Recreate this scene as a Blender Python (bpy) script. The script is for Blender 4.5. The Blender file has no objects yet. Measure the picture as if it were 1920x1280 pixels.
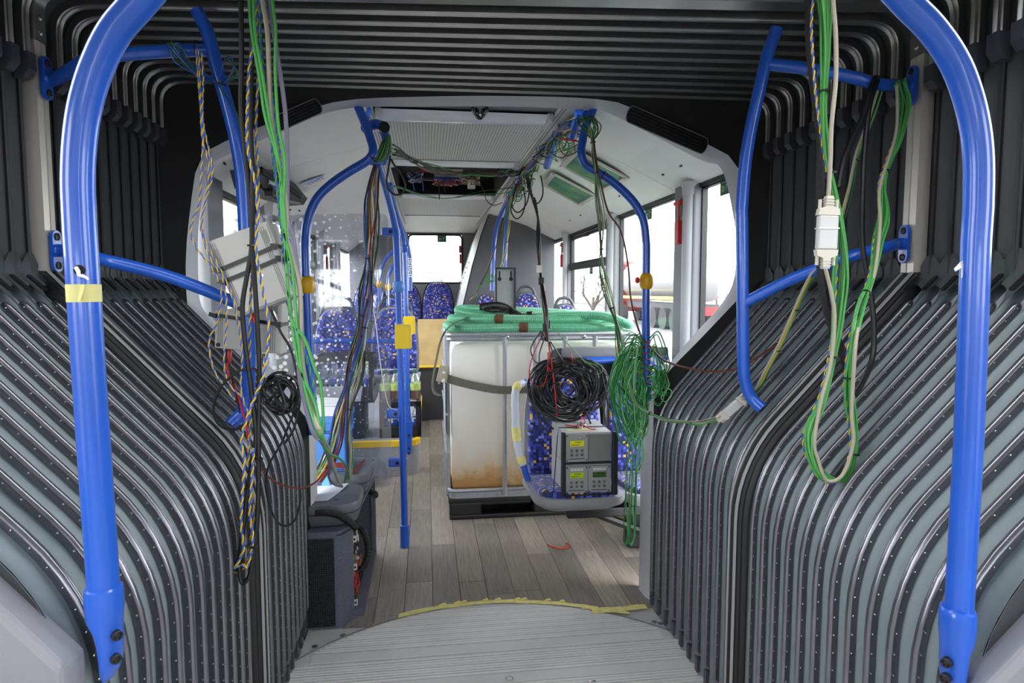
import bpy, bmesh, math, random
from mathutils import Vector, Matrix
from math import sin, cos, pi, radians, sqrt

random.seed(7)
SC = bpy.context.scene
COL = SC.collection

# ------------------------------------------------------------------ camera, sky, exposure
F = 1200.0
EYE = Vector((0, 0, 1.42))
PITCH = math.atan(95 / F)
cam_d = bpy.data.cameras.new('camera')
cam_d.sensor_width = 36
cam_d.lens = F / 1920 * 36
cam_d.clip_start = .02
cam_d.clip_end = 600
cam = bpy.data.objects.new('camera', cam_d)
COL.objects.link(cam)
cam.location = EYE
cam.rotation_euler = (pi / 2 - PITCH, 0, 0)
SC.camera = cam

SC.view_settings.view_transform = 'Standard'
SC.view_settings.look = 'None'
SC.view_settings.gamma = 1
SC.view_settings.use_curve_mapping = False
SC.view_settings.exposure = EXPO = 0.15

wd = bpy.data.worlds.new('overcast_sky')
SC.world = wd
wd.use_nodes = True
nt = wd.node_tree
nt.nodes.clear()
wo = nt.nodes.new('ShaderNodeOutputWorld')
bgn = nt.nodes.new('ShaderNodeBackground')
tc = nt.nodes.new('ShaderNodeTexCoord')
sx = nt.nodes.new('ShaderNodeSeparateXYZ')
rp = nt.nodes.new('ShaderNodeValToRGB')
rp.color_ramp.elements[0].position = 0.0
rp.color_ramp.elements[0].color = (.80, .83, .86, 1)
rp.color_ramp.elements[1].position = .9
rp.color_ramp.elements[1].color = (1, 1, 1, 1)
nt.links.new(tc.outputs['Generated'], sx.inputs[0])
nt.links.new(sx.outputs['Z'], rp.inputs[0])
nt.links.new(rp.outputs[0], bgn.inputs['Color'])
bgn.inputs['Strength'].default_value = SKY = 11.5
nt.links.new(bgn.outputs[0], wo.inputs[0])

# ------------------------------------------------------------------ frames
TH = radians(7.6)                      # the rear section is turned by the bend of the joint
RC = Vector((-.10, 2.74, 0))
RU = Vector((cos(TH), sin(TH), 0))
RV = Vector((-sin(TH), cos(TH), 0))


def ray(x, y):
    dx = (x - 960) / F
    dz = -(y - 640) / F
    return Vector((dx, cos(PITCH) + dz * sin(PITCH), -sin(PITCH) + dz * cos(PITCH)))


def W(x, y, Y):
    r = ray(x, y)
    return EYE + r * (Y / r.y)


def toR(P):
    d = P - RC
    return Vector((d.dot(RU), d.dot(RV), P.z))


def toW(u, v, z):
    return RC + RU * u + RV * v + Vector((0, 0, z))


def Rv(x, y, v):
    r = ray(x, y)
    return toR(EYE + r * ((v - (EYE - RC).dot(RV)) / r.dot(RV)))


def Ru(x, y, u):
    r = ray(x, y)
    return toR(EYE + r * ((u - (EYE - RC).dot(RU)) / r.dot(RU)))


def Rz(x, y, z):
    r = ray(x, y)
    return toR(EYE + r * ((z - EYE.z) / r.z))


# ------------------------------------------------------------------ materials
MATS = {}


def lin(c):
    return tuple(((v / 255) / 12.92 if v / 255 <= .04045 else ((v / 255 + .055) / 1.055) ** 2.4) for v in c)


def mat(name, rgb, rough=.5, metal=0., bump=0., bscale=40., var=0., vscale=8., coat=0., trans=0., alpha=1., emit=0., spec=.5, speck=0.):
    if name in MATS:
        return MATS[name]
    m = bpy.data.materials.new(name)
    m.use_nodes = True
    n = m.node_tree.nodes
    l = m.node_tree.links
    b = n['Principled BSDF']
    c = (*lin(rgb), 1)
    b.inputs['Base Color'].default_value = c
    b.inputs['Roughness'].default_value = rough
    b.inputs['Metallic'].default_value = metal
    b.inputs['Specular IOR Level'].default_value = spec
    if coat:
        b.inputs['Coat Weight'].default_value = coat
        b.inputs['Coat Roughness'].default_value = .06
    if trans:
        b.inputs['Transmission Weight'].default_value = trans
    b.inputs['Alpha'].default_value = alpha
    if emit:
        b.inputs['Emission Color'].default_value = c
        b.inputs['Emission Strength'].default_value = emit
    t = n.new('ShaderNodeTexCoord')
    if var:
        ns = n.new('ShaderNodeTexNoise')
        ns.inputs['Scale'].default_value = vscale
        ns.inputs['Detail'].default_value = 6
        l.new(t.outputs['Object'], ns.inputs['Vector'])
        r = n.new('ShaderNodeValToRGB')
        r.color_ramp.elements[0].position = .3
        r.color_ramp.elements[1].position = .7
        r.color_ramp.elements[0].color = (*[x * (1 - var) for x in c[:3]], 1)
        r.color_ramp.elements[1].color = (*[min(1, x * (1 + var)) for x in c[:3]], 1)
        l.new(ns.outputs['Fac'], r.inputs[0])
        last = r.outputs[0]
        if speck:
            vo = n.new('ShaderNodeTexVoronoi')
            vo.inputs['Scale'].default_value = 140
            l.new(t.outputs['Object'], vo.inputs['Vector'])
            lt = n.new('ShaderNodeMath')
            lt.operation = 'LESS_THAN'
            lt.inputs[1].default_value = .16
            l.new(vo.outputs['Distance'], lt.inputs[0])
            mx = n.new('ShaderNodeMixRGB')
            mx.inputs[2].default_value = (speck, speck, speck * 1.1, 1)
            l.new(lt.outputs[0], mx.inputs[0])
            l.new(last, mx.inputs[1])
            last = mx.outputs[0]
        l.new(last, b.inputs['Base Color'])
    if bump:
        ns = n.new('ShaderNodeTexNoise')
        ns.inputs['Scale'].default_value = bscale
        ns.inputs['Detail'].default_value = 4
        l.new(t.outputs['Object'], ns.inputs['Vector'])
        bp = n.new('ShaderNodeBump')
        bp.inputs['Strength'].default_value = bump
        bp.inputs['Distance'].default_value = .002
        l.new(ns.outputs['Fac'], bp.inputs['Height'])
        l.new(bp.outputs[0], b.inputs['Normal'])
    MATS[name] = m
    return m


M_BLUE = mat('blue_enamel', (34, 88, 190), .28, coat=.35, var=.06, vscale=3)
M_YEL = mat('yellow_plastic', (240, 205, 20), .4, var=.03)
M_KNOB = mat('ochre_yellow_plastic', (215, 165, 15), .4, var=.03)
M_BLACK = mat('black_plastic', (22, 22, 24), .45, var=.1)
M_RUBBER = mat('black_rubber', (20, 20, 21), .5, bump=.15, bscale=60)
M_GASK = mat('grey_rubber_stripe', (150, 150, 150), .5)
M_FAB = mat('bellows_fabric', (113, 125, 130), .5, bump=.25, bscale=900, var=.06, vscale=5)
M_FABU = mat('shade_toned_bellows_fabric', (66, 71, 74), .62, bump=.25, bscale=900, var=.06, vscale=5)  # same bellows fabric, its base colour darkened to paint the shade higher up
M_BEAD = mat('dark_bead_strip', (124, 124, 130), .27, metal=.85, var=.1, vscale=20)
M_CORD = mat('black_piping', (30, 30, 34), .5)
M_ALU = mat('brushed_aluminium', (150, 149, 147), .32, metal=.9, var=.06, vscale=12)
M_ALUL = mat('pale_anodised_aluminium', (205, 200, 190), .4, metal=.35, var=.04)
M_CAP = mat('grey_end_cap', (62, 62, 72), .55)
M_STEEL = mat('steel', (190, 190, 192), .25, metal=.9)
M_GREY = mat('light_grey_moulding', (184, 184, 189), .5, bump=.2, bscale=250, var=.03)
M_GREYD = mat('mid_grey_moulding', (118, 119, 125), .5, bump=.2, bscale=250, var=.03)
M_DARK = mat('charcoal_lining', (52, 52, 56), .65, bump=.2, bscale=250)
M_PITCH = mat('black_lining', (17, 17, 18), .75)
M_COVE = mat('pale_grey_lining', (232, 232, 230), .55, bump=.15, bscale=300, var=.02)
M_SPECK = mat('speckled_grey_vinyl', (150, 152, 158), .5, var=.04, speck=.7)
M_SPECKD = mat('speckled_dark_vinyl', (84, 86, 96), .5, var=.04, speck=.45)
M_WHITE = mat('white_plastic', (232, 232, 228), .45, var=.02)
M_RED = mat('red_plastic', (190, 24, 26), .4)
M_GREEN = mat('green_sign', (18, 88, 50), .45)


# ------------------------------------------------------------------ mesh building
class MB:
    def __init__(s):
        s.v = []
        s.f = []

    def add(s, vs, fs):
        o = len(s.v)
        s.v += [Vector(q) for q in vs]
        s.f += [[i + o for i in q] for q in fs]
        return s

    def box(s, c, d, rot=None, bev=0.):
        hx, hy, hz = d[0] / 2, d[1] / 2, d[2] / 2
        if bev:
            b = min(bev, hx * .9, hy * .9, hz * .9)
            bm = bmesh.new()
            bmesh.ops.create_cube(bm, size=1)
            bmesh.ops.scale(bm, vec=d, verts=bm.verts)
            bmesh.ops.bevel(bm, geom=bm.edges[:], offset=b, segments=2, affect='EDGES', profile=.6)
            bm.verts.index_update()
            vs = [q.co.copy() for q in bm.verts]
            fs = [[q.index for q in f.verts] for f in bm.faces]
            bm.free()
        else:
            vs = [Vector((x, y, z)) for x in (-hx, hx) for y in (-hy, hy) for z in (-hz, hz)]
            fs = [(0, 1, 3, 2), (4, 6, 7, 5), (0, 4, 5, 1), (2, 3, 7, 6), (0, 2, 6, 4), (1, 5, 7, 3)]
        if rot is not None:
            vs = [rot @ q for q in vs]
        return s.add([q + Vector(c) for q in vs], fs)

    def tube(s, pts, r, n=8, closed=False, cap=True):
        pts = [Vector(q) for q in pts]
        N = len(pts)
        rr = r if isinstance(r, (list, tuple)) else [r] * N
        tan = []
        for i in range(N):
            a = pts[(i - 1) % N] if (closed or i > 0) else pts[i]
            b = pts[(i + 1) % N] if (closed or i < N - 1) else pts[i]
            t = b - a
            tan.append(t.normalized() if t.length > 1e-9 else Vector((0, 0, 1)))
        up = Vector((0, 0, 1)) if abs(tan[0].z) < .9 else Vector((1, 0, 0))
        nx = (up - tan[0] * up.dot(tan[0])).normalized()
        o = len(s.v)
        for i in range(N):
            nx = (nx - tan[i] * nx.dot(tan[i]))
            nx = nx.normalized() if nx.length > 1e-9 else tan[i].orthogonal().normalized()
            by = tan[i].cross(nx)
            for k in range(n):
                a = 2 * pi * k / n
                s.v.append(pts[i] + (nx * cos(a) + by * sin(a)) * rr[i])
        for i in range(N if closed else N - 1):
            j = (i + 1) % N
            for k in range(n):
                k2 = (k + 1) % n
                s.f.append([o + i * n + k, o + i * n + k2, o + j * n + k2, o + j * n + k])
        if cap and not closed:
            s.f.append([o + k for k in range(n)][::-1])
            s.f.append([o + (N - 1) * n + k for k in range(n)])
        return s

    def cyl(s, a, b, r, n=12, r2=None):
        return s.tube([a, b], [r, r if r2 is None else r2], n)

    def lathe(s, base, axis, prof, n=16):
        """prof: (distance along axis, radius)"""
        base = Vector(base)
        ax = Vector(axis).normalized()
        return s.tube_axis(base, ax, prof, n)

    def tube_axis(s, base, ax, prof, n):
        x = ax.orthogonal().normalized()
        y = ax.cross(x)
        o = len(s.v)
        for d, r in prof:
            for k in range(n):
                a = 2 * pi * k / n
                s.v.append(base + ax * d + (x * cos(a) + y * sin(a)) * max(r, 1e-5))
        for i in range(len(prof) - 1):
            for k in range(n):
                k2 = (k + 1) % n
                s.f.append([o + i * n + k, o + i * n + k2, o + (i + 1) * n + k2, o + (i + 1) * n + k])
        s.f.append([o + k for k in range(n)][::-1])
        s.f.append([o + (len(prof) - 1) * n + k for k in range(n)])
        return s

    def prism(s, poly, a, b):
        """poly: list of points (3d) for one face; extruded by vector from offset a to offset b (vectors)"""
        n = len(poly)
        A = [Vector(q) + Vector(a) for q in poly]
        B = [Vector(q) + Vector(b) for q in poly]
        fs = [list(range(n))[::-1], [n + i for i in range(n)]]
        for i in range(n):
            j = (i + 1) % n
            fs.append([i, j, n + j, n + i])
        return s.add(A + B, fs)

    def strip(s, rows, closed=False):
        """rows: list of equally long point lists -> grid surface"""
        n = len(rows[0])
        o = len(s.v)
        for r in rows:
            s.v += [Vector(q) for q in r]
        for i in range(len(rows) - 1):
            for k in range(n if closed else n - 1):
                k2 = (k + 1) % n
                s.f.append([o + i * n + k, o + i * n + k2, o + (i + 1) * n + k2, o + (i + 1) * n + k])
        return s

    def ball(s, c, r, n=8, m=6, sc=(1, 1, 1)):
        prof = [(-cos(pi * i / m), sin(pi * i / m)) for i in range(m + 1)]
        o = len(s.v)
        for d, q in prof:
            for k in range(n):
                a = 2 * pi * k / n
                s.v.append(Vector(c) + Vector((cos(a) * q * r * sc[0], sin(a) * q * r * sc[1], d * r * sc[2])))
        for i in range(m):
            for k in range(n):
                k2 = (k + 1) % n
                s.f.append([o + i * n + k, o + i * n + k2, o + (i + 1) * n + k2, o + (i + 1) * n + k])
        return s

    def mesh(s, name, m, smooth=False, org=(0, 0, 0), fix=True, angle=40):
        me = bpy.data.meshes.new(name)
        og = Vector(org)
        me.from_pydata([q - og for q in s.v], [], s.f)
        if fix:
            bm = bmesh.new()
            bm.from_mesh(me)
            bmesh.ops.recalc_face_normals(bm, faces=bm.faces)
            bm.to_mesh(me)
            bm.free()
        me.materials.append(m)
        if smooth:
            for q in me.polygons:
                q.use_smooth = True
            try:
                me.set_sharp_from_angle(angle=radians(angle))
            except Exception:
                pass
        me.update()
        return me


def link(name, me, parent=None):
    o = bpy.data.objects.new(name, me)
    COL.objects.link(o)
    if parent is not None:
        o.parent = parent
    return o


class Thing:
    """an Empty at the base of a thing; parts are given in world (frame W) or rear-section (frame R) coordinates"""

    def __init__(s, name, label, cat, org=(0, 0, 0), frame='R', group=None, kind=None):
        s.org = Vector(org)
        s.o = bpy.data.objects.new(name, None)
        s.o.empty_display_size = .05
        COL.objects.link(s.o)
        if frame == 'R':
            s.o.location = toW(*s.org)
            s.o.rotation_euler = (0, 0, TH)
        else:
            s.o.location = s.org
        if kind:
            s.o['kind'] = kind
        if label:
            s.o['label'] = label
        if cat:
            s.o['category'] = cat
        if group:
            s.o['group'] = group

    def part(s, name, mb, m, parent=None, smooth=False, label=None, kind=None, angle=40, fix=True):
        o = link(name, mb.mesh(name, m, smooth, s.org, angle=angle, fix=fix), parent or s.o)
        if label:
            o['label'] = label
        if kind:
            o['kind'] = kind
        return o


def single(name, mb, m, label, cat, org=(0, 0, 0), frame='R', group=None, smooth=False, kind=None, angle=40):
    org = Vector(org)
    o = link(name, mb.mesh(name, m, smooth, org, angle=angle))
    if frame == 'R':
        o.location = toW(*org)
        o.rotation_euler = (0, 0, TH)
    else:
        o.location = org
    if label:
        o['label'] = label
    if cat:
        o['category'] = cat
    if group:
        o['group'] = group
    if kind:
        o['kind'] = kind
    return o


def struct(name, mb, m, frame='R', smooth=False, parent=None, angle=40):
    o = single(name, mb, m, None, None, (0, 0, 0), frame, smooth=smooth, angle=angle)
    o['kind'] = 'structure'
    return o


def child(name, mb, m, parent, smooth=False, kind=None, label=None):
    """a piece of the setting (parent sits at the frame origin)"""
    o = link(name, mb.mesh(name, m, smooth), parent)
    if kind:
        o['kind'] = kind
    if label:
        o['label'] = label
    return o


def dup(root, loc=None, rotz=None, label=None):
    r = root.copy()
    COL.objects.link(r)
    if loc is not None:
        r.location = loc
    if rotz is not None:
        r.rotation_euler = (0, 0, rotz)
    if label:
        r['label'] = label
    for c in list(root.children):
        d = c.copy()
        COL.objects.link(d)
        d.parent = r
        for g in list(c.children):
            h = g.copy()
            COL.objects.link(h)
            h.parent = d
    return r


def spline(pts, n=6, closed=False):
    P = [Vector(q) for q in pts]
    N = len(P)
    out = []
    for i in range(N if closed else N - 1):
        p0 = P[(i - 1) % N] if (closed or i > 0) else P[i] * 2 - P[i + 1]
        p1 = P[i]
        p2 = P[(i + 1) % N]
        p3 = P[(i + 2) % N] if (closed or i < N - 2) else P[i + 1] * 2 - P[i]
        for k in range(n):
            t = k / n
            out.append(.5 * ((2 * p1) + (p2 - p0) * t + (2 * p0 - 5 * p1 + 4 * p2 - p3) * t * t + (3 * p1 - p0 - 3 * p2 + p3) * t ** 3))
    if not closed:
        out.append(P[-1].copy())
    return out


def rounded(pts, rad, n=6):
    """polyline with rounded corners; rad: number or list for inner points"""
    P = [Vector(q) for q in pts]
    out = [P[0]]
    for i in range(1, len(P) - 1):
        r = rad[i - 1] if isinstance(rad, (list, tuple)) else rad
        a = (P[i - 1] - P[i])
        b = (P[i + 1] - P[i])
        ta = min(r, a.length * .49)
        tb = min(r, b.length * .49)
        A = P[i] + a.normalized() * ta
        B = P[i] + b.normalized() * tb
        for k in range(n + 1):
            t = k / n
            out.append(A * (1 - t) ** 2 + P[i] * 2 * t * (1 - t) + B * t * t)
    out.append(P[-1])
    return out


def dense(pts, step):
    P = [Vector(q) for q in pts]
    out = [P[0]]
    for a, b in zip(P, P[1:]):
        n = max(1, int((b - a).length / step))
        out += [a.lerp(b, k / n) for k in range(1, n + 1)]
    return out


def resample(pts, n):
    P = [Vector(q) for q in pts]
    L = [0]
    for a, b in zip(P, P[1:]):
        L.append(L[-1] + (b - a).length)
    out = []
    j = 0
    for k in range(n):
        d = L[-1] * k / (n - 1)
        while j < len(P) - 2 and L[j + 1] < d:
            j += 1
        t = (d - L[j]) / max(1e-9, L[j + 1] - L[j])
        out.append(P[j].lerp(P[j + 1], t))
    return out


def RZ(a):
    return Matrix.Rotation(a, 3, 'Z')


def RX(a):
    return Matrix.Rotation(a, 3, 'X')


def RY(a):
    return Matrix.Rotation(a, 3, 'Y')


def text_part(body, size, loc, rot, m, parent, name='lettering', extrude=.0003):
    cu = bpy.data.curves.new(name, 'FONT')
    cu.body = body
    cu.size = size
    cu.align_x = 'CENTER'
    cu.align_y = 'CENTER'
    cu.extrude = extrude
    cu.materials.append(m)
    o = bpy.data.objects.new(name, cu)
    COL.objects.link(o)
    me = bpy.data.meshes.new_from_object(o)
    me.name = name
    bpy.data.objects.remove(o)
    o = link(name, me, parent)
    o.location = loc
    o.rotation_euler = rot
    return o
# ------------------------------------------------------------------ node materials for the setting
def nodemat(name):
    m = bpy.data.materials.new(name)
    m.use_nodes = True
    return m, m.node_tree.nodes, m.node_tree.links, m.node_tree.nodes['Principled BSDF']


def glass_mat(name, tint=(1, 1, 1), haze=.03, gloss=.06, hazec=(.8, .8, .8)):
    m = bpy.data.materials.new(name)
    m.use_nodes = True
    n = m.node_tree.nodes
    l = m.node_tree.links
    n.clear()
    o = n.new('ShaderNodeOutputMaterial')
    tr = n.new('ShaderNodeBsdfTransparent')
    tr.inputs[0].default_value = (*tint, 1)
    gl = n.new('ShaderNodeBsdfGlossy')
    gl.inputs['Roughness'].default_value = .03
    df = n.new('ShaderNodeBsdfDiffuse')
    df.inputs[0].default_value = (*hazec, 1)
    m1 = n.new('ShaderNodeMixShader')
    m1.inputs[0].default_value = haze
    m2 = n.new('ShaderNodeMixShader')
    m2.inputs[0].default_value = gloss
    l.new(tr.outputs[0], m1.inputs[1])
    l.new(df.outputs[0], m1.inputs[2])
    l.new(m1.outputs[0], m2.inputs[1])
    l.new(gl.outputs[0], m2.inputs[2])
    l.new(m2.outputs[0], o.inputs[0])
    return m


M_GLASS = glass_mat('window_glass', (.97, .98, .98), .01, .04)


def dotted_glass():
    m = glass_mat('dotted_partition_glass', (.86, .88, .92), .035, .06, (.5, .52, .6))
    n = m.node_tree.nodes
    l = m.node_tree.links
    o = [q for q in n if q.type == 'OUTPUT_MATERIAL'][0]
    last = o.inputs[0].links[0].from_socket
    t = n.new('ShaderNodeTexCoord')
    sp_ = n.new('ShaderNodeSeparateXYZ')
    mp = n.new('ShaderNodeCombineXYZ')
    l.new(t.outputs['Object'], sp_.inputs[0])
    l.new(sp_.outputs['X'], mp.inputs[0])
    l.new(sp_.outputs['Z'], mp.inputs[1])
    vo = n.new('ShaderNodeTexVoronoi')
    vo.voronoi_dimensions = '2D'
    vo.inputs['Scale'].default_value = 24
    vo.inputs['Randomness'].default_value = .8
    l.new(mp.outputs[0], vo.inputs['Vector'])
    sx_ = n.new('ShaderNodeSeparateXYZ')
    l.new(t.outputs['Object'], sx_.inputs[0])
    # the dots shrink towards the aisle side of the pane
    mr = n.new('ShaderNodeMapRange')
    mr.inputs['From Min'].default_value = -.1
    mr.inputs['From Max'].default_value = .34
    mr.inputs['To Min'].default_value = .26
    mr.inputs['To Max'].default_value = .0
    l.new(sx_.outputs['X'], mr.inputs['Value'])
    lt = n.new('ShaderNodeMath')
    lt.operation = 'LESS_THAN'
    l.new(vo.outputs['Distance'], lt.inputs[0])
    l.new(mr.outputs[0], lt.inputs[1])
    mu = n.new('ShaderNodeMath')
    mu.operation = 'MULTIPLY'
    mu.inputs[1].default_value = .75
    l.new(lt.outputs[0], mu.inputs[0])
    df = n.new('ShaderNodeBsdfDiffuse')
    df.inputs[0].default_value = (.85, .86, .88, 1)
    mx = n.new('ShaderNodeMixShader')
    l.new(mu.outputs[0], mx.inputs[0])
    l.new(last, mx.inputs[1])
    l.new(df.outputs[0], mx.inputs[2])
    l.new(mx.outputs[0], o.inputs[0])
    return m


M_DOTS = dotted_glass()


def wood_mat(name, rgb, k):
    m, n, l, b = nodemat(name)
    t = n.new('ShaderNodeTexCoord')
    mp = n.new('ShaderNodeMapping')
    mp.inputs['Scale'].default_value = (46, 2.6, 10)
    mp.inputs['Location'].default_value = (k * 3.1, k * 1.7, 0)
    l.new(t.outputs['Object'], mp.inputs[0])
    ns = n.new('ShaderNodeTexNoise')
    ns.inputs['Scale'].default_value = 2.2
    ns.inputs['Detail'].default_value = 9
    ns.inputs['Roughness'].default_value = .68
    ns.inputs['Distortion'].default_value = .5
    l.new(mp.outputs[0], ns.inputs['Vector'])
    r = n.new('ShaderNodeValToRGB')
    c = lin(rgb)
    r.color_ramp.elements[0].position = .28
    r.color_ramp.elements[0].color = (*[x * .55 for x in c], 1)
    r.color_ramp.elements[1].position = .72
    r.color_ramp.elements[1].color = (*[x * 1.3 for x in c], 1)
    l.new(ns.outputs['Fac'], r.inputs[0])
    ng = n.new('ShaderNodeTexNoise')          # scuffs and trodden-in dust
    ng.inputs['Scale'].default_value = 3.5
    ng.inputs['Detail'].default_value = 8
    l.new(t.outputs['Object'], ng.inputs['Vector'])
    r2 = n.new('ShaderNodeValToRGB')
    r2.color_ramp.elements[0].position = .4
    r2.color_ramp.elements[1].position = .75
    r2.color_ramp.elements[0].color = (0, 0, 0, 1)
    r2.color_ramp.elements[1].color = (.4, .4, .4, 1)
    l.new(ng.outputs['Fac'], r2.inputs[0])
    mx = n.new('ShaderNodeMixRGB')
    mx.inputs[2].default_value = (.25, .235, .215, 1)
    l.new(r2.outputs[0], mx.inputs[0])
    l.new(r.outputs[0], mx.inputs[1])
    l.new(mx.outputs[0], b.inputs['Base Color'])
    b.inputs['Roughness'].default_value = .5
    bp = n.new('ShaderNodeBump')
    bp.inputs['Strength'].default_value = .12
    bp.inputs['Distance'].default_value = .001
    l.new(ns.outputs['Fac'], bp.inputs['Height'])
    l.new(bp.outputs[0], b.inputs['Normal'])
    return m


WOODS = [wood_mat('oak_vinyl_%s' % w, c, i) for i, (w, c) in enumerate((('a', (152, 143, 134)), ('b', (138, 129, 121)), ('c', (164, 155, 144)), ('d', (128, 120, 114))))]


def ribbed_alu():
    m, n, l, b = nodemat('ribbed_grey_alloy')
    t = n.new('ShaderNodeTexCoord')
    wv = n.new('ShaderNodeTexWave')
    wv.bands_direction = 'Y'
    wv.inputs['Scale'].default_value = 26
    l.new(t.outputs['Object'], wv.inputs['Vector'])
    bp = n.new('ShaderNodeBump')
    bp.inputs['Strength'].default_value = .55
    bp.inputs['Distance'].default_value = .004
    l.new(wv.outputs['Fac'], bp.inputs['Height'])
    l.new(bp.outputs[0], b.inputs['Normal'])
    ns = n.new('ShaderNodeTexNoise')
    ns.inputs['Scale'].default_value = 5
    ns.inputs['Detail'].default_value = 8
    l.new(t.outputs['Object'], ns.inputs['Vector'])
    r = n.new('ShaderNodeValToRGB')
    r.color_ramp.elements[0].position = .3
    r.color_ramp.elements[1].position = .7
    r.color_ramp.elements[0].color = (*lin((196, 196, 194)), 1)
    r.color_ramp.elements[1].color = (*lin((214, 214, 212)), 1)
    l.new(ns.outputs['Fac'], r.inputs[0])
    l.new(r.outputs[0], b.inputs['Base Color'])
    b.inputs['Roughness'].default_value = .5
    b.inputs['Metallic'].default_value = .2
    return m


M_RIB = ribbed_alu()
M_PLATE = mat('smooth_grey_alloy', (188, 188, 187), .5, metal=.15, var=.06, vscale=6)


def perforated():
    m, n, l, b = nodemat('perforated_ceiling_sheet')
    t = n.new('ShaderNodeTexCoord')
    mp = n.new('ShaderNodeMapping')
    mp.inputs['Scale'].default_value = (62, 62, 0)
    l.new(t.outputs['Object'], mp.inputs[0])
    vo = n.new('ShaderNodeTexVoronoi')
    vo.inputs['Scale'].default_value = 1
    vo.inputs['Randomness'].default_value = 0
    l.new(mp.outputs[0], vo.inputs['Vector'])
    lt = n.new('ShaderNodeMath')
    lt.operation = 'LESS_THAN'
    lt.inputs[1].default_value = .3
    l.new(vo.outputs['Distance'], lt.inputs[0])
    mx = n.new('ShaderNodeMixRGB')
    mx.inputs[1].default_value = (*lin((205, 205, 203)), 1)
    mx.inputs[2].default_value = (*lin((120, 120, 120)), 1)
    l.new(lt.outputs[0], mx.inputs[0])
    l.new(mx.outputs[0], b.inputs['Base Color'])
    b.inputs['Roughness'].default_value = .5
    return m


M_PERF = perforated()

# ------------------------------------------------------------------ the joint's centre line and ring sections
S0, S1 = 1.08, 2.74


def ringyaw(s):
    return TH * min(1, max(0, (s - S0) / (S1 - S0)))


_cx = {}


def centre(s):
    x, y, q = .02, S0, S0
    n = 24
    if s <= S0:
        return x, s
    for i in range(n):
        a = ringyaw(S0 + (s - S0) * (i + .5) / n)
        x -= sin(a) * (s - S0) / n
        y += cos(a) * (s - S0) / n
    return x, y


def interp(x, xs, ys):
    if x <= xs[0]:
        return ys[0]
    for a, b, c, d in zip(xs, xs[1:], ys, ys[1:]):
        if x <= b:
            return c + (d - c) * (x - a) / (b - a)
    return ys[-1]


def P(s, a, z):
    k = round(s, 5)
    if k not in _cx:
        _cx[k] = (*centre(s), ringyaw(s))
    x, y, w = _cx[k]
    # the joint is compressed on one side, so the two halves differ a little in width
    if a < 0:
        kk, tt = interp(s, (1.08, 1.87, 2.7), (.72, .765, .785)), 1.30
    else:
        kk, tt = .718, 1.225
    b = abs(a)
    b = b * kk / .715 if b <= .715 else kk + (b - .715) * (tt - kk) / .55
    a = b if a > 0 else -b
    z += max(0, z - 1.5) * .012 * a
    return Vector((x + cos(w) * a, y + sin(w) * a, z))


KA, KZ = .715, .89           # elbow of the lower wall
TA, TZ = 1.265, 1.45         # crease between the sloping and the upright wall
CZ = 2.262                   # fabric ceiling


def prof2(pts, closed=False):
    """2-D path (a,z) -> list of (a,z,na,nz), n to the inside (left of travel)"""
    out = []
    for i in range(len(pts)):
        p = pts[max(0, i - 1)]
        q = pts[min(len(pts) - 1, i + 1)]
        d = Vector((q[0] - p[0], q[1] - p[1]))
        d.normalize()
        out.append((pts[i][0], pts[i][1], -d.y, d.x))
    return out


def low_path(z0=-.03, end=1.0):
    p = rounded([(KA, z0, 0), (KA, KZ, 0), (TA, TZ, 0)], .17, 7)
    p = dense([(q.x, q.y, 0) for q in p], .09)
    if end < 1:
        p = resample(p, 40)
        p = p[:int(40 * end)]
    return prof2([(q.x, q.y) for q in p])


def up_path():
    p = rounded([(TA, TZ, 0), (TA, CZ, 0), (-TA, CZ, 0), (-TA, TZ, 0)], .14, 6)
    p = dense([(q.x, q.y, 0) for q in p], .16)
    return prof2([(q.x, q.y) for q in p])


LOW = low_path()
LOWB = [q for q in low_path(.10) if (q[0] - TA) ** 2 + (q[1] - TZ) ** 2 > .075 ** 2]
UP = up_path()
LOWF = prof2([(q.x, q.y) for q in dense(rounded([(KA, -.03, 0), (KA, KZ, 0), (TA, TZ, 0), (TA, TZ + .05, 0)], [.17, .02], 6), .09)])


def sweep(sec, path, sg=1):
    """sec: list of (s, inward height); path: (a,z,na,nz); sg mirrors"""
    mb = MB()
    rows = []
    for a, z, na, nz in path:
        rows.append([P(s, sg * (a + na * h), z + nz * h) for s, h in sec])
    mb.strip(rows)
    return mb


def fold_sec(sa, sb, d, n=7):
    return [(sa + (sb - sa) * k / n, -d * sin(pi * k / n) ** .6) for k in range(n + 1)]


def bead_sec(s, w=.0085, h=.0135):
    return [(s - w, -.006), (s - w, h * .35), (s - w * .8, h * .75), (s - w * .35, h * .97), (s + w * .1, h), (s + w * .55, h * .85), (s + w * .9, h * .5), (s + w, h * .1), (s + w, -.006)]


FRONT_S = [1.045 + .069 * k for k in range(12)]
REAR_S = [1.958 + .0805 * k for k in range(10)]
RING_S = 1.872


def side_word(sg):
    return 'left' if sg < 0 else 'right'


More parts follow.
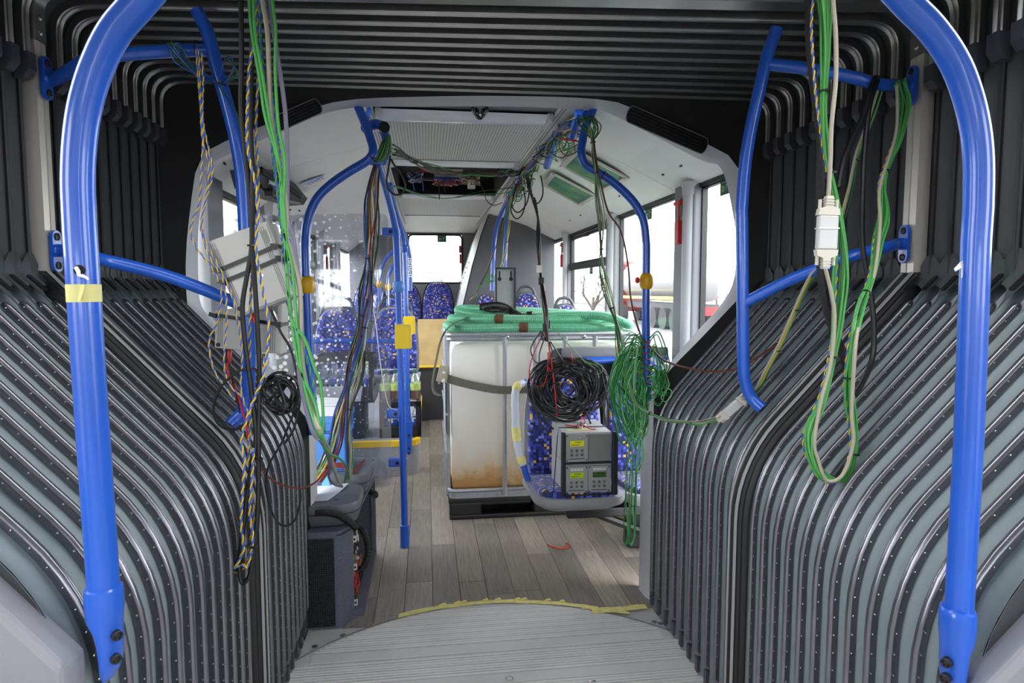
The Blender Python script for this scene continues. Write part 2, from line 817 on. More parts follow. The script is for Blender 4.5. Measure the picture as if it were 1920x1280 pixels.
def make_bellows(name, label, ss, upmin, extra):
    x, y = centre(ss[0])
    t = Thing(name, label, 'bellows', (x, y, 0), 'W')
    ends = [extra[0]] + ss + [extra[1]]
    for i, (sa, sb) in enumerate(zip(ends, ends[1:])):
        if sb - sa < .012:
            continue
        for sg in (-1, 1):
            t.part('lower_fold', sweep(fold_sec(sa, sb, .022), LOWF, sg), M_FAB, smooth=True)
        if sb > upmin:
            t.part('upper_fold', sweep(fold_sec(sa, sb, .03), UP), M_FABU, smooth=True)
    for i, s in enumerate(ss):
        for sg in (-1, 1):
            mb = sweep(bead_sec(s), LOWB, sg)
            a, z, na, nz = LOWB[-1]
            ta, tz_ = nz, -na
            hd = []
            for adv, k in ((0, 1), (.009, .86), (.015, .6), (.019, .25), (.020, .03)):
                hd.append([P(s + (q - s) * k, sg * (a + ta * adv + na * (h * k)), z + tz_ * adv + nz * (h * k)) for q, h in bead_sec(s)])
            mb.strip(hd)
            # tapered tail towards the floor
            a, z, na, nz = LOWB[0]
            tip = P(s - .006, sg * (a + .012), .05)
            base = [P(q, sg * (a + na * h), z + nz * h) for q, h in bead_sec(s)]
            o = len(mb.v)
            mb.v += [tip] + base
            mb.f += [[o, o + 1 + k, o + 2 + k] for k in range(len(base) - 1)]
            b = t.part('bead_strip', mb, M_BEAD, smooth=True, angle=60)
            rv = MB()
            L = resample([(q[0], q[1], 0) for q in LOWB], 36)
            pp = prof2([(q.x, q.y) for q in L])
            for a, z, na, nz in pp[1:]:
                rv.ball(P(s - .0112, sg * (a + .004 * na), z + .004 * nz), .0020, 5, 3)
            rv2 = t.part('rivet_row', rv, M_STEEL, b, kind='stuff')
            tb = MB().prism([P(s - .010, sg * (KA - .006), .02), P(s + .012, sg * (KA - .006), .02), P(s + .012, sg * (KA - .006), .075), P(s - .010, sg * (KA - .006), .075)], (0, 0, 0), P(s, sg * .01, 0) - P(s, 0, 0))
            t.part('foot_tab', tb, M_CAP)
            if s > upmin:
                # piping seam on the upright wall
                t.part('piping', MB().tube([P(s, sg * (TA - .004), z) for z in (1.45, 1.6, 1.75, 1.9, 2.03)], .0065, 6), M_CORD, smooth=True)
            if s > 1.2:
                # scalloped flap and its stitched tab over the head of the bead
                d = .0715
                rows = []
                M = 10
                e = Vector((KA - TA, KZ - TZ)).normalized()
                for k in range(M + 1):
                    q = k / M
                    ssx = s - d * .5 + d * q
                    ln = .055 + .075 * abs(2 * q - 1) ** 4 - .02 * q
                    lft = .006 + .010 * (1 - abs(2 * q - 1))
                    col = []
                    for (aa, zz) in ((TA - .006, TZ + .075 - .035 * abs(2 * q - 1) ** 2), (TA - lft * .6, TZ + .02), (TA + e.x * .03 - lft, TZ + e.y * .03 + lft), (TA + e.x * ln - lft * .7, TZ + e.y * ln + lft * 1.1)):
                        col.append(P(ssx, sg * aa, zz))
                    rows.append(col)
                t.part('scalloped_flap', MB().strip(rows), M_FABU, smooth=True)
                c0 = P(s + .008, sg * (TA - .035), TZ + .004)
                tg = (P(s + .002, sg * (TA + e.x * .08 - .024), TZ + e.y * .08 + .024) - c0)
                wv = (P(s + .007, 0, 0) - P(s, 0, 0))
                up = Vector((0, 0, 1))
                t.part('stitched_tab', MB().prism([c0 - wv, c0 + wv, c0 + wv + tg, c0 - wv + tg], (0, 0, .003), (-sg * .003, 0, .008)), M_BLACK)
        if s > upmin:
            bp = rounded([(1.243, 2.05, 0), (1.243, 2.238, 0), (-1.243, 2.238, 0), (-1.243, 2.05, 0)], .115, 8)
            pth = prof2([(q.x, q.y) for q in bp])
            w = .015
            sec = [(s - w, -.012), (s - w, .008), (s - w * .8, .011), (s - w * .55, .008), (s - w * .4, .003), (s + w * .4, .003), (s + w * .55, .008), (s + w * .8, .011), (s + w, .008), (s + w, -.012)]
            t.part('ceiling_bar', sweep(sec, pth), M_ALU, smooth=True, angle=35)
            for sg in (-1, 1):
                cm = MB()
                poly = [(1.222, 2.05), (1.262, 2.05), (1.262, 1.98), (1.240, 1.985), (1.222, 2.005)]
                A = [P(s - .0165, sg * a, z) for a, z in poly]
                B = [P(s + .0165, sg * a, z) for a, z in poly]
                n = len(poly)
                cm.add(A + B, [list(range(n)), list(range(n, 2 * n))] + [[k, (k + 1) % n, n + (k + 1) % n, n + k] for k in range(n)])
                t.part('end_cap', cm, M_CAP)
    return t


make_bellows('folding_bellows', 'grey accordion wall section nearest the camera with long sloping bead strips and rivets', FRONT_S, 1.30, (.98, RING_S))
make_bellows('folding_bellows', 'grey accordion wall section between the black middle frame and the pale passenger compartment', REAR_S, 0, (RING_S, 2.72))

# ------------------------------------------------------------------ middle frame of the joint
t = Thing('joint_frame', 'middle frame of the joint: aluminium posts above black rubber with grey stripes', 'frame', P(RING_S, 0, 0), 'W')
for sg in (-1, 1):
    s = RING_S
    hs = [(-.05, -.01), (-.05, .012), (-.043, .022), (-.034, .022), (-.031, .030), (-.012, .034), (-.008, .026), (.004, .026), (.008, .036), (.026, .034), (.030, .024), (.043, .022), (.05, .012), (.05, -.01)]
    t.part('rubber_profile', sweep([(s + a, h) for a, h in hs], low_path(.0), sg), M_RUBBER, smooth=True, angle=50)
    for c in (-.021, .0175):
        t.part('grey_stripe', sweep([(s + c - .005, .0325), (s + c - .004, .0375), (s + c + .004, .0380), (s + c + .005, .0325)], low_path(.0), sg), M_GASK)
    pp = [(s - .026, -.02), (s - .026, .022), (s - .003, .024), (s - .002, .018), (s + .002, .018), (s + .003, .024), (s + .026, .022), (s + .026, -.02)]
    t.part('post', sweep(pp, [(1.262, z, -1, 0) for z in (1.475, 1.6, 1.8, 2.10)], sg), M_ALUL)
    cp = rounded([(1.262, 2.10, 0), (1.262, 2.258, 0), (1.07, 2.258, 0)], .13, 8)
    k = t.part('corner_casting', sweep([(s - .03, -.02), (s - .03, .016), (s - .024, .026), (s + .024, .026), (s + .03, .016), (s + .03, -.02)], prof2([(q.x, q.y) for q in cp]), sg), M_ALU, smooth=True)
    for z in (2.125, 2.165):
        t.part('screw', MB().lathe(P(s, sg * 1.238, z), P(s, -sg, z) - P(s, 0, z), [(-.004, .009), (.002, .009), (.005, .005), (.006, .001)], 10), M_STEEL, k, smooth=True)
t.part('ceiling_beam', sweep([(RING_S - .033, -.02), (RING_S - .033, .018), (RING_S - .028, .024), (RING_S + .028, .024), (RING_S + .033, .018), (RING_S + .033, -.02)], [(1.08, 2.256, 0, -1), (.5, 2.256, 0, -1), (-.5, 2.256, 0, -1), (-1.08, 2.256, 0, -1)]), M_ALU)

# ------------------------------------------------------------------ front section: end casings and the shell behind the camera
for sg in (-1, 1):
    mb = MB()
    pr = [(KA - .012, -.02), (KA - .012, KZ - .045), (1.32, 1.50), (1.32, -.02)]
    A = [P(.935, sg * a, z - (.04 if sg > 0 else 0)) for a, z in pr]
    B = [P(.995, sg * a, z - (.04 if sg > 0 else 0)) for a, z in pr]
    mb.add(A + B, [[0, 1, 2, 3], [4, 5, 6, 7], [0, 1, 5, 4], [1, 2, 6, 5], [2, 3, 7, 6], [3, 0, 4, 7]])
    o = struct('trim_%d' % (1 if sg < 0 else 2), mb, mat('casing_grey', (132, 132, 137), .5, bump=.2, bscale=250, var=.03), 'W')
    bv = o.modifiers.new('bevel', 'BEVEL')
    bv.width = .012
    bv.segments = 3

for sg in (-1, 1):
    struct('trim_%d' % (5 if sg < 0 else 6), sweep([(.982, .0), (.984, -.30)], LOW, sg), M_DARK, 'W')
mb = MB()
mb.box((0, -.6, -.05), (3.2, 9.0, .04))
struct('floor', mb, M_PLATE, 'W')
mb = MB()
mb.box((0, -1.95, 2.34), (2.6, 6.0, .06))
struct('ceiling_front', mb, M_GREY, 'W')
for sg in (-1, 1):
    mb = MB()
    mb.box((sg * 1.29, -2.0, .47), (.05, 6.0, .94))
    mb.box((sg * 1.29, -2.0, 2.12), (.05, 6.0, .40))
    for y in (.72, -.75, -2.2, -3.6, -4.9):
        mb.box((sg * 1.29, y, 1.3), (.05, 1.0 if y < .5 else .45, 1.45))  # unseen pillars, widened to let less light into the front
    struct('wall_%s_front' % side_word(sg), mb, M_GREY, 'W')
mb = MB()
mb.box((0, -5.0, .5), (2.5, .05, 1.0))
mb.box((0, -5.0, 2.05), (2.5, .05, .5))  # unseen end wall, its window narrowed to dim the light on the casings
struct('wall_front', mb, M_GREY, 'W')

# ------------------------------------------------------------------ turntable
A_, B_, C_ = (Rz(565, 1235, 0), Rz(960, 1133, 0), Rz(1280, 1194, 0))


def circ(a, b, c):
    d = 2 * (a.x * (b.y - c.y) + b.x * (c.y - a.y) + c.x * (a.y - b.y))
    ux = ((a.x ** 2 + a.y ** 2) * (b.y - c.y) + (b.x ** 2 + b.y ** 2) * (c.y - a.y) + (c.x ** 2 + c.y ** 2) * (a.y - b.y)) / d
    uy = ((a.x ** 2 + a.y ** 2) * (c.x - b.x) + (b.x ** 2 + b.y ** 2) * (a.x - c.x) + (c.x ** 2 + c.y ** 2) * (b.x - a.x)) / d
    return Vector((ux, uy, 0)), (Vector((ux, uy, 0)) - Vector((a.x, a.y, 0))).length


TC, TR = circ(A_, B_, C_)
print('turntable', TC, TR, toW(*TC))
t = Thing('turntable', 'round ribbed grey metal turntable set into the bus floor', 'turntable', (TC.x, TC.y, 0), 'R')
N = 72
ring = [(TC.x + TR * cos(2 * pi * k / N), TC.y + TR * sin(2 * pi * k / N), .004) for k in range(N)]
t.part('ribbed_plate', MB().prism(ring, (0, 0, -.02), (0, 0, 0)), M_RIB)
M_SMOOTH = mat('worn_smooth_band', (216, 216, 214), .45, metal=.2, var=.05, vscale=5)
for dv in (-.03, -.24, -.62, -.95):
    v0 = -.16 + dv - .1
    w = .055
    if abs(v0 - TC.y) > TR - .1:
        continue
    hx = sqrt(TR ** 2 - (v0 - TC.y) ** 2) - .06
    t.part('smooth_band', MB().box((TC.x, v0, .0042), (2 * hx, w, .002)), M_SMOOTH)
rg = MB()
vv = TC.y - .05
while vv < TC.y + TR - .02:
    if all(abs(vv - (-.16 + dv - .1)) > .036 for dv in (-.03, -.24, -.62, -.95)):
        hx = sqrt(max(0, TR ** 2 - (vv - TC.y) ** 2)) - .02
        if hx > .05:
            rg.add([(TC.x - hx, vv - .0055, .004), (TC.x - hx, vv + .0055, .004), (TC.x - hx, vv, .0066), (TC.x + hx, vv - .0055, .004), (TC.x + hx, vv + .0055, .004), (TC.x + hx, vv, .0066)], [(0, 2, 5, 3), (2, 1, 4, 5), (0, 1, 2), (3, 5, 4)])
    vv += .0165
t.part('grip_ridge', rg, M_SMOOTH, kind='stuff')
rim = [(TC.x + (TR + .004) * cos(2 * pi * k / N), TC.y + (TR + .004) * sin(2 * pi * k / N), .003) for k in range(N)]
t.part('rim', MB().tube(rim, .004, 6, closed=True), M_ALU, smooth=True)
for k, (x, y) in enumerate(((955, 1212 + 60), (1110, 1278),)):
    q = Rz(x, y, .004)
    t.part('countersunk_screw', MB().lathe((q.x, q.y, .004), (0, 0, 1), [(-.002, .016), (.001, .016), (.0015, .012), (.0005, .009), (.0005, 0)], 14), M_STEEL, smooth=True)

# sill plate in front of the wooden floor, with its screws
mb = MB()
mb.box((-.02, -.25, -.012), (1.50, .44, .02))
o = struct('floor_sill', mb, M_PLATE)
for x, y in ((643, 1190), (590, 1211), (1227, 1165), (1238, 1168), (660, 1174), (705, 1173)):
    q = Rz(x, y, 0)
    child('screw', MB().lathe((q.x, q.y, -.002), (0, 0, 1), [(0, .012), (.002, .012), (.003, .008), (.002, .006), (.002, 0)], 12), M_STEEL, o, True)

# ------------------------------------------------------------------ wooden vinyl floor, plank by plank
fl = struct('floor_rear', MB().box((-.06, 3.14, -.022), (2.44, 6.44, .02)), M_DARK)
rnd = random.Random(3)
PW = .128


def clip_plank(x0, x1, y0, y1):
    """plank outline, its near edge cut along the turntable arc"""
    def near(x):
        d = TR ** 2 - (x - TC.x) ** 2
        e = TC.y + sqrt(d) + .012 if d > 0 else -9
        lim = -.062
        return max(e if d > 0 else lim, lim if abs(x) < 1 else lim)
    xs = [x0 + (x1 - x0) * k / 6 for k in range(7)]
    lo = [max(y0, near(x)) for x in xs]
    if max(y1 - q for q in lo) < .02:
        return None
    return [(x, min(q, y1 - .002)) for x, q in zip(xs, lo)] + [(x1, y1), (x0, y1)]


x = -.76
ci = 0
while x < 1.15:
    ya = -.35 - rnd.random() * .8
    while ya < 4.2:
        ln = .75 + rnd.random() * .35
        pl = clip_plank(x + .0012, min(x + PW - .0012, 1.16), ya, ya + ln - .0025)
        if pl and ya + ln > -.1:
            hz = rnd.random() * .0006
            child('plank', MB().prism([(a, b, 0) for a, b in pl], (0, 0, -.012), (0, 0, hz)), WOODS[rnd.choice((0, 0, 1, 1, 2, 3))], fl)
        ya += ln
    x += PW

# masking tape along the cut edge
M_TAPE = mat('masking_tape', (226, 216, 138), .6, var=.12, vscale=30)
t = Thing('masking_tape', 'torn yellow masking tape along the cut edge of the wooden floor', 'tape', Rz(1000, 1135, 0), 'R')
rnd = random.Random(5)


def tape_run(pts, w):
    rows = []
    for q in dense(pts, .03):
        e = rnd.random() * .008
        rows.append([(q[0], q[1] - w / 2 - e, .0062), (q[0], q[1], .0072), (q[0], q[1] + w / 2 + rnd.random() * .010, .0062)])
    return MB().strip(rows)


arc = []
for k in range(17):
    a = radians(112 - k * 3.2)
    arc.append((TC.x + (TR + .018) * cos(a), TC.y + (TR + .018) * sin(a), 0))
t.part('strip', tape_run(arc, .026), M_TAPE)
q0, q1 = Rz(1110, 1148, 0), Rz(1212, 1139, 0)
t.part('strip', tape_run([(q0.x, q0.y, 0), (q1.x, q1.y, 0)], .036), M_TAPE)
q0, q1 = Rz(1090, 1140, 0), Rz(1180, 1151, 0)
t.part('strip', tape_run([(q0.x, q0.y, 0), (q1.x, q1.y, 0)], .022), M_TAPE)
for k in range(9):
    a = radians(100 - k * 3.7 + rnd.random() * 3)
    q = Vector((TC.x + (TR + .035) * cos(a), TC.y + (TR + .035) * sin(a), .008))
    t.part('torn_scrap', MB().prism([q + Vector((-.015 * rnd.random() - .008, -.01, 0)), q + Vector((.02, -.006, .002)), q + Vector((.012, .011, .004)), q + Vector((-.006, .007, 0))], (0, 0, 0), (0, 0, .001)), M_TAPE)

# ------------------------------------------------------------------ portal at the rear end of the joint
# paired outlines of the moulding (outer edge, inner edge) as it stands round the opening
PO = [(580, 1182), (579, 800), (560, 765), (450, 668), (352, 582), (348, 520), (350, 455), (356, 400), (373, 300), (420, 266), (530, 222), (640, 189), (800, 181), (960, 180), (1110, 185), (1180, 200), (1330, 272), (1385, 312), (1393, 400), (1396, 480), (1392, 552), (1320, 628), (1240, 712), (1226, 752), (1223, 1141)]
PI_ = [(592, 1175), (592, 800), (572, 748), (480, 665), (402, 600), (374, 560), (371, 455), (375, 400), (388, 330), (394, 307), (520, 250), (640, 205), (800, 200), (960, 200), (1100, 206), (1150, 216), (1310, 298), (1352, 316), (1374, 400), (1381, 470), (1366, 550), (1290, 640), (1222, 724), (1203, 772), (1201, 1115)]
OUT = [Rv(x, y, .0) for x, y in PO]
INN = [Rv(x, y, .12) for x, y in PI_]
for L_ in (OUT, INN):
    L_[0].z = 0.0
    L_[-1].z = 0.0
INN[0].x = INN[1].x
OUT[0].x = OUT[1].x
INN[-1].x = INN[-2].x
OUT[-1].x = OUT[-2].x


def loop(a):
    return [a[0]] + spline(a[1:-1], 5) + [a[-1]]


lo_, li_ = loop(OUT), loop(INN)
back = [Vector((q.x * 1.02, .15, q.z + (.015 if q.z > 1.5 else 0))) for q in li_]
mid = [a.lerp(b, .82) + Vector((0, -.055, 0)) for a, b in zip(lo_, li_)]
struct('trim_3', MB().strip([[a, c, b, d] for a, c, b, d in zip(lo_, mid, li_, back)]), M_GREY, smooth=True, angle=50)


# black lining from the last fold to the moulding
def bell_edge(s, off=0):
    lp = [toR(P(s, -(a), z)) for a, z, _, _ in LOW]
    upp = [toR(P(s, -a, z)) for a, z, _, _ in UP]
    rp_ = [toR(P(s, a, z)) for a, z, _, _ in LOW][::-1]
    return lp, upp, rp_


lp, upp, rp_ = bell_edge(2.70)
oa = [OUT[0]] + spline(OUT[1:5], 6)
ob = spline(OUT[4:21], 6)
oc = spline(OUT[20:-1], 6) + [OUT[-1]]
rows = []
for A, B in ((lp, oa), (upp, ob), (rp_, oc)):
    for a, b in zip(resample(A, 40), resample(B, 40)):
        rows.append([a, a + Vector((0, .0, 0)) + (b - a) * .5, b])
struct('trim_4', MB().strip(rows), M_PITCH)

# air vents in the moulding
M_LOUV = mat('vent_louvre', (40, 40, 44), .45)
for k, (pa, pb, lab) in enumerate((((502, 240), (601, 196), 'shorter black louvred air vent in the pale moulding above the oval sticker'),
                                   ((1176, 211), (1325, 276), 'long black louvred air vent in the pale moulding above the two framed green posters'))):
    if k == 0:
        a, b = Rv(*pa, -.028), Rv(*pb, -.028)
    else:
        a, b = Rv(*pa, -.028), Rv(*pb, -.028)
    d = (b - a)
    L_ = d.length
    d.normalize()
    nz = Vector((-d.z, 0, d.x))
    if nz.z < 0:
        nz = -nz
    t = Thing('air_vent', lab, 'vent', a, 'R')
    w = .036 if k else .03
    poly = []
    for i in range(7):
        an = pi / 2 + pi * i / 6
        poly.append(a + d * (w * .5) + d * (cos(an) * w * .5) + nz * (sin(an) * w))
    for i in range(7):
        an = -pi / 2 + pi * i / 6
        poly.append(b - d * (w * .5) + d * (cos(an) * w * .5) + nz * (sin(an) * w))
    t.part('frame', MB().tube([q + Vector((0, -.002, 0)) for q in poly], .0022, 6, closed=True), M_GREYD, smooth=True)
    t.part('backing', MB().prism(poly, (0, 0, 0), (0, .006, 0)), M_PITCH)
    for i in range(4):
        h = (-.6 + .4 * i) * w
        t.part('slat', MB().prism([a + d * .012 + nz * (h - .003), b - d * .012 + nz * (h - .003), b - d * .012 + nz * (h + .002), a + d * .012 + nz * (h + .002)], (0, -.006, 0), (0, 0, 0)), M_LOUV)

# ------------------------------------------------------------------ rear compartment
UL, URT, VB = -1.30, 1.17, 6.30
WZ, SZ = 1.98, .95
CL, CR = -.535, .395
CEZ = 2.275
# ceiling coves
cr = [(CR, CEZ), (.62, CEZ - .055), (.86, CEZ - .135), (.94, CEZ - .175), (URT + .02, WZ)]
cl = [(CL, CEZ), (-.78, CEZ - .066), (-1.10, CEZ - .17), (-1.16, CEZ - .215), (UL - .02, WZ - .05)]
for i, (pr, nm) in enumerate(((cr, 'ceiling_right'), (cl, 'ceiling_left'))):
    cuts = [.14, .86, 2.2, 3.6, VB] if i == 0 else [.14, 1.15, 3.0, VB]
    o = None
    for a, b in zip(cuts, cuts[1:]):
        e = .0025
        mb = MB().strip([[(u, a + e, z), (u, b - e, z)] for u, z in pr])
        mb.strip([[(u, b - e, z), (u, b - e, z + .02)] for u, z in pr])
        mb.strip([[(u, a + e, z), (u, a + e, z + .02)] for u, z in pr])
        if o is None:
            o = struct(nm, MB().strip([[(u, .14, z + .022), (u, VB, z + .022)] for u, z in pr]), M_DARK)
        child('panel', mb, M_COVE, o)
    hv = rnd
    for v in ((.45, .7, 1.5, 2.0, 2.6, 3.0) if i == 0 else (.5, 1.0, 1.6, 2.3)):
        u, z = (1.03, WZ + .072) if i == 0 else (-1.20, WZ + .034)
        child('lock_slot', MB().box((u, v, z + .004), (.008, .022, .012), RY(.5 if i == 0 else -.5)), M_BLACK, o)

# centre strip of the ceiling
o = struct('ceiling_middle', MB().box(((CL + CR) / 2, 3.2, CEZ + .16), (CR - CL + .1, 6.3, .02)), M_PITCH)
wm = CR - CL - .07
um = (CL + CR) / 2
child('front_trim', MB().box((um, .26, CEZ + .012), (wm + .12, .26, .02), bev=.006), M_GREYD, o)
child('panel', MB().box((um, 1.08, CEZ), (wm, .98, .012)), M_PERF, o)
child('panel', MB().box((um, 3.95, CEZ), (wm, 1.35, .012)), M_PERF, o)
child('panel', MB().box((um, 5.5, CEZ - .012), (wm + .1, 1.5, .012), RX(-.05)), M_COVE, o)
for v, w in ((1.62, .07), (3.16, .16), (3.24, .02), (4.66, .05)):
    child('cross_strip', MB().box((um, v, CEZ - .006), (wm, w, .014), bev=.003), M_ALU if w < .1 else M_COVE, o)
for u in (CL + .017, CR - .017):
    child('side_rail', MB().box((u, 3.2, CEZ - .004), (.034, 6.1, .02), bev=.004), M_COVE, o)
    for q in (-.008, .008):
        child('rail_ridge', MB().box((u + q, 3.2, CEZ - .016), (.005, 6.1, .006)), M_ALU, o)
# sides of the open hatch
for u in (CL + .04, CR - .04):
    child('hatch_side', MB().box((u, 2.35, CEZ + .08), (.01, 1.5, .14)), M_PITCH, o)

struct('ceiling_leak_cover', MB().box((-.06, 3.25, 2.47), (2.75, 6.3, .03)).box((URT + .09, 3.25, 2.25), (.03, 6.3, .46)).box((UL - .09, 3.25, 2.22), (.03, 6.3, .5)).box((-.06, .12, 2.40), (2.75, .03, .16)), M_DARK)  # unseen roof and side sheets added to keep out leaking sky light

# walls
rw = struct('wall_right', MB().box((URT + .03, 3.2, SZ / 2 - .01), (.06, 6.2, SZ)), M_GREYD)
child('head_rail', MB().box((URT + .035, 3.2, WZ + .02), (.06, 6.2, .07)), M_BLACK, rw)
lw = struct('wall_left', MB().box((UL - .03, 3.2, SZ / 2 - .01), (.06, 6.2, SZ)), M_GREYD)
child('head_rail', MB().box((UL - .035, 3.2, WZ - .02), (.06, 6.2, .08)), M_BLACK, lw)


def pillar(v0, v1, sg, parent, tube=True):
    u = URT if sg > 0 else UL
    child('pillar', MB().box((u + sg * .01, (v0 + v1) / 2, 1.45), (.07, v1 - v0, 1.12), bev=.012), M_GREYD, parent)
    if tube:
        vv = v0 + .03
        child('pillar_post', MB().cyl((u - sg * .02, vv + .02, .6), (u - sg * .02, vv + .02, 1.93), .042, 16), M_GREY, parent, True)
        child('post_collar', MB().lathe((u - sg * .02, vv + .02, 1.93), (0, 0, 1), [(0, .046), (.04, .047), (.07, .06)], 16), M_GREY, parent, True)


for v0, v1 in ((.55, .82), (2.0, 2.24), (3.62, 3.86), (4.7, 5.2)):
    pillar(v0, v1, 1, rw)
for v0, v1 in ((.30, .72), (1.55, 1.75), (2.5, 2.75), (3.6, 3.9), (4.8, 5.2)):
    pillar(v0, v1, -1, lw)
nw = 0


def window(v0, v1, sg, z0=SZ, z1=WZ, transom=None):
    global nw
    nw += 1
    u = (URT if sg > 0 else UL - 0.0) + sg * .035
    if sg < 0:
        z1 = z1 - .05
    fr = MB()
    w = .022
    fr.box((u, (v0 + v1) / 2, z0), (.03, v1 - v0, w * 2))
    fr.box((u, (v0 + v1) / 2, z1), (.03, v1 - v0, w * 2))
    fr.box((u, v0, (z0 + z1) / 2), (.03, w, z1 - z0))
    fr.box((u, v1, (z0 + z1) / 2), (.03, w, z1 - z0))
    o = struct('window_%d' % nw, fr, M_BLACK)
    child('pane', MB().box((u + sg * .006, (v0 + v1) / 2, (z0 + z1) / 2), (.005, v1 - v0, z1 - z0)), M_GLASS, o)
    if transom:
        child('transom', MB().box((u - sg * .02, (v0 + v1) / 2, transom), (.05, v1 - v0, .075), bev=.02), M_BLACK, o)
        child('vent_frame', MB().box((u - sg * .015, (v0 + v1) / 2, z1 - .045), (.03, v1 - v0, .03), bev=.006), M_BLACK, o)
        child('vent_frame', MB().box((u - sg * .015, v1 - .02, (transom + z1) / 2), (.03, .03, z1 - transom), bev=.006), M_BLACK, o)
        child('latch', MB().box((u - sg * .04, (v0 + v1) / 2, z1 - .06), (.03, .12, .03), bev=.01), M_BLACK, o)
    return o


window(.14, .55, 1)
window(.82, 2.0, 1)
window(2.24, 3.62, 1, transom=1.66)
window(3.86, 4.7, 1)
window(.05, .30, -1)
window(.72, 1.55, -1)
window(1.75, 2.5, -1)
window(2.75, 3.6, -1, transom=1.66)
window(3.9, 4.8, -1)

# rear wall with its window
wa, wb, wc, wd_ = -.50, .235, 1.53, 2.19
mb = MB()
mb.box(((UL + wa) / 2, VB, 1.2), (wa - UL, .08, 2.4))
mb.box(((URT + wb) / 2, VB, 1.2), (URT - wb, .08, 2.4))
mb.box(((wa + wb) / 2, VB, wc / 2), (wb - wa, .08, wc))
mb.box(((wa + wb) / 2, VB, (wd_ + 2.4) / 2), (wb - wa, .08, 2.4 - wd_))
struct('wall_back', mb, M_GREYD)
nw += 1
fr = MB()
c = [(wa, VB - .045, wc), (wb, VB - .045, wc), (wb, VB - .045, wd_), (wa, VB - .045, wd_)]
rc = rounded([(0.5 * (wa + wb), VB - .045, wc)] + [c[1], c[2], c[3], c[0]] + [(0.5 * (wa + wb) - .001, VB - .045, wc)], .07, 5)
fr.tube(rc, .014, 6)
o = struct('window_%d' % nw, fr, M_BLACK, smooth=True)
child('pane', MB().box(((wa + wb) / 2, VB, (wc + wd_) / 2), (wb - wa, .005, wd_ - wc)), glass_mat('rear_window_glass', (.92, .95, .94), .02, .04), o)

# engine tower at the back
tz = 2.24
fp = [Rv(862, 600, 4.4), Rv(872, 560, 4.4), Rv(886, 500, 4.4), Rv(903, 440, 4.4), Rv(918, 400, 4.4)]
poly = [(fp[0].x, 4.4, .3)] + [(q.x, 4.4, q.z) for q in fp] + [(fp[-1].x + .06, 4.4, tz), (URT, 4.4, tz), (URT, 4.4, .3)]
ot = struct('wall_back_tower', MB().prism(poly, (0, 0, 0), (0, VB - 4.4, 0)), mat('grey_felt_lining', (92, 93, 98), .7, bump=.3, bscale=300))
side = [[(q.x - .012, 4.37, q.z), (q.x - .02, 4.6, q.z), (q.x - .012, 5.6, q.z)] for q in fp]
child('side_cover', MB().strip(side), M_GREY, ot, True)
a, b = Rv(868, 540, 4.45), Rv(885, 490, 4.45)
for k in range(6):
    q = Vector((a.x, 4.72, a.z)).lerp(Vector((b.x, 4.72, b.z)), k / 5)
    child('grille_slat', MB().box((q.x - .022, 4.75, q.z), (.012, .16, .012)), M_BLACK, ot)

# podium with the raised seats on the aisle's window side, and the back bench platform
PZ = Rv(790, 826, 2.18).z
M_EDGE = mat('yellow_edge_strip', (240, 200, 30), .45)


def podium(name, u0, u1, v0, v1, z, edge=True, r=.12):
    base = rounded([(u0, v0, 0), (u1, v0, 0), (u1, v1, 0)], r, 6)
    pl = [(q.x, q.y, 0) for q in base] + [(u0, v1, 0)]
    o = struct(name, MB().prism(pl, (0, 0, 0), (0, 0, z)), M_SPECK, smooth=True)
    if edge:
        rows = [[(q.x, q.y, z - .035), (q.x, q.y, z + .004)] for q in base]
        out = []
        for i, q in enumerate(base):
            p_, n_ = base[max(0, i - 1)], base[min(len(base) - 1, i + 1)]
            d = (n_ - p_).normalized()
            nrm = Vector((d.y, -d.x, 0))
            out.append([q + nrm * .006 + Vector((0, 0, z - .04)), q + nrm * .008 + Vector((0, 0, z + .004)), q - nrm * .03 + Vector((0, 0, z + .005))])
        child('edge_strip', MB().strip(out), M_EDGE, o)
    return o


pd = podium('floor_podium', UL, -.33, 2.18, 4.6, PZ)
child('service_hatch', MB().box((-.60, 2.176, PZ - .17), (.20, .006, .10), bev=.002), M_SPECK, pd)
for du in (-.08,):
    for dz in (-.035, .035):
        child('screw', MB().lathe((-.60 + du, 2.172, PZ - .17 + dz), (0, -1, 0), [(0, .006), (.003, .005), (.004, 0)], 8), M_BLACK, pd, True)
podium('floor_back', UL, .16, 4.75, VB, .62, True, .05)
# ------------------------------------------------------------------ blue grab poles and rails


def px(pts, Y=None, n=6):
    return spline([W(q[0], q[1], q[2] if len(q) > 2 else Y) for q in pts], n)


def flange(t, c, nrm, along, L_=.115, w=.04, m=None, name='mounting_flange'):
    """obround plate with two bolts"""
    nrm = Vector(nrm).normalized()
    along = Vector(along).normalized()
    sd = nrm.cross(along)
    poly = []
    for k in range(9):
        a = pi * k / 8
        poly.append(c + along * (L_ / 2 - w / 2 + sin(a) * w / 2) + sd * cos(a) * w / 2)
    for k in range(9):
        a = pi + pi * k / 8
        poly.append(c + along * (-L_ / 2 + w / 2 + sin(a) * w / 2) + sd * cos(a) * w / 2)
    o = t.part(name, MB().prism(poly, (0, 0, 0), nrm * .009), m or M_BLUE)
    for q in (-1, 1):
        t.part('bolt', MB().lathe(c + along * q * (L_ / 2 - w * .45) + nrm * .007, nrm, [(0, .011), (.005, .011), (.006, .007), (.003, .005), (.003, 0)], 12), M_BLACK, o, smooth=True)
    return o


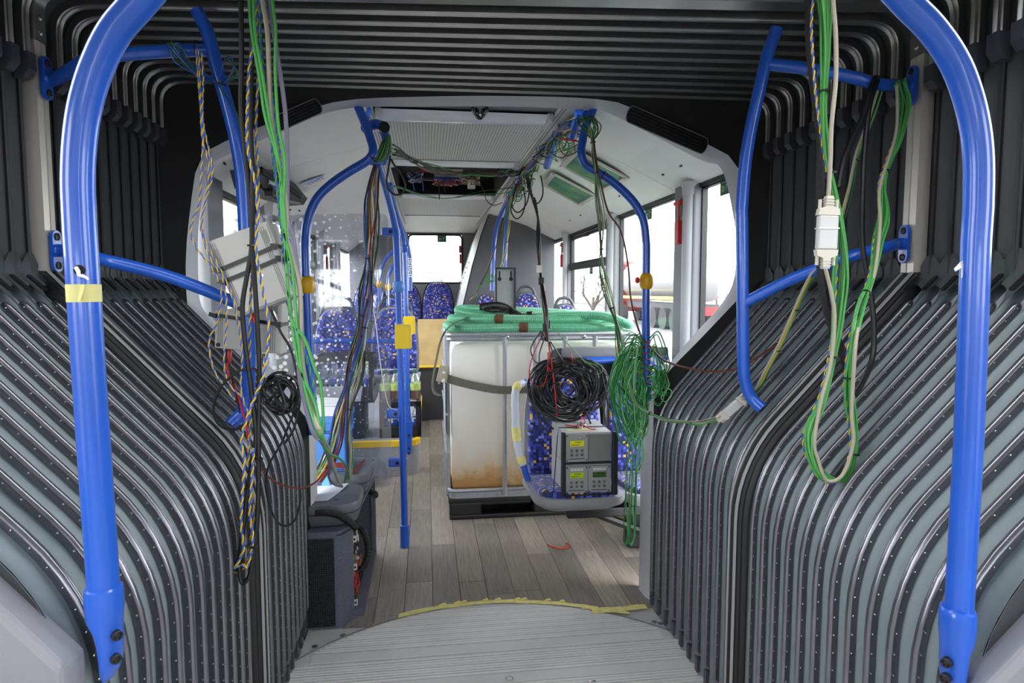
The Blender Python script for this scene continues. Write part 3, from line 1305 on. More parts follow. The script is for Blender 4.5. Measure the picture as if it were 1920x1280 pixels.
# foreground poles that spring from the casings
def front_pole(label, top, low, Y, r, base, bolts, sg):
    q = W(*base[-1][:2], Y)
    t = Thing('grab_pole', label, 'grab pole', (q.x, q.y, q.z), 'W')
    pts = px([(x, y, Y) for x, y in top], n=6) + [W(x, y, Y) for x, y in low]
    t.part('tube', MB().tube(pts, r, 20), M_BLUE, smooth=True)
    rows = []
    k = F / Y
    for x, y, hw, dp in base:
        c = W(x, y, Y)
        rows.append([c + Vector((cos(a) * hw / k, sin(a) * dp, 0)) for a in [2 * pi * i / 20 for i in range(20)]])
    mb = MB().strip(rows, closed=True)
    mb.f.append(list(range(20)))
    mb.f.append(list(range((len(rows) - 1) * 20, len(rows) * 20)))
    s = t.part('foot_socket', mb, M_BLUE, smooth=True)
    for x, y in bolts:
        c = W(x, y, Y - .016)
        t.part('bolt', MB().lathe(c, (-sg, -.75, 0), [(-.01, .008), (.0005, .008), (.001, .006), (-.002, .004), (-.002, 0)], 12), M_BLACK, s, smooth=True)
    return t


LP = front_pole('large blue pole curving to the ceiling, with masking tape round its middle',
                [(318, -60), (262, 4), (213, 62), (180, 130), (159, 200), (149, 270), (146, 340), (148, 400)], [(150, 440), (175.5, 829), (195, 1110)], 1.0, .0233,
                [(194, 1098, 29, .024), (194, 1101, 33, .027), (195, 1112, 34.5, .0275), (196, 1140, 34, .0275), (197, 1160, 31, .027), (203, 1178, 24, .026), (207, 1200, 20, .026), (209, 1232, 17, .025), (207, 1256, 13, .022), (203, 1270, 7, .014)], [(221, 1192), (219, 1236)], -1)
RPO = front_pole('large blue pole curving to the ceiling, bare, with a bent white clip sticking out',
                 [(1640, -60), (1697, 3), (1748, 55), (1789, 115), (1814, 178), (1829, 243), (1835, 310), (1834, 390)], [(1830, 450), (1816, 830), (1798, 1148)], .985, .0201,
                 [(1796, 1138, 26, .024), (1796, 1141, 29, .027), (1796, 1152, 31, .0275), (1795, 1178, 31, .0275), (1794, 1198, 28, .027), (1790, 1215, 23, .026), (1788, 1235, 20, .026), (1786, 1262, 18, .025), (1786, 1290, 15, .022)], [(1773, 1243), (1770, 1273)], 1)
M_TAPE2 = mat('pale_masking_tape', (206, 200, 130), .5, var=.08, vscale=25)
q = [W(*p_, 1.0) for p_ in ((156.5, 533), (158.5, 566))]
LP.part('tape_band', MB().tube(q, .0239, 20, cap=False), M_TAPE2, smooth=True)
fl_ = W(170, 549, 1.0) + Vector((.004, -.0243, 0))
LP.part('loose_tape_end', MB().add([fl_ + Vector(v) for v in ((-.004, .001, .012), (.004, -.001, .012), (.003, -.006, -.002), (-.002, -.004, -.011), (-.009, 0, -.012))], [(0, 1, 2, 3, 4)]), M_TAPE)
hp = W(165, 507, 1.0) + Vector((0, -.0225, 0))
LP.part('cable_hole', MB().lathe(hp + Vector((0, .004, 0)), (.25, -1, 0), [(0, .008), (.0035, .008), (.0036, 0)], 14), M_PITCH)
LP.part('bent_clip', MB().tube([hp + Vector(v) for v in ((-.002, -.002, .004), (.002, -.003, -.002), (.004, -.005, -.008), (.012, -.008, -.009), (.018, -.008, -.012), (.019, -.008, -.015))], [.003, .003, .0025, .0025, .002, .002], 6), M_WHITE, smooth=True)
cp_ = W(1806, 489, .985)
RPO.part('bent_clip', MB().prism([cp_ + Vector(v) for v in ((.006, 0, .004), (-.006, -.004, -.002), (-.016, -.005, -.012), (-.014, -.005, -.016), (-.004, -.004, -.010), (-.003, -.004, -.026), (.002, 0, -.024))], (0, 0, 0), (0, .002, 0)), M_WHITE)


def handrail(label, up, arm1, arm2, sg):
    ftop = P(RING_S, sg * 1.232, W(*arm1[0][:2], arm1[0][2]).z)
    fbot = P(RING_S, sg * 1.232, W(*arm2[0][:2], arm2[0][2]).z)
    t = Thing('handrail', label, 'handrail', fbot, 'W')
    nrm = P(RING_S, -sg, 0) - P(RING_S, 0, 0)
    u = px(up)
    t.part('upright', MB().tube(u, .0185, 16), M_BLUE, smooth=True)
    d = (u[0] - u[1]).normalized()
    t.part('open_end', MB().lathe(u[0] + d * .0003, d, [(0, .016), (.0008, .016), (.0009, 0)], 14), M_PITCH)
    d = (u[-1] - u[-2]).normalized()
    t.part('open_end', MB().lathe(u[-1] + d * .0003, d, [(0, .016), (.0008, .016), (.0009, 0)], 14), M_PITCH)
    for f0, arm in ((ftop, arm1), (fbot, arm2)):
        pts = [f0, f0 + nrm * .03] + [W(*q) for q in arm[1:]]
        t.part('arm', MB().tube(spline(pts, 6), .0175, 16), M_BLUE, smooth=True)
        flange(t, f0, nrm, (0, 0, 1))
    return t


YL, YR = 1.86, 1.98
handrail('blue handrail with two arms from the aluminium post, holding the tilted grey box',
         [(369, 20, YL), (391, 67, YL), (408, 134, YL), (423, 185, YL), (440, 252, YL), (452, 319, YL), (457, 386, YL), (460, 450, YL), (465, 560, YL), (467, 640, YL), (467, 690, YL), (464, 736, YL), (453, 773, YL), (432, 796, YL - .02)],
         [(77, 139, 1.78), (168, 112, 1.72), (235, 102, 1.75), (319, 96, 1.80), (385, 93, YL)],
         [(80, 470, 1.78), (202, 489, 1.74), (302, 514, 1.78), (386, 544, 1.82), (463, 576, YL)], -1)
handrail('blue handrail with two arms from the aluminium post, hung with black and green cable loops',
         [(1456, 54, YR), (1438, 107, YR), (1424, 168, YR), (1409, 235, YR), (1398, 302, YR), (1391, 386, YR), (1391, 420, YR), (1392.5, 568, YR), (1394, 685, YR), (1398, 719, YR), (1409, 746, YR), (1429, 766, YR - .02)],
         [(1690, 170, 1.97), (1649, 158, 1.90), (1582, 141, 1.90), (1515, 129, 1.93), (1442, 120, YR)],
         [(1697, 459, 1.97), (1666, 462, 1.90), (1599, 479, 1.88), (1532, 504, 1.9), (1468, 531, 1.93), (1396, 568, YR)], 1)


def ceiling_mount(t, c):
    o = t.part('ceiling_plate', MB().box(c + Vector((0, 0, -.004)), (.20, .09, .03), RZ(TH), bev=.012), M_BLACK)
    t.part('mounting_flange', MB().box(c + Vector((0, -.01, -.025)), (.11, .05, .012), RZ(TH), bev=.005), M_BLUE)


def stop_knob(t, c, m, r=.03, h=.072, name='stop_button_housing'):
    return t.part(name, MB().lathe(c + Vector((0, 0, -h / 2)), (0, 0, 1), [(0, r * .55), (.003, r * .72), (h * .2, r * .95), (h * .4, r * 1.02), (h * .6, r * 1.02), (h * .8, r * .95), (h - .003, r * .72), (h, r * .55)], 16), m, smooth=True)


M_TIE = mat('cable_tie', (16, 16, 17), .4)


def tie(t, c, axis, r, m=None, tail=True, name='cable_tie'):
    axis = Vector(axis).normalized()
    x = axis.orthogonal().normalized()
    y = axis.cross(x)
    ring = [c + (x * cos(a) + y * sin(a)) * r for a in [2 * pi * k / 12 for k in range(12)]]
    mb = MB().tube(ring, .0022, 5, closed=True)
    if tail:
        mb.box(c + Vector((r * .6, -r * .9, 0)), (.008, .006, .005))
    return t.part(name, mb, m or M_TIE, smooth=False)


# pole from the ceiling to the moulding, left and right of the passage
Yb = 2.64
q = W(585, 812, Yb)
t = Thing('grab_pole', 'blue pole bowed out from the ceiling beside the dotted glass, with an ochre stop button', 'grab pole', q, 'W')
t.part('tube', MB().tube(px([(661, 181, 2.80), (670, 197, 2.79), (686.5, 237, 2.77), (695, 261, 2.75), (699.5, 279, 2.74), (697, 291, 2.73), (686, 303, 2.73), (654, 322, 2.71), (621, 345, 2.69), (595, 371, 2.67), (579, 406, 2.66), (573, 441, 2.65), (572.6, 481, Yb), (577, 602, Yb), (580, 684, Yb), (583, 740, Yb), (587, 814, Yb)]), .0185, 16), M_BLUE, smooth=True)
ceiling_mount(t, W(655, 178, 2.80))
k = stop_knob(t, W(576, 534, Yb), M_KNOB)
tie(t, W(699, 298, 2.73), W(686, 303, 2.73) - W(700, 291, 2.73), .021)

Yb = 2.83
q = W(1214, 742, Yb)
t = Thing('grab_pole', 'blue pole bowed out from the ceiling beside the side windows, with an ochre stop button', 'grab pole', q, 'W')
t.part('tube', MB().tube(px([(1115, 186, 2.93), (1111, 208, 2.92), (1098, 237, 2.9), (1093, 261, 2.89), (1090, 285, 2.88), (1096, 306, 2.88), (1112.5, 318, 2.87), (1144, 337, 2.86), (1170, 359, 2.85), (1191.5, 383, 2.84), (1206, 411.6, Yb), (1211, 447, Yb), (1212, 478, Yb), (1211, 599, Yb), (1213, 733, Yb), (1215, 748, Yb)]), .0185, 16), M_BLUE, smooth=True)
ceiling_mount(t, W(1120, 184, 2.93))
k = stop_knob(t, W(1212, 527, Yb), M_KNOB)
cc = W(1200, 525, Yb) + Vector((-.012, -.008, 0))
t.part('red_button', MB().lathe(cc, (-1, -.6, 0), [(0, .014), (.004, .013), (.006, .009), (.006, 0)], 14), M_RED, k, smooth=True)
for x, y in ((1202, 403), (1210, 598), (1131, 329)):
    tie(t, W(x, y, Yb + .02 if y > 350 else 2.865), (0, 0, 1) if y > 400 else W(1144, 337, 2.86) - W(1112, 318, 2.87), .021)
ring_m = mat('red_wire', (196, 38, 30), .45)
for k in range(9):
    tie(t, W(1212, 640 + k * 11, Yb), (.05, 0, 1), .0205, ring_m, False, 'red_wire_wrap')


# partition pole with its clamps, boxes and foot
def clamp(t, x0, x1, y0, y1, Y, m=M_BLUE, bolt=True, name='glass_clamp'):
    a, b = W(x0, y1, Y), W(x1, y0, Y)
    c = (a + b) / 2
    o = t.part(name, MB().box(c, (abs(b.x - a.x), .036, abs(b.z - a.z)), RZ(TH), bev=.008), m)
    if bolt:
        t.part('bolt', MB().lathe(c + Vector((0, -.016, 0)), (0, -1, 0), [(0, .010), (.004, .010), (.005, .006), (.003, .004), (.003, 0)], 12), M_BLACK, o, smooth=True)
    return o


q = Rz(759, 1026, 0)
g = toW(q.x, q.y, 0)
Yg = g.y
t = Thing('grab_pole', 'blue pole standing on the wooden floor, clamping the glass pane, with yellow ticket box', 'grab pole', g, 'W')
t.part('tube', MB().tube(px([(759, 1020, Yg), (757.5, 930, Yg), (752, 709, Yg), (747.5, 562, Yg), (743, 445, Yg - .04), (737, 408, Yg - .15), (725, 360, Yg - .36), (709, 303, Yg - .62)]), .0185, 16), M_BLUE, smooth=True)
t.part('foot_socket', MB().lathe(g, (0, 0, 1), [(0, .022), (.003, .0255), (.115, .0255), (.128, .025), (.131, .020)], 18), M_BLUE, smooth=True)
t.part('foot_ring', MB().lathe(g, (0, 0, 1), [(0, .027), (.006, .0268), (.007, .02)], 18), M_STEEL, smooth=True)
clamp(t, 716, 750, 427, 442, Yg - .04)
clamp(t, 726, 760, 766, 783, Yg)
clamp(t, 729, 763, 858, 874, Yg)
stop_knob(t, W(747, 537, Yg), mat('pale_blue_plastic', (80, 135, 215), .45, var=.03), .031, .066, 'blue_button_housing')


def ticket_box(t, x0, x1, y0, y1, Y):
    a, b = W(x0, y1, Y), W(x1, y0, Y)
    c = (a + b) / 2
    o = t.part('yellow_box', MB().box(c, (b.x - a.x, .075, b.z - a.z), RZ(TH), bev=.005), M_YEL)
    t.part('box_lid', MB().box(c + Vector((0, -.0385, 0)), (b.x - a.x - .008, .004, b.z - a.z - .008), RZ(TH), bev=.0015), M_YEL, o)
    for dx in (-.4, ):
        for dz in (-.42, .42):
            t.part('screw', MB().lathe(c + Vector((dx * (b.x - a.x), -.039, dz * (b.z - a.z))), (0, -1, 0), [(0, .004), (.002, .003), (.002, 0)], 8), M_BLACK, o, smooth=True)


ticket_box(t, 742, 771, 608, 653, Yg - .05)

Yh = 4.84
q = W(767, 852, Yh)
t = Thing('grab_pole', 'blue pole bolted to the seat podium front, behind the pole that clamps the glass', 'grab pole', q, 'W')
t.part('tube', MB().tube(px([(767, 800, Yh), (765, 767, Yh), (763, 663, Yh), (760.5, 541, Yh), (757, 455, Yh), (749, 420, Yh - .1), (739, 385, Yh - .25), (731, 345, Yh - .4)]), .0185, 14), M_BLUE, smooth=True)
a, b = W(767, 790, Yh - .02), W(767, 852, Yh - .02)
o = t.part('foot_bracket', MB().prism([a + Vector((-.027, 0, 0)), a + Vector((.027, 0, 0)), b + Vector((.017, 0, .01)), b + Vector((0, 0, 0)), b + Vector((-.017, 0, .01))], (0, -.012, 0), (0, .02, 0)), M_BLUE)
for y in (816, 840, 849):
    t.part('bolt', MB().lathe(W(767, y, Yh - .033), (0, -1, 0), [(0, .009), (.004, .009), (.005, .005), (.005, 0)], 10), M_BLACK, o, smooth=True)
for y in (713, 778):
    clamp(t, 760.5, 770.5, y - 5, y + 5, Yh, bolt=False, name='pole_clamp')
clamp(t, 753, 764, 459, 473, Yh, bolt=False, name='pole_clamp')
ticket_box(t, 757, 778, 593, 626, Yh - .06)

# third pole with a little chain, deeper in
t = Thing('grab_pole', 'short blue pole end with a small chain, at the seats beyond the yellow boxes', 'grab pole', W(769, 545, 5.2), 'W')
t.part('tube', MB().tube(px([(769, 545, 5.2), (769, 500, 5.2), (766, 470, 5.2), (758, 440, 5.15), (745, 405, 5.0)]), .0185, 12), M_BLUE, smooth=True)
cm = MB()
for k in range(9):
    c = W(768 + (k % 3), 485 + k * 4.2, 5.12)
    cm.ball(c, .010, 6, 4)
t.part('chain', cm, M_STEEL, smooth=True, kind='stuff')

# junction block with a black plugged tube end above the partition pole
t = Thing('rail_joint', 'blue tube joint with a black plugged end below the ceiling light bar', 'rail joint', W(700, 300, 2.85), 'W')
t.part('elbow', MB().tube(px([(686, 240, 2.80), (694, 236, 2.84), (706, 234, 2.86), (722, 240, 2.82)]), .024, 14), M_BLUE, smooth=True)
a, b = W(710, 234, 2.86), W(720, 238, 2.80)
t.part('end_plug', MB().lathe(W(721, 238, 2.79), (.4, -1, -.05), [(-.01, .024), (.001, .023), (.002, 0)], 16), M_PITCH, smooth=True)
t.part('drop_tube', MB().tube(px([(714, 238, 2.85), (722, 254, 2.86), (726, 275, 2.86), (722, 296, 2.86), (712, 304, 2.85)]), .019, 12), M_BLUE, smooth=True)
t.part('bracket', MB().box(W(708, 302, 2.84), (.075, .03, .035), RZ(TH), bev=.01), M_BLUE)
t.part('ceiling_stay', MB().tube([W(684, 235, 2.8), W(692, 205, 2.95)], .012, 10), M_BLUE, smooth=True)


# ceiling rail along the right side, its drop poles and stubs
def ru(pts, u=.44):
    return [toW(*Ru(x, y, u)) for x, y in pts]


q = ru([(1067, 234)])[0]
t = Thing('ceiling_rail', 'long blue ceiling rail above the white tank, tangled with wires', 'ceiling rail', q, 'W')
main = ru([(1070, 231), (1052, 243), (1036, 258), (1012, 287), (990, 316), (971, 342), (958, 368)])
lst = main[-1]
main += [W(951, 400, lst.y + .12), W(949, 440, lst.y + .16), W(946, 500, lst.y + .16), W(945, 540, lst.y + .16)]
t.part('tube', MB().tube(spline(main, 6), .019, 14), M_BLUE, smooth=True)
q = main[6]
t.part('drop_tube', MB().tube(px([(957, 366, q.y), (942, 395, q.y + .25), (930, 430, q.y + .35), (925, 480, q.y + .35), (922.5, 545, q.y + .35)]), .0185, 14), M_BLUE, smooth=True)
st = ru([(1087, 208), (1080, 232), (1072, 258)], .44)
t.part('hanger_stub', MB().tube(st, .022, 14), M_BLUE, smooth=True)
d = (st[-1] - st[-2]).normalized()
t.part('end_plug', MB().lathe(st[-1], d, [(-.004, .0225), (.001, .0215), (.002, 0)], 14), M_PITCH)
st = ru([(1043, 258), (1034, 285), (1025, 312)], .46)
t.part('hanger_stub', MB().tube(st, .021, 14), M_BLUE, smooth=True)
d = (st[-1] - st[-2]).normalized()
t.part('end_plug', MB().lathe(st[-1], d, [(-.004, .0215), (.001, .0205), (.002, 0)], 14), M_PITCH)
st = ru([(1100, 215), (1075, 232), (1058, 240)], .46)
t.part('cross_stub', MB().tube(st, .02, 12), M_BLUE, smooth=True)

# small hoops at the far seats
for k, (pts, kn, Y, lab) in enumerate((([(712, 556), (711, 530), (714, 507), (722, 487), (737, 472), (752, 466)], (711, 533), 5.9, 'blue hooped pole with ochre button behind the glass pane, left one of the two'),
                                       ([(727.6, 556), (728, 525), (731, 511), (739, 497), (750, 490)], (727.6, 538), 6.1, 'blue hooped pole with ochre button behind the glass pane, right one of the two'))):
    g_ = W(*pts[0], Y)
    g_.z = PZ
    t = Thing('grab_pole', lab, 'grab pole', g_, 'W', group='far hooped poles')
    t.part('tube', MB().tube([g_] + px(pts, Y), .018, 12), M_BLUE, smooth=True)
    stop_knob(t, W(*kn, Y), M_KNOB, .028, .065)

# cross rail in front of the seat pair behind the glass
t = Thing('seat_rail', 'horizontal blue rail in front of the two seats behind the glass', 'rail', W(590, 640, 4.55), 'W')
t.part('tube', MB().tube(px([(560, 640, 4.5), (590, 640, 4.55), (665, 639.5, 4.68), (745, 640, 4.82)]), .018, 12), M_BLUE, smooth=True)

# glass pane with white dots
pv = .78
a = Rv(735, 900, pv)
poly = [(-1.27, pv, 0), (a.x, pv, 0)]
zt = Rv(729, 399, pv).z
zb = Rv(735, 912, pv).z
pl = rounded([(-1.27, pv, zb), (a.x, pv, zb), (a.x, pv, zt), (-1.27, pv, zt - .03)], .05, 5)
t = Thing('glass_partition', 'clear glass partition pane with white dots fading towards the aisle', 'glass pane', ((-.85), pv, zb), 'R')
t.part('pane', MB().prism(pl, (0, -.003, 0), (0, .003, 0)), M_DOTS)
# ------------------------------------------------------------------ fabrics and other materials
def pixel_fabric(name, axes, off=0.):
    m, n, l, b = nodemat(name)
    t = n.new('ShaderNodeTexCoord')
    s = n.new('ShaderNodeSeparateXYZ')
    c = n.new('ShaderNodeCombineXYZ')
    l.new(t.outputs['Object'], s.inputs[0])
    for k, ax in enumerate(axes):
        mu = n.new('ShaderNodeMath')
        mu.operation = 'MULTIPLY_ADD'
        mu.inputs[1].default_value = 1 / .0145
        mu.inputs[2].default_value = off
        l.new(s.outputs[ax], mu.inputs[0])
        fl_ = n.new('ShaderNodeMath')
        fl_.operation = 'FLOOR'
        l.new(mu.outputs[0], fl_.inputs[0])
        l.new(fl_.outputs[0], c.inputs[k])
    w = n.new('ShaderNodeTexWhiteNoise')
    w.noise_dimensions = '2D'
    l.new(c.outputs[0], w.inputs['Vector'])
    r = n.new('ShaderNodeValToRGB')
    r.color_ramp.interpolation = 'CONSTANT'
    cols = [(0, (24, 26, 78)), (.28, (36, 42, 120)), (.52, (52, 62, 160)), (.70, (84, 96, 190)), (.84, (130, 138, 208)), (.91, (18, 18, 44)), (.945, (226, 176, 62))]
    e = r.color_ramp.elements
    e[0].position, e[0].color = 0, (*lin(cols[0][1]), 1)
    e[1].position, e[1].color = cols[1][0], (*lin(cols[1][1]), 1)
    for p_, q in cols[2:]:
        z = e.new(p_)
        z.color = (*lin(q), 1)
    l.new(w.outputs['Value'], r.inputs[0])
    l.new(r.outputs[0], b.inputs['Base Color'])
    b.inputs['Roughness'].default_value = .85
    b.inputs['Sheen Weight'].default_value = .3
    return m


M_FB = pixel_fabric('blue_pixel_plush_upright', ('X', 'Z'))
M_FC = pixel_fabric('blue_pixel_plush_flat', ('X', 'Y'), 17)
M_SHELL = mat('grey_seat_shell', (150, 152, 156), .45, var=.03)
M_SHELLD = mat('dark_seat_shell', (70, 72, 76), .5, var=.04)


def outline(w, h, top=.6, sh=.62, n=5):
    """backrest outline: width w, height h, narrower rounded top"""
    return rounded([(-w / 2, 0, 0), (-w / 2, h * sh, 0), (-w / 2 * top, h, 0), (w / 2 * top, h, 0), (w / 2, h * sh, 0), (w / 2, 0, 0)], [.16 * h / .6, .08, .08, .16 * h / .6], n)


def puffed(ol, th, plane, inset=.03):
    """cushion from an outline in (x,y): flat back, puffed front; plane maps (x,y,d)->point"""
    c = Vector((sum(q.x for q in ol) / len(ol), sum(q.y for q in ol) / len(ol), 0))
    mb = MB()
    rows = []
    for k, d in ((1, 0), (1, th * .55), (.965, th * .85), (.9, th), (.6, th * 1.08), (.0, th * 1.1)):
        rows.append([plane(c.x + (q.x - c.x) * k, c.y + (q.y - c.y) * k, d) for q in ol])
    mb.strip(rows, closed=True)
    mb.f.append(list(range(len(ol))))
    return mb


def seat(label, u, v, z, w=.43, hb=.64, tilt=.14, handle=True, cushion=True, group=None, shell=None, dcush=.40, floor=None):
    """seat facing the camera (-v); u,v,z at the rear bottom centre of the sitting surface"""
    t = Thing('bus_seat', label, 'seat', (u, v, z), 'R', group)
    sh = shell or M_SHELL

    def pb(x, y, d):
        return Vector((u + x, v + y * sin(tilt) - d * cos(tilt), z + .02 + y * cos(tilt) + d * sin(tilt) * .2))
    ol = outline(w, hb)
    t.part('backrest', puffed(ol, .05, pb), M_FB, smooth=True, angle=60)
    if floor is not None:
        t.part('pedestal', MB().box((u, v - .02, (floor + z) / 2), (w * .5, .06, z + .03 - floor), bev=.01), M_SHELLD)
    ol2 = outline(w + .035, hb + .02, .62)
    mb = MB()
    mb.prism([pb(q.x, q.y - .01, -.002) for q in ol2], (0, 0, 0), (0, .035, 0))
    t.part('back_shell', mb, sh, smooth=True)
    if handle:
        hp_ = rounded([(-w * .43, hb * .68, 0), (-w * .30, hb * 1.20, 0), (w * .30, hb * 1.20, 0), (w * .43, hb * .68, 0)], .09, 6)
        t.part('grab_handle', MB().tube([pb(q.x, q.y, -.025) for q in hp_], .014, 10), M_SHELLD, smooth=True)
        bd = rounded([(-w * .40, hb * .72, 0), (-w * .33, hb * 1.04, 0), (w * .33, hb * 1.04, 0), (w * .40, hb * .72, 0)], .05, 4)
        t.part('head_panel', MB().prism([pb(q.x, q.y, -.004) for q in bd], (0, 0, 0), (0, .03, 0)), M_SHELLD, smooth=True)
    if cushion:
        cw = w + .01
        ol = rounded([(-cw / 2, 0, 0), (-cw / 2, dcush, 0), (cw / 2, dcush, 0), (cw / 2, 0, 0)], .12, 6)

        def pc(x, y, d):
            return Vector((u + x, v - .02 - y, z - .02 + d + .03 * (y / dcush)))
        t.part('seat_cushion', puffed(ol, .045, pc), M_FC, smooth=True, angle=60)
        ow = cw + .05
        ol = rounded([(-ow / 2, -.02, 0), (-ow / 2, dcush + .03, 0), (ow / 2, dcush + .03, 0), (ow / 2, -.02, 0)], .13, 6)
        rows = [[pc(q.x, q.y, .012) for q in ol], [pc(q.x, q.y, -.01) for q in ol], [pc(q.x * .97, q.y * .98, -.03) for q in ol], [pc(q.x * .8, q.y * .85, -.06) for q in ol]]
        mb = MB().strip(rows, closed=True)
        mb.f.append(list(range(len(ol))))
        mb.f.append(list(range(3 * len(ol), 4 * len(ol))))
        t.part('seat_pan', mb, sh, smooth=True, angle=50)
    return t


# ------------------------------------------------------------------ white liquid tank in its cage
def stained():
    m, n, l, b = nodemat('milky_stained_polyethylene')
    t = n.new('ShaderNodeTexCoord')
    s = n.new('ShaderNodeSeparateXYZ')
    l.new(t.outputs['Object'], s.inputs[0])
    ns = n.new('ShaderNodeTexNoise')
    ns.inputs['Scale'].default_value = 7
    ns.inputs['Detail'].default_value = 9
    ns.inputs['Roughness'].default_value = .65
    l.new(t.outputs['Object'], ns.inputs['Vector'])
    ad = n.new('ShaderNodeMath')
    ad.operation = 'MULTIPLY_ADD'
    ad.inputs[1].default_value = -.42
    l.new(ns.outputs['Fac'], ad.inputs[0])
    l.new(s.outputs['Z'], ad.inputs[2])
    r = n.new('ShaderNodeValToRGB')
    e = r.color_ramp.elements
    e[0].position = -.0
    e[0].color = (*lin((208, 160, 100)), 1)
    e[1].position = .62
    e[1].color = (*lin((238, 235, 226)), 1)
    for p_, q in ((.04, (220, 182, 130)), (.10, (230, 210, 180)), (.24, (236, 229, 216))):
        z = e.new(p_)
        z.color = (*lin(q), 1)
    l.new(ad.outputs[0], r.inputs[0])
    l.new(r.outputs[0], b.inputs['Base Color'])
    b.inputs['Roughness'].default_value = .33
    b.inputs['Subsurface Weight'].default_value = .25
    b.inputs['Subsurface Radius'].default_value = (.05, .05, .05)
    return m


IU, IV = -.135, 1.16
IW, ID = 1.20, 1.0
M_ZINC = mat('zinc_tube', (178, 182, 188), .35, metal=.6, var=.08, vscale=30)
t = Thing('tank_container', 'white plastic liquid tank with brown stains, in a steel cage on a black pallet', 'tank', (IU + IW / 2, IV + ID / 2, 0), 'R')
# tank body: outline dented at each upright
nxs = [IU + q for q in (.345, .535, .725, .915, 1.10)]
ol = rounded([(IU + .02, IV + .03, 0), (IU + IW - .02, IV + .03, 0), (IU + IW - .02, IV + ID - .02, 0), (IU + .02, IV + ID - .02, 0), (IU + .02, IV + .5, 0)], .07, 7)
ol = dense(ol + [ol[0]], .02)[:-1]


def dent(q):
    d = 0
    if q.y < IV + .06:
        for x in nxs:
            d = max(d, .014 * math.exp(-((q.x - x) / .028) ** 2))
        return Vector((q.x, q.y + d, 0))
    if q.x < IU + .06:
        for y in [IV + .2 * k for k in range(1, 5)]:
            d = max(d, .014 * math.exp(-((q.y - y) / .028) ** 2))
        return Vector((q.x + d, q.y, 0))
    return q


cc_ = Vector((IU + IW / 2, IV + ID / 2, 0))
rows = []
for z, k in ((.165, .90), (.168, .95), (.18, .985), (.21, 1.0), (.4, 1.0), (.7, 1.0), (1.02, 1.0), (1.06, .985), (1.085, .955), (1.095, .90)):
    rows.append([cc_ + (dent(q) - cc_) * k + Vector((0, 0, z)) for q in ol])
mb = MB().strip(rows, closed=True)
mb.f.append(list(range(len(ol))))
mb.f.append(list(range((len(rows) - 1) * len(ol), len(rows) * len(ol))))
body = t.part('tank_body', mb, stained(), smooth=True, angle=60)
t.part('filler_cap', MB().lathe((IU + .62, IV + .5, 1.09), (0, 0, 1), [(0, .09), (.035, .09), (.04, .08), (.04, 0)], 20), M_BLACK, body, smooth=True)
# cage
rr = [(IU, IV, 0), (IU + IW, IV, 0), (IU + IW, IV + ID, 0), (IU, IV + ID, 0)]
ringp = rounded([(IU + .3, IV, 0), rr[1], rr[2], rr[3], rr[0], (IU + .299, IV, 0)], .05, 5)
for z in (1.152, 1.125):
    t.part('cage_rail', MB().tube([q + Vector((0, 0, z)) for q in ringp], .013, 8), M_ZINC, smooth=True)
t.part('cage_rail', MB().tube([q + Vector((0, 0, .185)) for q in ringp], .012, 8), M_ZINC, smooth=True)
t.part('tray_rim', MB().strip([[q + Vector((0, 0, .135)), q + Vector((0, 0, .172))] for q in ringp]), M_ZINC)
for x in nxs:
    p_ = [(x, IV - .002, z) for z in (.15, .2, .24, .6, 1.06, 1.10, 1.14)]
    t.part('cage_upright', MB().tube(p_, [.022, .017, .0125, .0125, .0125, .017, .020], 8), M_ZINC, smooth=True)
for y in [IV + .06] + [IV + .2 * k for k in range(1, 5)]:
    p_ = [(IU - .002, y, z) for z in (.15, .2, .24, .6, 1.06, 1.10, 1.14)]
    t.part('cage_upright', MB().tube(p_, [.02, .016, .012, .012, .012, .016, .02], 8), M_ZINC, smooth=True)
for z in (.42, .66, .9):
    t.part('cage_crossbar', MB().cyl((IU - .012, IV + .03, z), (IU - .012, IV + ID - .03, z), .009, 8), M_ZINC, smooth=True)
for x in (IU + .36, IU + .84):
    t.part('cage_bolt', MB().lathe((x, IV - .012, 1.138), (0, -1, 0), [(0, .011), (.006, .011), (.009, .006), (.009, 0)], 10), M_STEEL, smooth=True)
t.part('label_plate', MB().box((IU - .02, IV + .13, .72), (.003, .22, .36)), mat('blue_grey_plate', (176, 186, 196), .4))
# pallet
M_PAL = mat('black_pallet_plastic', (26, 26, 27), .5, bump=.3, bscale=120, var=.15)
pal = t.part('pallet_deck', MB().box((IU + IW / 2, IV + ID / 2, .118), (IW + .01, ID, .03), bev=.008), M_PAL)
for y in (IV + .05, IV + ID / 2, IV + ID - .05):
    t.part('pallet_skid', MB().box((IU + IW / 2, y, .015), (IW, .10, .03), bev=.01), M_PAL)
    for x, w in ((IU + .10, .20), (IU + .60, .14), (IU + IW - .1, .2)):
        t.part('pallet_block', MB().box((x, y, .065), (w, .10, .085), bev=.014), M_PAL)
for x in (IU + .35, IU + .85):
    t.part('pallet_rail', MB().box((x, IV + .012, .098), (.32, .02, .022), bev=.008), M_PAL)

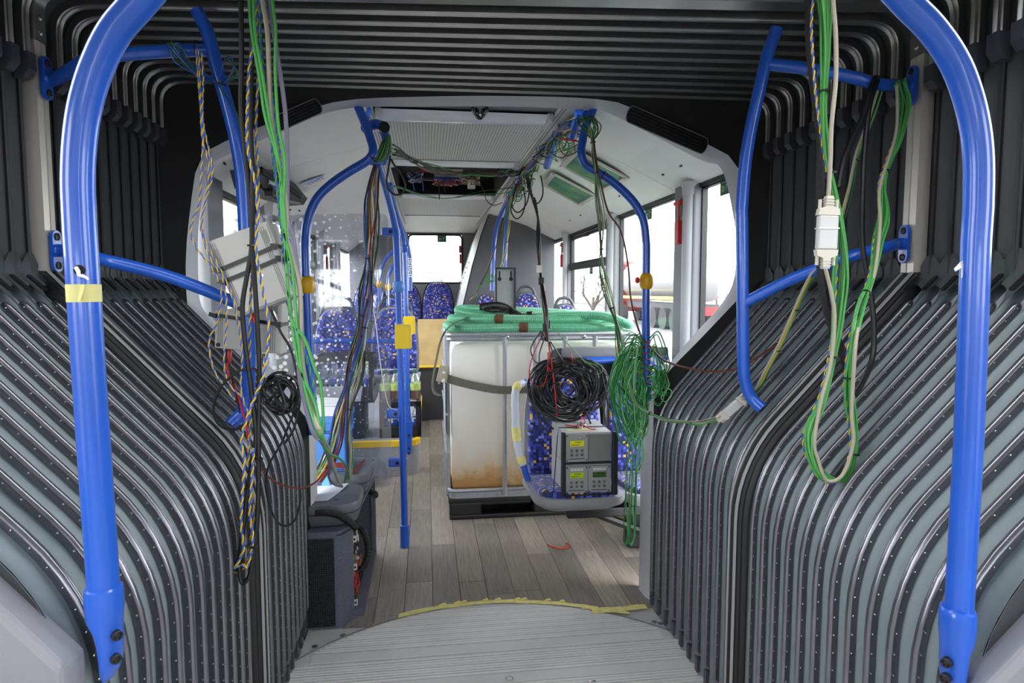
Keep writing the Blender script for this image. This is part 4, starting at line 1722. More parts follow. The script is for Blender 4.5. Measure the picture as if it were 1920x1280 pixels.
# hose on top of the tank
M_HOSE = mat('green_suction_hose', (40, 138, 96), .35, coat=.2, var=.08, vscale=15)
M_HOSEL = mat('pale_green_rib', (128, 200, 166), .35)
hc = Vector((IU + .59, IV + .46, 0))
keys = [(-.58, .05, 1.185), (-.50, -.30, 1.18), (-.10, -.41, 1.19), (.35, -.40, 1.185), (.56, -.22, 1.19), (.55, .12, 1.195), (.2, .36, 1.20), (-.28, .38, 1.21), (-.53, .2, 1.225), (-.50, -.12, 1.235), (-.26, -.33, 1.24), (.1, -.385, 1.236), (.36, -.30, 1.236), (.44, -.05, 1.245), (.25, .24, 1.258), (-.1, .34, 1.275), (-.42, .26, 1.29), (-.50, .02, 1.285), (-.36, -.17, 1.262), (-.1, -.22, 1.25), (.16, -.30, 1.262), (.38, -.42, 1.262), (.52, -.46, 1.215), (.60, -.30, 1.2)]
pts = resample(spline([hc + Vector(q) for q in keys], 20), 1500)
t = Thing('suction_hose', 'green ribbed suction hose lying in loops on top of the white tank', 'hose', hc + Vector((0, 0, 1.16)), 'R')
t.part('hose', MB().tube(pts, .0285, 12), M_HOSE, smooth=True, angle=70)
hl = []
hp3 = resample(pts, 9000)
for i, q in enumerate(hp3):
    d = (hp3[min(i + 1, 8999)] - hp3[max(0, i - 1)]).normalized()
    x = Vector((0, 0, 1))
    x = (x - d * x.dot(d)).normalized()
    y = d.cross(x)
    a = i * 2 * pi / 9
    hl.append(q + (x * cos(a) + y * sin(a)) * .0285)
t.part('spiral_rib', MB().tube(hl, .0026, 4), M_HOSEL, smooth=True, fix=False)
ra = pts[1260]
for i0, lab in ((150, 'rusty_clamp'), (760, 'rusty_clamp')):
    t.part(lab, MB().tube(pts[i0:i0 + 12], .0325, 12, cap=False), mat('rust', (92, 58, 36), .8, var=.3, vscale=60), smooth=True)
i0 = 1330
t.part('black_band', MB().tube(pts[i0:i0 + 8], .036, 12, cap=False), M_BLACK, smooth=True)
a, b = Rv(905, 583, 1.5), Rv(1005, 598, 1.35)
t = Thing('drain_hose', 'black ribbed hose end with a flat strap loop lying on the green hose', 'hose', a, 'R')
dp = resample(spline([a + Vector((-.02, 0, .025)), a + Vector((.12, -.02, .03)), b + Vector((-.1, 0, .012)), b], 12), 120)
t.part('hose', MB().tube(dp, [.027 + (.003 if i % 4 < 2 else 0) for i in range(120)], 12), M_BLACK, smooth=True, angle=70)
c = Rv(928, 583, 1.42)
lp_ = [c + Vector((cos(a_) * .085, -.03 + .02 * sin(a_ * 2), .012 + sin(a_) * .022)) for a_ in [2 * pi * k / 24 for k in range(25)]]
t.part('strap_loop', MB().strip([[q + Vector((0, -.028, 0)), q + Vector((0, .028, .012))] for q in lp_]), mat('charcoal_webbing', (44, 44, 46), .85, bump=.4, bscale=300), smooth=True)


def ribbon(pts, w, wv=None, th=.0025):
    """flat strap: wv gives the width direction per point (or one vector)"""
    rows = []
    for i, q in enumerate(pts):
        d = (pts[min(i + 1, len(pts) - 1)] - pts[max(0, i - 1)]).normalized()
        s = Vector(wv[i] if isinstance(wv, list) else wv)
        s = (s - d * s.dot(d)).normalized()
        n = d.cross(s)
        rows.append([q - s * w / 2 - n * th / 2, q + s * w / 2 - n * th / 2, q + s * w / 2 + n * th / 2, q - s * w / 2 + n * th / 2])
    return MB().strip(rows, closed=True)


M_WEB = mat('grey_webbing', (122, 120, 108), .9, bump=.5, bscale=220, var=.12, vscale=40)
t = Thing('ratchet_strap', 'grey webbing ratchet strap pulled round the white tank', 'strap', (IU - .05, IV - .03, .8), 'R')
sp = spline([(IU + .12, IV + .25, 1.245), (IU + .02, IV + .14, 1.20), (IU - .035, IV + .10, 1.13), (IU - .07, IV + .08, 1.0), (IU - .095, IV + .06, .86), (IU - .085, IV + .04, .80), (IU - .05, IV + .01, .78)], 6)
t.part('webbing', ribbon(sp, .055, Vector((.25, 1, 0)).normalized()), M_WEB, smooth=True)
a, b = Rv(833, 706, IV - .03), Rv(1000, 729, IV - .02)
sp = spline([a, Rv(850, 713, IV - .035), Rv(890, 723, IV - .03), Rv(940, 731, IV - .028), b], 6)
wv = [Vector((.0, -.25, 1))] * len(sp)
t.part('webbing', ribbon(sp, .052, wv), M_WEB, smooth=True)
c = Rv(828, 706, IV - .03)
mb = MB()
mb.box(c + Vector((-.012, 0, 0)), (.012, .06, .085), RY(.1), bev=.003)
mb.box(c + Vector((.03, 0, 0)), (.012, .06, .075), RY(.1), bev=.003)
k = t.part('ratchet_body', mb, mat('yellowed_zinc', (150, 146, 128), .35, metal=.6))
t.part('ratchet_spindle', MB().cyl(c + Vector((.01, -.035, -.02)), c + Vector((.01, .035, -.02)), .012, 10).cyl(c + Vector((.012, -.035, .03)), c + Vector((.012, .035, .03)), .009, 10), M_STEEL, k, smooth=True)
t.part('ratchet_handle', MB().box(c + Vector((.004, -.03, .02)), (.055, .008, .10), RY(.25), bev=.003), mat('yellowed_zinc', (196, 190, 165)), k)

# perforated metal bracket standing behind the hose
vq = IV + .72
a, b = Rv(929.5, 566, vq), Rv(965, 503, vq)
cx_ = (a.x + b.x) / 2
t = Thing('mounting_plate', 'dark framed metal mounting plate with keyhole slots, upright behind the green hose', 'plate', (cx_, vq, 1.16), 'R')
w, h = b.x - a.x, b.z - 1.16
t.part('plate', MB().box((cx_, vq, 1.16 + h / 2), (w, .004, h)), mat('dull_zinc_sheet', (140, 142, 144), .45, metal=.4, var=.08, vscale=50))
mb = MB()
mb.box((cx_ - w / 2, vq, 1.16 + h / 2), (.012, .05, h))
mb.box((cx_ + w / 2, vq, 1.16 + h / 2), (.012, .05, h))
mb.box((cx_, vq, 1.16 + h), (w + .012, .05, .012))
t.part('edge_frame', mb, M_BLACK)
for dx, z in ((-.3, .86), (.3, .86)):
    o = Vector((cx_ + dx * w, vq - .0035, 1.16 + h * z))
    t.part('keyhole_slot', MB().lathe(o + Vector((0, 0, -.018)), (0, -1, 0), [(0, .014), (.001, .014), (.001, 0)], 12).box(o + Vector((0, -.0005, .014)), (.011, .001, .05)), M_PITCH)
o = Vector((cx_ + .03, vq - .0035, 1.16 + h * .18))
t.part('cut_out', MB().box(o, (.014, .001, .055)).lathe(o + Vector((0, 0, .008)), (0, -1, 0), [(0, .013), (.0012, .013), (.0012, 0)], 12), M_BLUE)

# ------------------------------------------------------------------ seats beside the tank
a, b = Rv(1003, 925, .25), Rv(1172, 925, .25)
sw = b.x - a.x
su = (a.x + b.x) / 2
szz = Rv(1090, 915, .35).z - .018
print('front seat', a, b, szz)
seat('blue pixel patterned seat carrying the two stacked grey measuring units', su, .64, szz, w=sw - .055, hb=.61, tilt=.10, handle=False, dcush=.43)
seat('blue pixel patterned seat by the side windows, half hidden by the green cable bundle', su + sw - .01, .64, szz, w=sw - .075, hb=.61, tilt=.10, handle=False, dcush=.43)
t = Thing('seat_pedestal', 'dark bench frame under the two seats beside the tank', 'seat frame', (su + .25, .5, 0), 'R')
t.part('beam', MB().box((su + .35, .46, szz - .115), (.78, .22, .05), bev=.01), M_BLACK)
t.part('strut', MB().tube([(su + .1, .42, szz - .13), (su + .5, .46, .10), (URT - .01, .46, .10)], .022, 8), M_BLACK)
t.part('foot', MB().box((su + .60, .62, (szz - .12) / 2), (.5, .10, szz - .14), bev=.01), M_BLACK)
# low partition behind them with a blue tube
a, b = Rv(1024, 690, .78), Rv(1196, 652, .78)
a.x = a.x
t = Thing('low_partition', 'low grey padded partition with blue tube between the front seats and the tank', 'partition', ((a.x + b.x) / 2 + .08, .78, .35), 'R')
pl = rounded([(a.x - .02, .81, .35), (a.x + .03, .81, b.z), (URT - .07, .81, b.z), (URT - .07, .81, .35)], .06, 5)
t.part('panel', MB().prism(pl, (0, 0, 0), (0, .03, 0)), M_SHELLD)
t.part('top_pad', MB().box(((a.x + URT) / 2 + .02, .815, b.z - .03), (URT - a.x - .14, .06, .075), bev=.025), M_GREYD, smooth=True)
z2 = Rv(1110, 678, .70).z
t.part('rail', MB().tube(rounded([(a.x + .12, .785, z2 - .16), (a.x + .17, .775, z2), (URT - .07, .775, z2)], .05, 5), .02, 12), M_BLUE, smooth=True)
# taped side handle
Yt = 3.32
t = Thing('side_handle', 'blue seat side handle wrapped in bubble foil and yellow tape', 'handle', W(988, 895, Yt), 'W')
hp_ = px([(1002, 716, Yt + .08), (985, 717, Yt + .04), (971, 723, Yt), (966, 740, Yt), (966.5, 780, Yt), (969, 820, Yt), (974, 850, Yt), (982, 875, Yt), (990, 900, Yt)])
t.part('tube', MB().tube(hp_, .0165, 12), M_BLUE, smooth=True)
M_FOIL = mat('bubble_foil', (214, 220, 232), .25, bump=1., bscale=140)
n_ = len(hp_)
t.part('foil_wrap', MB().tube(hp_[int(n_ * .18):int(n_ * .86)], [.021 + .0015 * sin(i * 2.1) for i in range(int(n_ * .86) - int(n_ * .18))], 12), M_FOIL, smooth=True)
for f0, f1 in ((.24, .31), (.56, .64), (.76, .82)):
    t.part('tape_band', MB().tube(hp_[int(n_ * f0):int(n_ * f1) + 1], .0235, 12), M_TAPE, smooth=True)

# ------------------------------------------------------------------ two measuring units on the seat
M_CASE = mat('light_grey_case', (176, 177, 178), .5, bump=.1, bscale=300)
M_FRONT = mat('grey_front_panel', (150, 152, 150), .5)
M_BLANK = mat('grey_blank_panel', (120, 124, 122), .45)
M_LCD = mat('lit_yellow_display', (190, 186, 20), .3, emit=.25)
M_LCDG = mat('lit_lime_display', (150, 172, 20), .3, emit=.2)
M_LCDD = mat('dark_green_display', (60, 88, 40), .3)
M_KEY = mat('grey_key', (120, 122, 122), .5)
M_KEYM = mat('dark_key_marking', (50, 52, 54), .5)
M_LBL = mat('white_label', (225, 226, 226), .6)
M_INK = mat('black_ink', (14, 14, 14), .6)
vf = .20
bz = szz + .055
p0, p1 = Rv(1057, 929, vf), Rv(1146, 868, vf)
uw = p1.x - p0.x
uh = (p1.z - p0.z)
for lvl in (0, 1):
    x0, z0 = p0.x, p0.z + lvl * (uh + .004)
    dpt = .30
    lab = ['grey measuring unit with two displays standing on the seat cushion', 'grey measuring unit with one yellow display stacked on top of the other unit'][lvl]
    t = Thing('measuring_unit', lab, 'instrument', (x0 + uw / 2, vf + dpt / 2, z0), 'R')
    t.part('case', MB().box((x0 + uw / 2, vf + dpt / 2 + .004, z0 + uh / 2), (uw, dpt, uh), bev=.004), M_CASE)
    for sx_ in (0, 1):
        t.part('handle_rail', MB().box((x0 + (-.004 if not sx_ else uw + .016), vf - .002, z0 + uh / 2), (.018 if not sx_ else .026, .03, uh + .004), bev=.004), M_BLACK)
    t.part('base_rail', MB().box((x0 + uw / 2, vf - .004, z0 + .003), (uw, .016, .008)), M_BLACK)
    halves = 2 if lvl == 0 else 1
    pw = uw * .46
    for hf in range(2):
        xa = x0 + .008 + hf * (pw + .004)
        zz = z0 + .012
        hh = uh - .02
        blank = (lvl == 1 and hf == 1)
        k = t.part('front_panel', MB().box((xa + pw / 2, vf - .004, zz + hh / 2), (pw, .006, hh), bev=.001), M_BLANK if blank else M_FRONT, label=None)
        if blank:
            continue
        yf = vf - .0085
        for cx2 in (.06, .94):
            for cz2 in (.05, .95):
                t.part('screw', MB().lathe((xa + pw * cx2, yf + .002, zz + hh * cz2), (0, -1, 0), [(0, .0035), (.0015, .0035), (.0015, 0)], 8), M_PITCH, k)
        lcd = [(M_LCDG, M_LCDD)[hf], M_LCD][lvl]
        t.part('display', MB().box((xa + pw * .5, yf, zz + hh * .67), (pw * .62, .002, hh * .20)), lcd, k, label='lit display' if lcd is not M_LCDD else 'dark display')
        tz = MB()
        rt = random.Random(lvl * 3 + hf)
        for j in range(5):
            tz.box((xa + pw * (.42 + .06 * j), yf - .0012, zz + hh * .715), (pw * .035, .0004, hh * .04))
        for j in range(6):
            tz.box((xa + pw * (.27 + .065 * j), yf - .0012, zz + hh * .62), (pw * .04, .0004, hh * .03))
        t.part('readout', tz, M_INK, k, kind='stuff')
        for r_ in range(2):
            for c_ in range(3):
                kx, kz = xa + pw * (.26 + .235 * c_), zz + hh * (.40 - .155 * r_)
                t.part('key', MB().box((kx, yf, kz), (pw * .15, .003, hh * .115), bev=.0006), M_KEY, k)
                sz = pw * (.05 + .03 * ((r_ + c_) % 2))
                t.part('key_marking', MB().box((kx, yf - .0018, kz), (sz, .0005, sz * .9)), M_KEYM, k)
        t.part('dark_strip', MB().box((xa + pw * .5, yf, zz + hh * .10), (pw * .72, .001, hh * .025)), M_INK, k)
        if lvl == 0:
            lb = t.part('name_label', MB().box((xa + pw * .5, yf, zz + hh * .88), (pw * .56, .001, hh * .085)), M_LBL, k)
            text_part('Ident.-Nr. 9879', hh * .062, Vector((xa + pw * .5, yf - .0008, zz + hh * .88)) - t.org, (pi / 2, 0, 0), M_INK, k)
        else:
            t.part('knob', MB().lathe((xa + pw * .66, yf, zz + hh * .88), (0, -1, 0), [(0, .006), (.006, .0055), (.007, 0)], 12), M_STEEL, k, smooth=True)
    if lvl == 1:
        zt_ = z0 + uh
        t.part('paper_label', MB().box((x0 + uw * .40, vf + .06, zt_ + .0008), (uw * .55, .025, .0008), RZ(-.05)), M_TAPE)
        mb = MB()
        for j, (dx, dy) in enumerate(((.40, .10), (.46, .12), (.43, .08), (.50, .11), (.38, .07), (.55, .13))):
            mb.lathe((x0 + uw * dx, vf + dy, zt_), (.2 * (j % 3 - 1), -.3, 1), [(0, .006), (.006, .007), (.012, .0075), (.014, .005), (.024, .005), (.025, 0)], 8)
        t.part('plug', mb, M_STEEL, smooth=True)
        mb = MB()
        mb.tube(spline([(x0 + uw * .18, vf + .16, zt_ + .004), (x0 + uw * .3, vf + .09, zt_ + .012), (x0 + uw * .45, vf + .06, zt_ + .02), (x0 + uw * .6, vf + .045, zt_ + .006), (x0 + uw * .72, vf + .05, zt_ + .003)], 6), .0028, 6)
        mb.tube(spline([(x0 + uw * .45, vf + .09, zt_ + .03), (x0 + uw * .5, vf + .12, zt_ + .05), (x0 + uw * .6, vf + .13, zt_ + .02)], 6), .0028, 6)
        t.part('red_lead', mb, M_RED, smooth=True)
    mb = MB()
    if lvl == 0:
        pass
# dark lashing cord round both units
t = Thing('lashing_cord', 'thin dark cord lashing the two measuring units to the seat', 'cord', (p0.x - .02, vf + .1, bz), 'R')
zt_ = p0.z + 2 * uh + .008
t.part('cord', MB().tube([(p0.x - .05, vf + .02, p0.z - .05), (p0.x - .012, vf + .10, zt_ - .05), (p0.x - .004, vf + .10, zt_), (p0.x + uw, vf + .10, zt_ + .001), (p0.x + uw + .005, vf + .1, zt_ - .05), (p0.x + uw + .10, vf + .16, p0.z + .05)], .0025, 6), M_CORD, smooth=True)

# ------------------------------------------------------------------ seats on the podium and at the back
v_ = 2.95


def seat_at(label, x0, x1, ytop, ybot, v, **k):
    a, b = Rv(x0, ybot, v), Rv(x1, ytop, v)
    return seat(label, (a.x + b.x) / 2, v, a.z - .02, w=(b.x - a.x) - .01, hb=b.z - a.z, **k)


seat_at('seat with arched dark handle behind the dotted glass, at the window', 590, 675, 578, 692, v_, shell=M_SHELLD, dcush=.38, floor=PZ)
seat_at('seat with arched dark handle directly behind the yellow boxes', 698, 782, 577, 692, v_, dcush=.38, floor=PZ)
seat_at('rear bench seat beside the tower, in front of the back window', 793, 850, 529, 602, 5.75, handle=False, cushion=False, shell=M_BLACK, floor=.62)
seat_at('rear bench seat second from the tower', 727, 789, 533, 602, 5.75, handle=False, cushion=False, shell=M_BLACK, floor=.62)
seat_at('rear bench seat third from the tower, behind the hooped poles', 664, 724, 533, 602, 5.75, handle=False, cushion=False, shell=M_BLACK, floor=.62)
seat_at('seat back seen past the hose, nearest the side windows', 1036, 1086, 571, 640, 3.0, cushion=False, shell=M_SHELLD, floor=0)
seat_at('seat back seen past the hose, beside the upright mounting plate', 965, 1012, 549, 615, 4.0, cushion=False, shell=M_SHELLD, floor=0)
seat_at('seat back just left of the upright mounting plate', 893, 930, 552, 610, 4.2, cushion=False, shell=M_SHELLD, handle=False, floor=0)

# plywood board
a, b = Rv(784, 690, 4.3), Rv(834, 598, 4.3)
t = Thing('plywood_board', 'bare plywood board standing at the end of the aisle', 'board', ((a.x + b.x) / 2 + .02, 4.3, .0), 'R')
t.part('board', MB().box(((a.x + b.x) / 2 + .03, 4.3, (a.z + b.z) / 2), (b.x - a.x + .06, .02, b.z - a.z), bev=.002), mat('plywood', (206, 176, 122), .7, var=.18, vscale=5))
t.part('leg', MB().box(((a.x + b.x) / 2 + .03, 4.31, a.z / 2), (b.x - a.x + .06, .018, a.z)), M_DARK)
rim = rounded([(a.x - .02, 4.26, .0), (a.x - .02, 4.26, a.z + .02), (b.x + .12, 4.26, a.z + .02)], .06, 5)
t.part('yellow_edge', MB().tube(rim, .012, 8), M_EDGE, smooth=True)

# ------------------------------------------------------------------ crates and bottles
ROW = ('near', 'far')
ORD = ('first', 'second', 'third', 'fourth', 'fifth')
M_CRATE = mat('black_crate_plastic', (20, 20, 22), .45, var=.1)
M_PET = glass_mat('clear_bottle_plastic', (.93, .95, .96), .05, .10)
M_TEA = mat('brown_drink', (96, 52, 22), .2, var=.1)
M_WATER = glass_mat('water', (.88, .92, .95), .03, .08)


def crate(name, label, u0, u1, v0, v1, z0, h, m, slots=4, th=.010, group=None, rimh=.03, cat='crate'):
    t = Thing(name, label, cat, ((u0 + u1) / 2, (v0 + v1) / 2, z0), 'R', group)
    t.part('base', MB().box(((u0 + u1) / 2, (v0 + v1) / 2, z0 + .006), (u1 - u0, v1 - v0, .012)), m)
    for nm, c, d in (('front', ((u0 + u1) / 2, v0 + th / 2), (u1 - u0, th)), ('back', ((u0 + u1) / 2, v1 - th / 2), (u1 - u0, th)), ('left', (u0 + th / 2, (v0 + v1) / 2), (th, v1 - v0)), ('right', (u1 - th / 2, (v0 + v1) / 2), (th, v1 - v0))):
        mb = MB()
        low = slots < 0
        hh = h * (.30 if low else 1)
        mb.box((c[0], c[1], z0 + hh / 2), (d[0], d[1], hh), bev=.002)
        k = t.part('side_wall', mb, m)
        if low:
            for s_ in (0, 1):
                off = (d[0] / 2 - .02 if d[0] > d[1] else 0, d[1] / 2 - .02 if d[1] > d[0] else 0)
                sg = 1 if s_ else -1
                t.part('corner_post', MB().box((c[0] + sg * off[0], c[1] + sg * off[1], z0 + h / 2), (.04 if off[0] else d[0], .04 if off[1] else d[1], h), bev=.002), m, k)
            t.part('top_bar', MB().box((c[0], c[1], z0 + h - .02), (d[0], d[1], .04), bev=.003), m, k)
        else:
            for i in range(slots):
                f = (i + .5) / slots - .5
                rx, ry = (d[0] * f, -.007 if nm == 'front' else .007) if d[0] > d[1] else ((-.007 if nm == 'left' else .007), d[1] * f)
                t.part('rib', MB().box((c[0] + rx, c[1] + ry, z0 + h * .45), (.008, .008, h * .8)), m, k)
            ex = (d[0] + .018, .022) if d[0] > d[1] else (.022, d[1] + .018)
            t.part('rim', MB().box((c[0], c[1], z0 + h - rimh / 2), (ex[0], ex[1], rimh), bev=.004), m, k)
    return t


def bottle_proto(label, pos, h, r, body, lab_m, cap_m, group, liquid=.55):
    t = Thing('drink_bottle', label, 'bottle', pos, 'R', group)
    x, y, z = pos
    prof = [(0, r * .8), (.008, r * .97), (.02, r), (h * .36, r * .96), (h * .40, r), (h * .60, r), (h * .72, r * .86), (h * .82, r * .55), (h * .90, r * .34), (h * .94, r * .33)]
    t.part('body', MB().lathe((x, y, z), (0, 0, 1), prof, 14), M_PET, smooth=True)
    if body:
        t.part('contents', MB().lathe((x, y, z + .004), (0, 0, 1), [(0, r * .78), (.012, r * .93), (h * liquid, r * .93), (h * liquid + .001, 0)], 12), body, smooth=True)
    t.part('paper_label', MB().lathe((x, y, z + h * .34), (0, 0, 1), [(0, r * 1.005), (.0005, r * 1.015), (h * .22, r * 1.015), (h * .22, r)], 14), lab_m, smooth=True)
    t.part('cap', MB().lathe((x, y, z + h * .93), (0, 0, 1), [(0, r * .4), (h * .06, r * .4), (h * .065, r * .3), (h * .065, 0)], 10), cap_m, smooth=True)
    return t


def label_mat(name, a, b_, k):
    m, n, l, b = nodemat(name)
    t = n.new('ShaderNodeTexCoord')
    s = n.new('ShaderNodeSeparateXYZ')
    l.new(t.outputs['Object'], s.inputs[0])
    ns = n.new('ShaderNodeTexNoise')
    ns.inputs['Scale'].default_value = k
    l.new(t.outputs['Object'], ns.inputs['Vector'])
    r = n.new('ShaderNodeValToRGB')
    r.color_ramp.interpolation = 'CONSTANT'
    r.color_ramp.elements[0].color = (*lin(a), 1)
    r.color_ramp.elements[1].position = .54
    r.color_ramp.elements[1].color = (*lin(b_), 1)
    l.new(ns.outputs['Fac'], r.inputs[0])
    l.new(r.outputs[0], b.inputs['Base Color'])
    return m


M_LG = label_mat('pale_green_label', (186, 205, 120), (160, 190, 90), 40)
M_LB = label_mat('blue_white_label', (40, 70, 150), (215, 222, 235), 18)
zp = PZ + .003
vC = 2.30
a, b = Rv(712, 826, vC), Rv(789, 752, vC)
cB = crate('bottle_crate', 'black bottle crate on the podium, under the pack of green labelled bottles', a.x, b.x, vC, vC + .36, zp, b.z - zp - .0, M_CRATE, -1)
pr = None
xs = [a.x + .04 + (b.x - a.x - .08) * k / 3 for k in range(4)]
for j in range(2):
    for i, x in enumerate(xs):
        pos = (x, vC + .06 + j * .12, zp + .014)
        lab = 'blue labelled clear bottle in the lower black crate, %s row, %s from the aisle' % (ROW[j], ORD[3 - i])
        if pr is None:
            pr = bottle_proto(lab, pos, b.z - zp - .06, .036, M_WATER, M_LB, M_BLUE, 'bottles in the lower black crate', .3)
        else:
            dup(pr.o, toW(*pos), label=lab)
zt_ = b.z + .004
pr = None
hb_ = Rv(750, 697, vC).z - zt_
xs = [a.x + .045 + (b.x - a.x - .09) * k / 3 for k in range(4)]
for j in range(2):
    for i, x in enumerate(xs):
        pos = (x, vC + .06 + j * .10, zt_)
        lab = 'green labelled bottle of brown drink on the black crate, %s row, %s from the aisle' % (ROW[j], ORD[3 - i])
        if pr is None:
            pr = bottle_proto(lab, pos, hb_, .043, M_TEA, M_LG, M_GREEN, 'brown drink bottles', .5)
        else:
            dup(pr.o, toW(*pos), label=lab)
mb = MB()
w_ = xs[-1] - xs[0] + .095
single('tray_film', MB().box(((xs[0] + xs[-1]) / 2, vC + .11, zt_ - .002), (w_, .21, .003)), M_PET, 'clear film tray under the pack of brown drinks', 'film', ((xs[0] + xs[-1]) / 2, vC + .11, zt_))
# upper crate behind the dotted glass, on a lower box
a, b = Rv(590, 826, vC), Rv(682, 757, vC)
t = Thing('storage_box', 'dark box with a grey front panel on the podium behind the dotted glass', 'box', ((a.x + b.x) / 2, vC + .2, zp), 'R')
t.part('box', MB().box(((a.x + b.x) / 2, vC + .2, (zp + b.z) / 2), (b.x - a.x, .4, b.z - zp), bev=.01), M_CRATE)
c0, c1 = Rv(593, 754, vC - .01), Rv(680, 724, vC - .01)
z3 = b.z + .004
t.part('grey_panel', MB().prism([(c0.x, vC - .012, c0.z), (c1.x - .02, vC - .012, c0.z), (c1.x, vC - .012, c1.z), (c0.x, vC - .012, c1.z)], (0, 0, 0), (0, .02, 0)), M_GREY)
d0 = Rv(700, 668, vC)
cA = crate('bottle_crate', 'black open bottle crate with empty clear bottles behind the dotted glass', a.x, d0.x, vC + .02, vC + .40, z3, d0.z - z3, M_CRATE, -1)
pr = None
xs = [a.x + .05 + (d0.x - a.x - .1) * k / 4 for k in range(5)]
for j in range(2):
    for i, x in enumerate(xs):
        pos = (x, vC + .09 + j * .13, z3 + .013)
        lab = 'empty clear bottle in the upper crate behind the glass, %s row, %s from the aisle' % (ROW[j], ORD[4 - i])
        if pr is None:
            pr = bottle_proto(lab, pos, (d0.z - z3) * .86, .036, None, M_LB, M_WHITE, 'empty bottles in the upper crate')
        else:
            dup(pr.o, toW(*pos), label=lab)

# ------------------------------------------------------------------ low housing at the passage with folded seats, crates
M_HOUS = mat('speckled_slate_housing', (86, 90, 104), .5, var=.05, speck=.35)
q0, q1, q2 = Rz(597, 1180, 0), Rz(636, 1180, 0), Rz(682, 1155, 0)
q3 = Rz(706, 1042, 0)
HZ = .405
q0.x = -.80
v0 = q0.y + .0
t = Thing('wheel_housing', 'slate speckled low housing with a black grille and an open cable side', 'housing', ((q0.x + q3.x) / 2, .3, 0), 'R')
gx0, gx1 = Rv(592, 1100, v0).x - .08, Rv(633, 1100, v0).x
t.part('front_wall', MB().prism([(-.82, v0, 0), (gx1, v0, 0), (gx1, v0, HZ), (-.82, v0, HZ)], (0, 0, 0), (0, .03, 0)), M_HOUS)
cx2, cv2 = Rv(664, 1165, v0 + .07).x, v0 + .07
t.part('corner_post', MB().prism([(gx1, v0, 0), (gx1 + .02, v0 + .002, 0), (cx2, cv2, 0), (cx2, cv2 + .03, 0), (gx1, v0 + .05, 0)], (0, 0, 0), (0, 0, HZ - .004)), M_HOUS)
t.part('top', MB().prism([(-.95, v0, HZ), (gx1 + .01, v0 + .0, HZ), (cx2 - .005, cv2, HZ), (q3.x - .0, .69, HZ + .02), (-.95, .69, HZ + .02)], (0, 0, 0), (0, 0, .014)), M_HOUS)
t.part('back_wall', MB().box((-.90, .70, HZ / 2), (.68, .02, HZ)), M_SPECKD)
t.part('cavity_wall', MB().box((-.86, .32, HZ / 2), (.02, .75, HZ)), M_PITCH)
t.part('side_sill', MB().prism([(cx2 - .01, cv2, 0), (q2.x, q2.y + .01, 0), (q3.x, .69, 0), (q3.x - .03, .69, 0)], (0, 0, 0), (0, 0, .035)), M_HOUS)
t.part('rear_post', MB().box((q3.x - .012, .68, HZ / 2 + .01), (.022, .03, HZ)), M_HOUS)
for z in (.06, .22, .345):
    c = Vector((cx2 + .004, cv2 + .028, z))
    k = t.part('fixing_lug', MB().box(c, (.022, .004, .028), RZ(.6)), M_ALUL)
    t.part('lug_hole', MB().lathe(c + Vector((.001, -.002, 0)), (.5, -1, 0), [(0, .005), (.001, .005), (.001, 0)], 8), M_PITCH, k)
# grille: bars crossing in front of a dark backing
gz0, gz1 = .015, HZ - .015
gxa, gxb = gx1 - .155, gx1 - .012
t.part('grille_backing', MB().box(((gxa + gxb) / 2, v0 - .001, (gz0 + gz1) / 2), (gxb - gxa, .004, gz1 - gz0)), M_PITCH)
gm = MB()
n_ = 16
for i in range(n_ + 1):
    x = gxa + (gxb - gxa) * i / n_
    gm.box((x, v0 - .006, (gz0 + gz1) / 2), (.0032, .006, gz1 - gz0))
for i in range(44):
    z = gz0 + (gz1 - gz0) * i / 43
    gm.box(((gxa + gxb) / 2, v0 - .006, z), (gxb - gxa, .006, .0032))
t.part('grille_mesh', gm, mat('grille_plastic', (40, 42, 50), .5), kind='stuff')
for x in (gxa + .008, gxb - .004):
    for z in (gz0 + .006, (gz0 + gz1) / 2, gz1 - .006):
        t.part('screw', MB().lathe((x, v0 - .008, z), (0, -1, 0), [(0, .006), (.003, .005), (.003, 0)], 8), M_BLACK, smooth=True)

# wires in its open side
rw_ = random.Random(11)
t = Thing('wire_tangle', 'tangle of red, white and yellow wires in the open side of the slate housing', 'wires', (-.63, .35, .05), 'R')
for m_, n_w in ((M_RED, 9), (mat('white_wire', (222, 220, 210), .45), 8), (mat('yellow_wire', (214, 178, 40), .45), 5), (M_CORD, 6)):
    for j in range(n_w):
        zc = .10 if m_ is M_RED else .27
        pts = [(-.62 + rw_.uniform(-.04, .035), .15 + rw_.uniform(-.07, .14), zc + rw_.uniform(-.07, .1)) for _ in range(5)]
        t.part('wire', MB().tube(spline(pts, 5), .003, 5), m_, smooth=True)
mb = MB()
for j in range(14):
    mb.box((-.60 + rw_.uniform(-.02, .02), .12 + rw_.uniform(-.03, .08), .26 + rw_.uniform(-.03, .07)), (.012, .02, .008), RZ(rw_.random()))
t.part('terminal', mb, M_ALUL, kind='stuff')
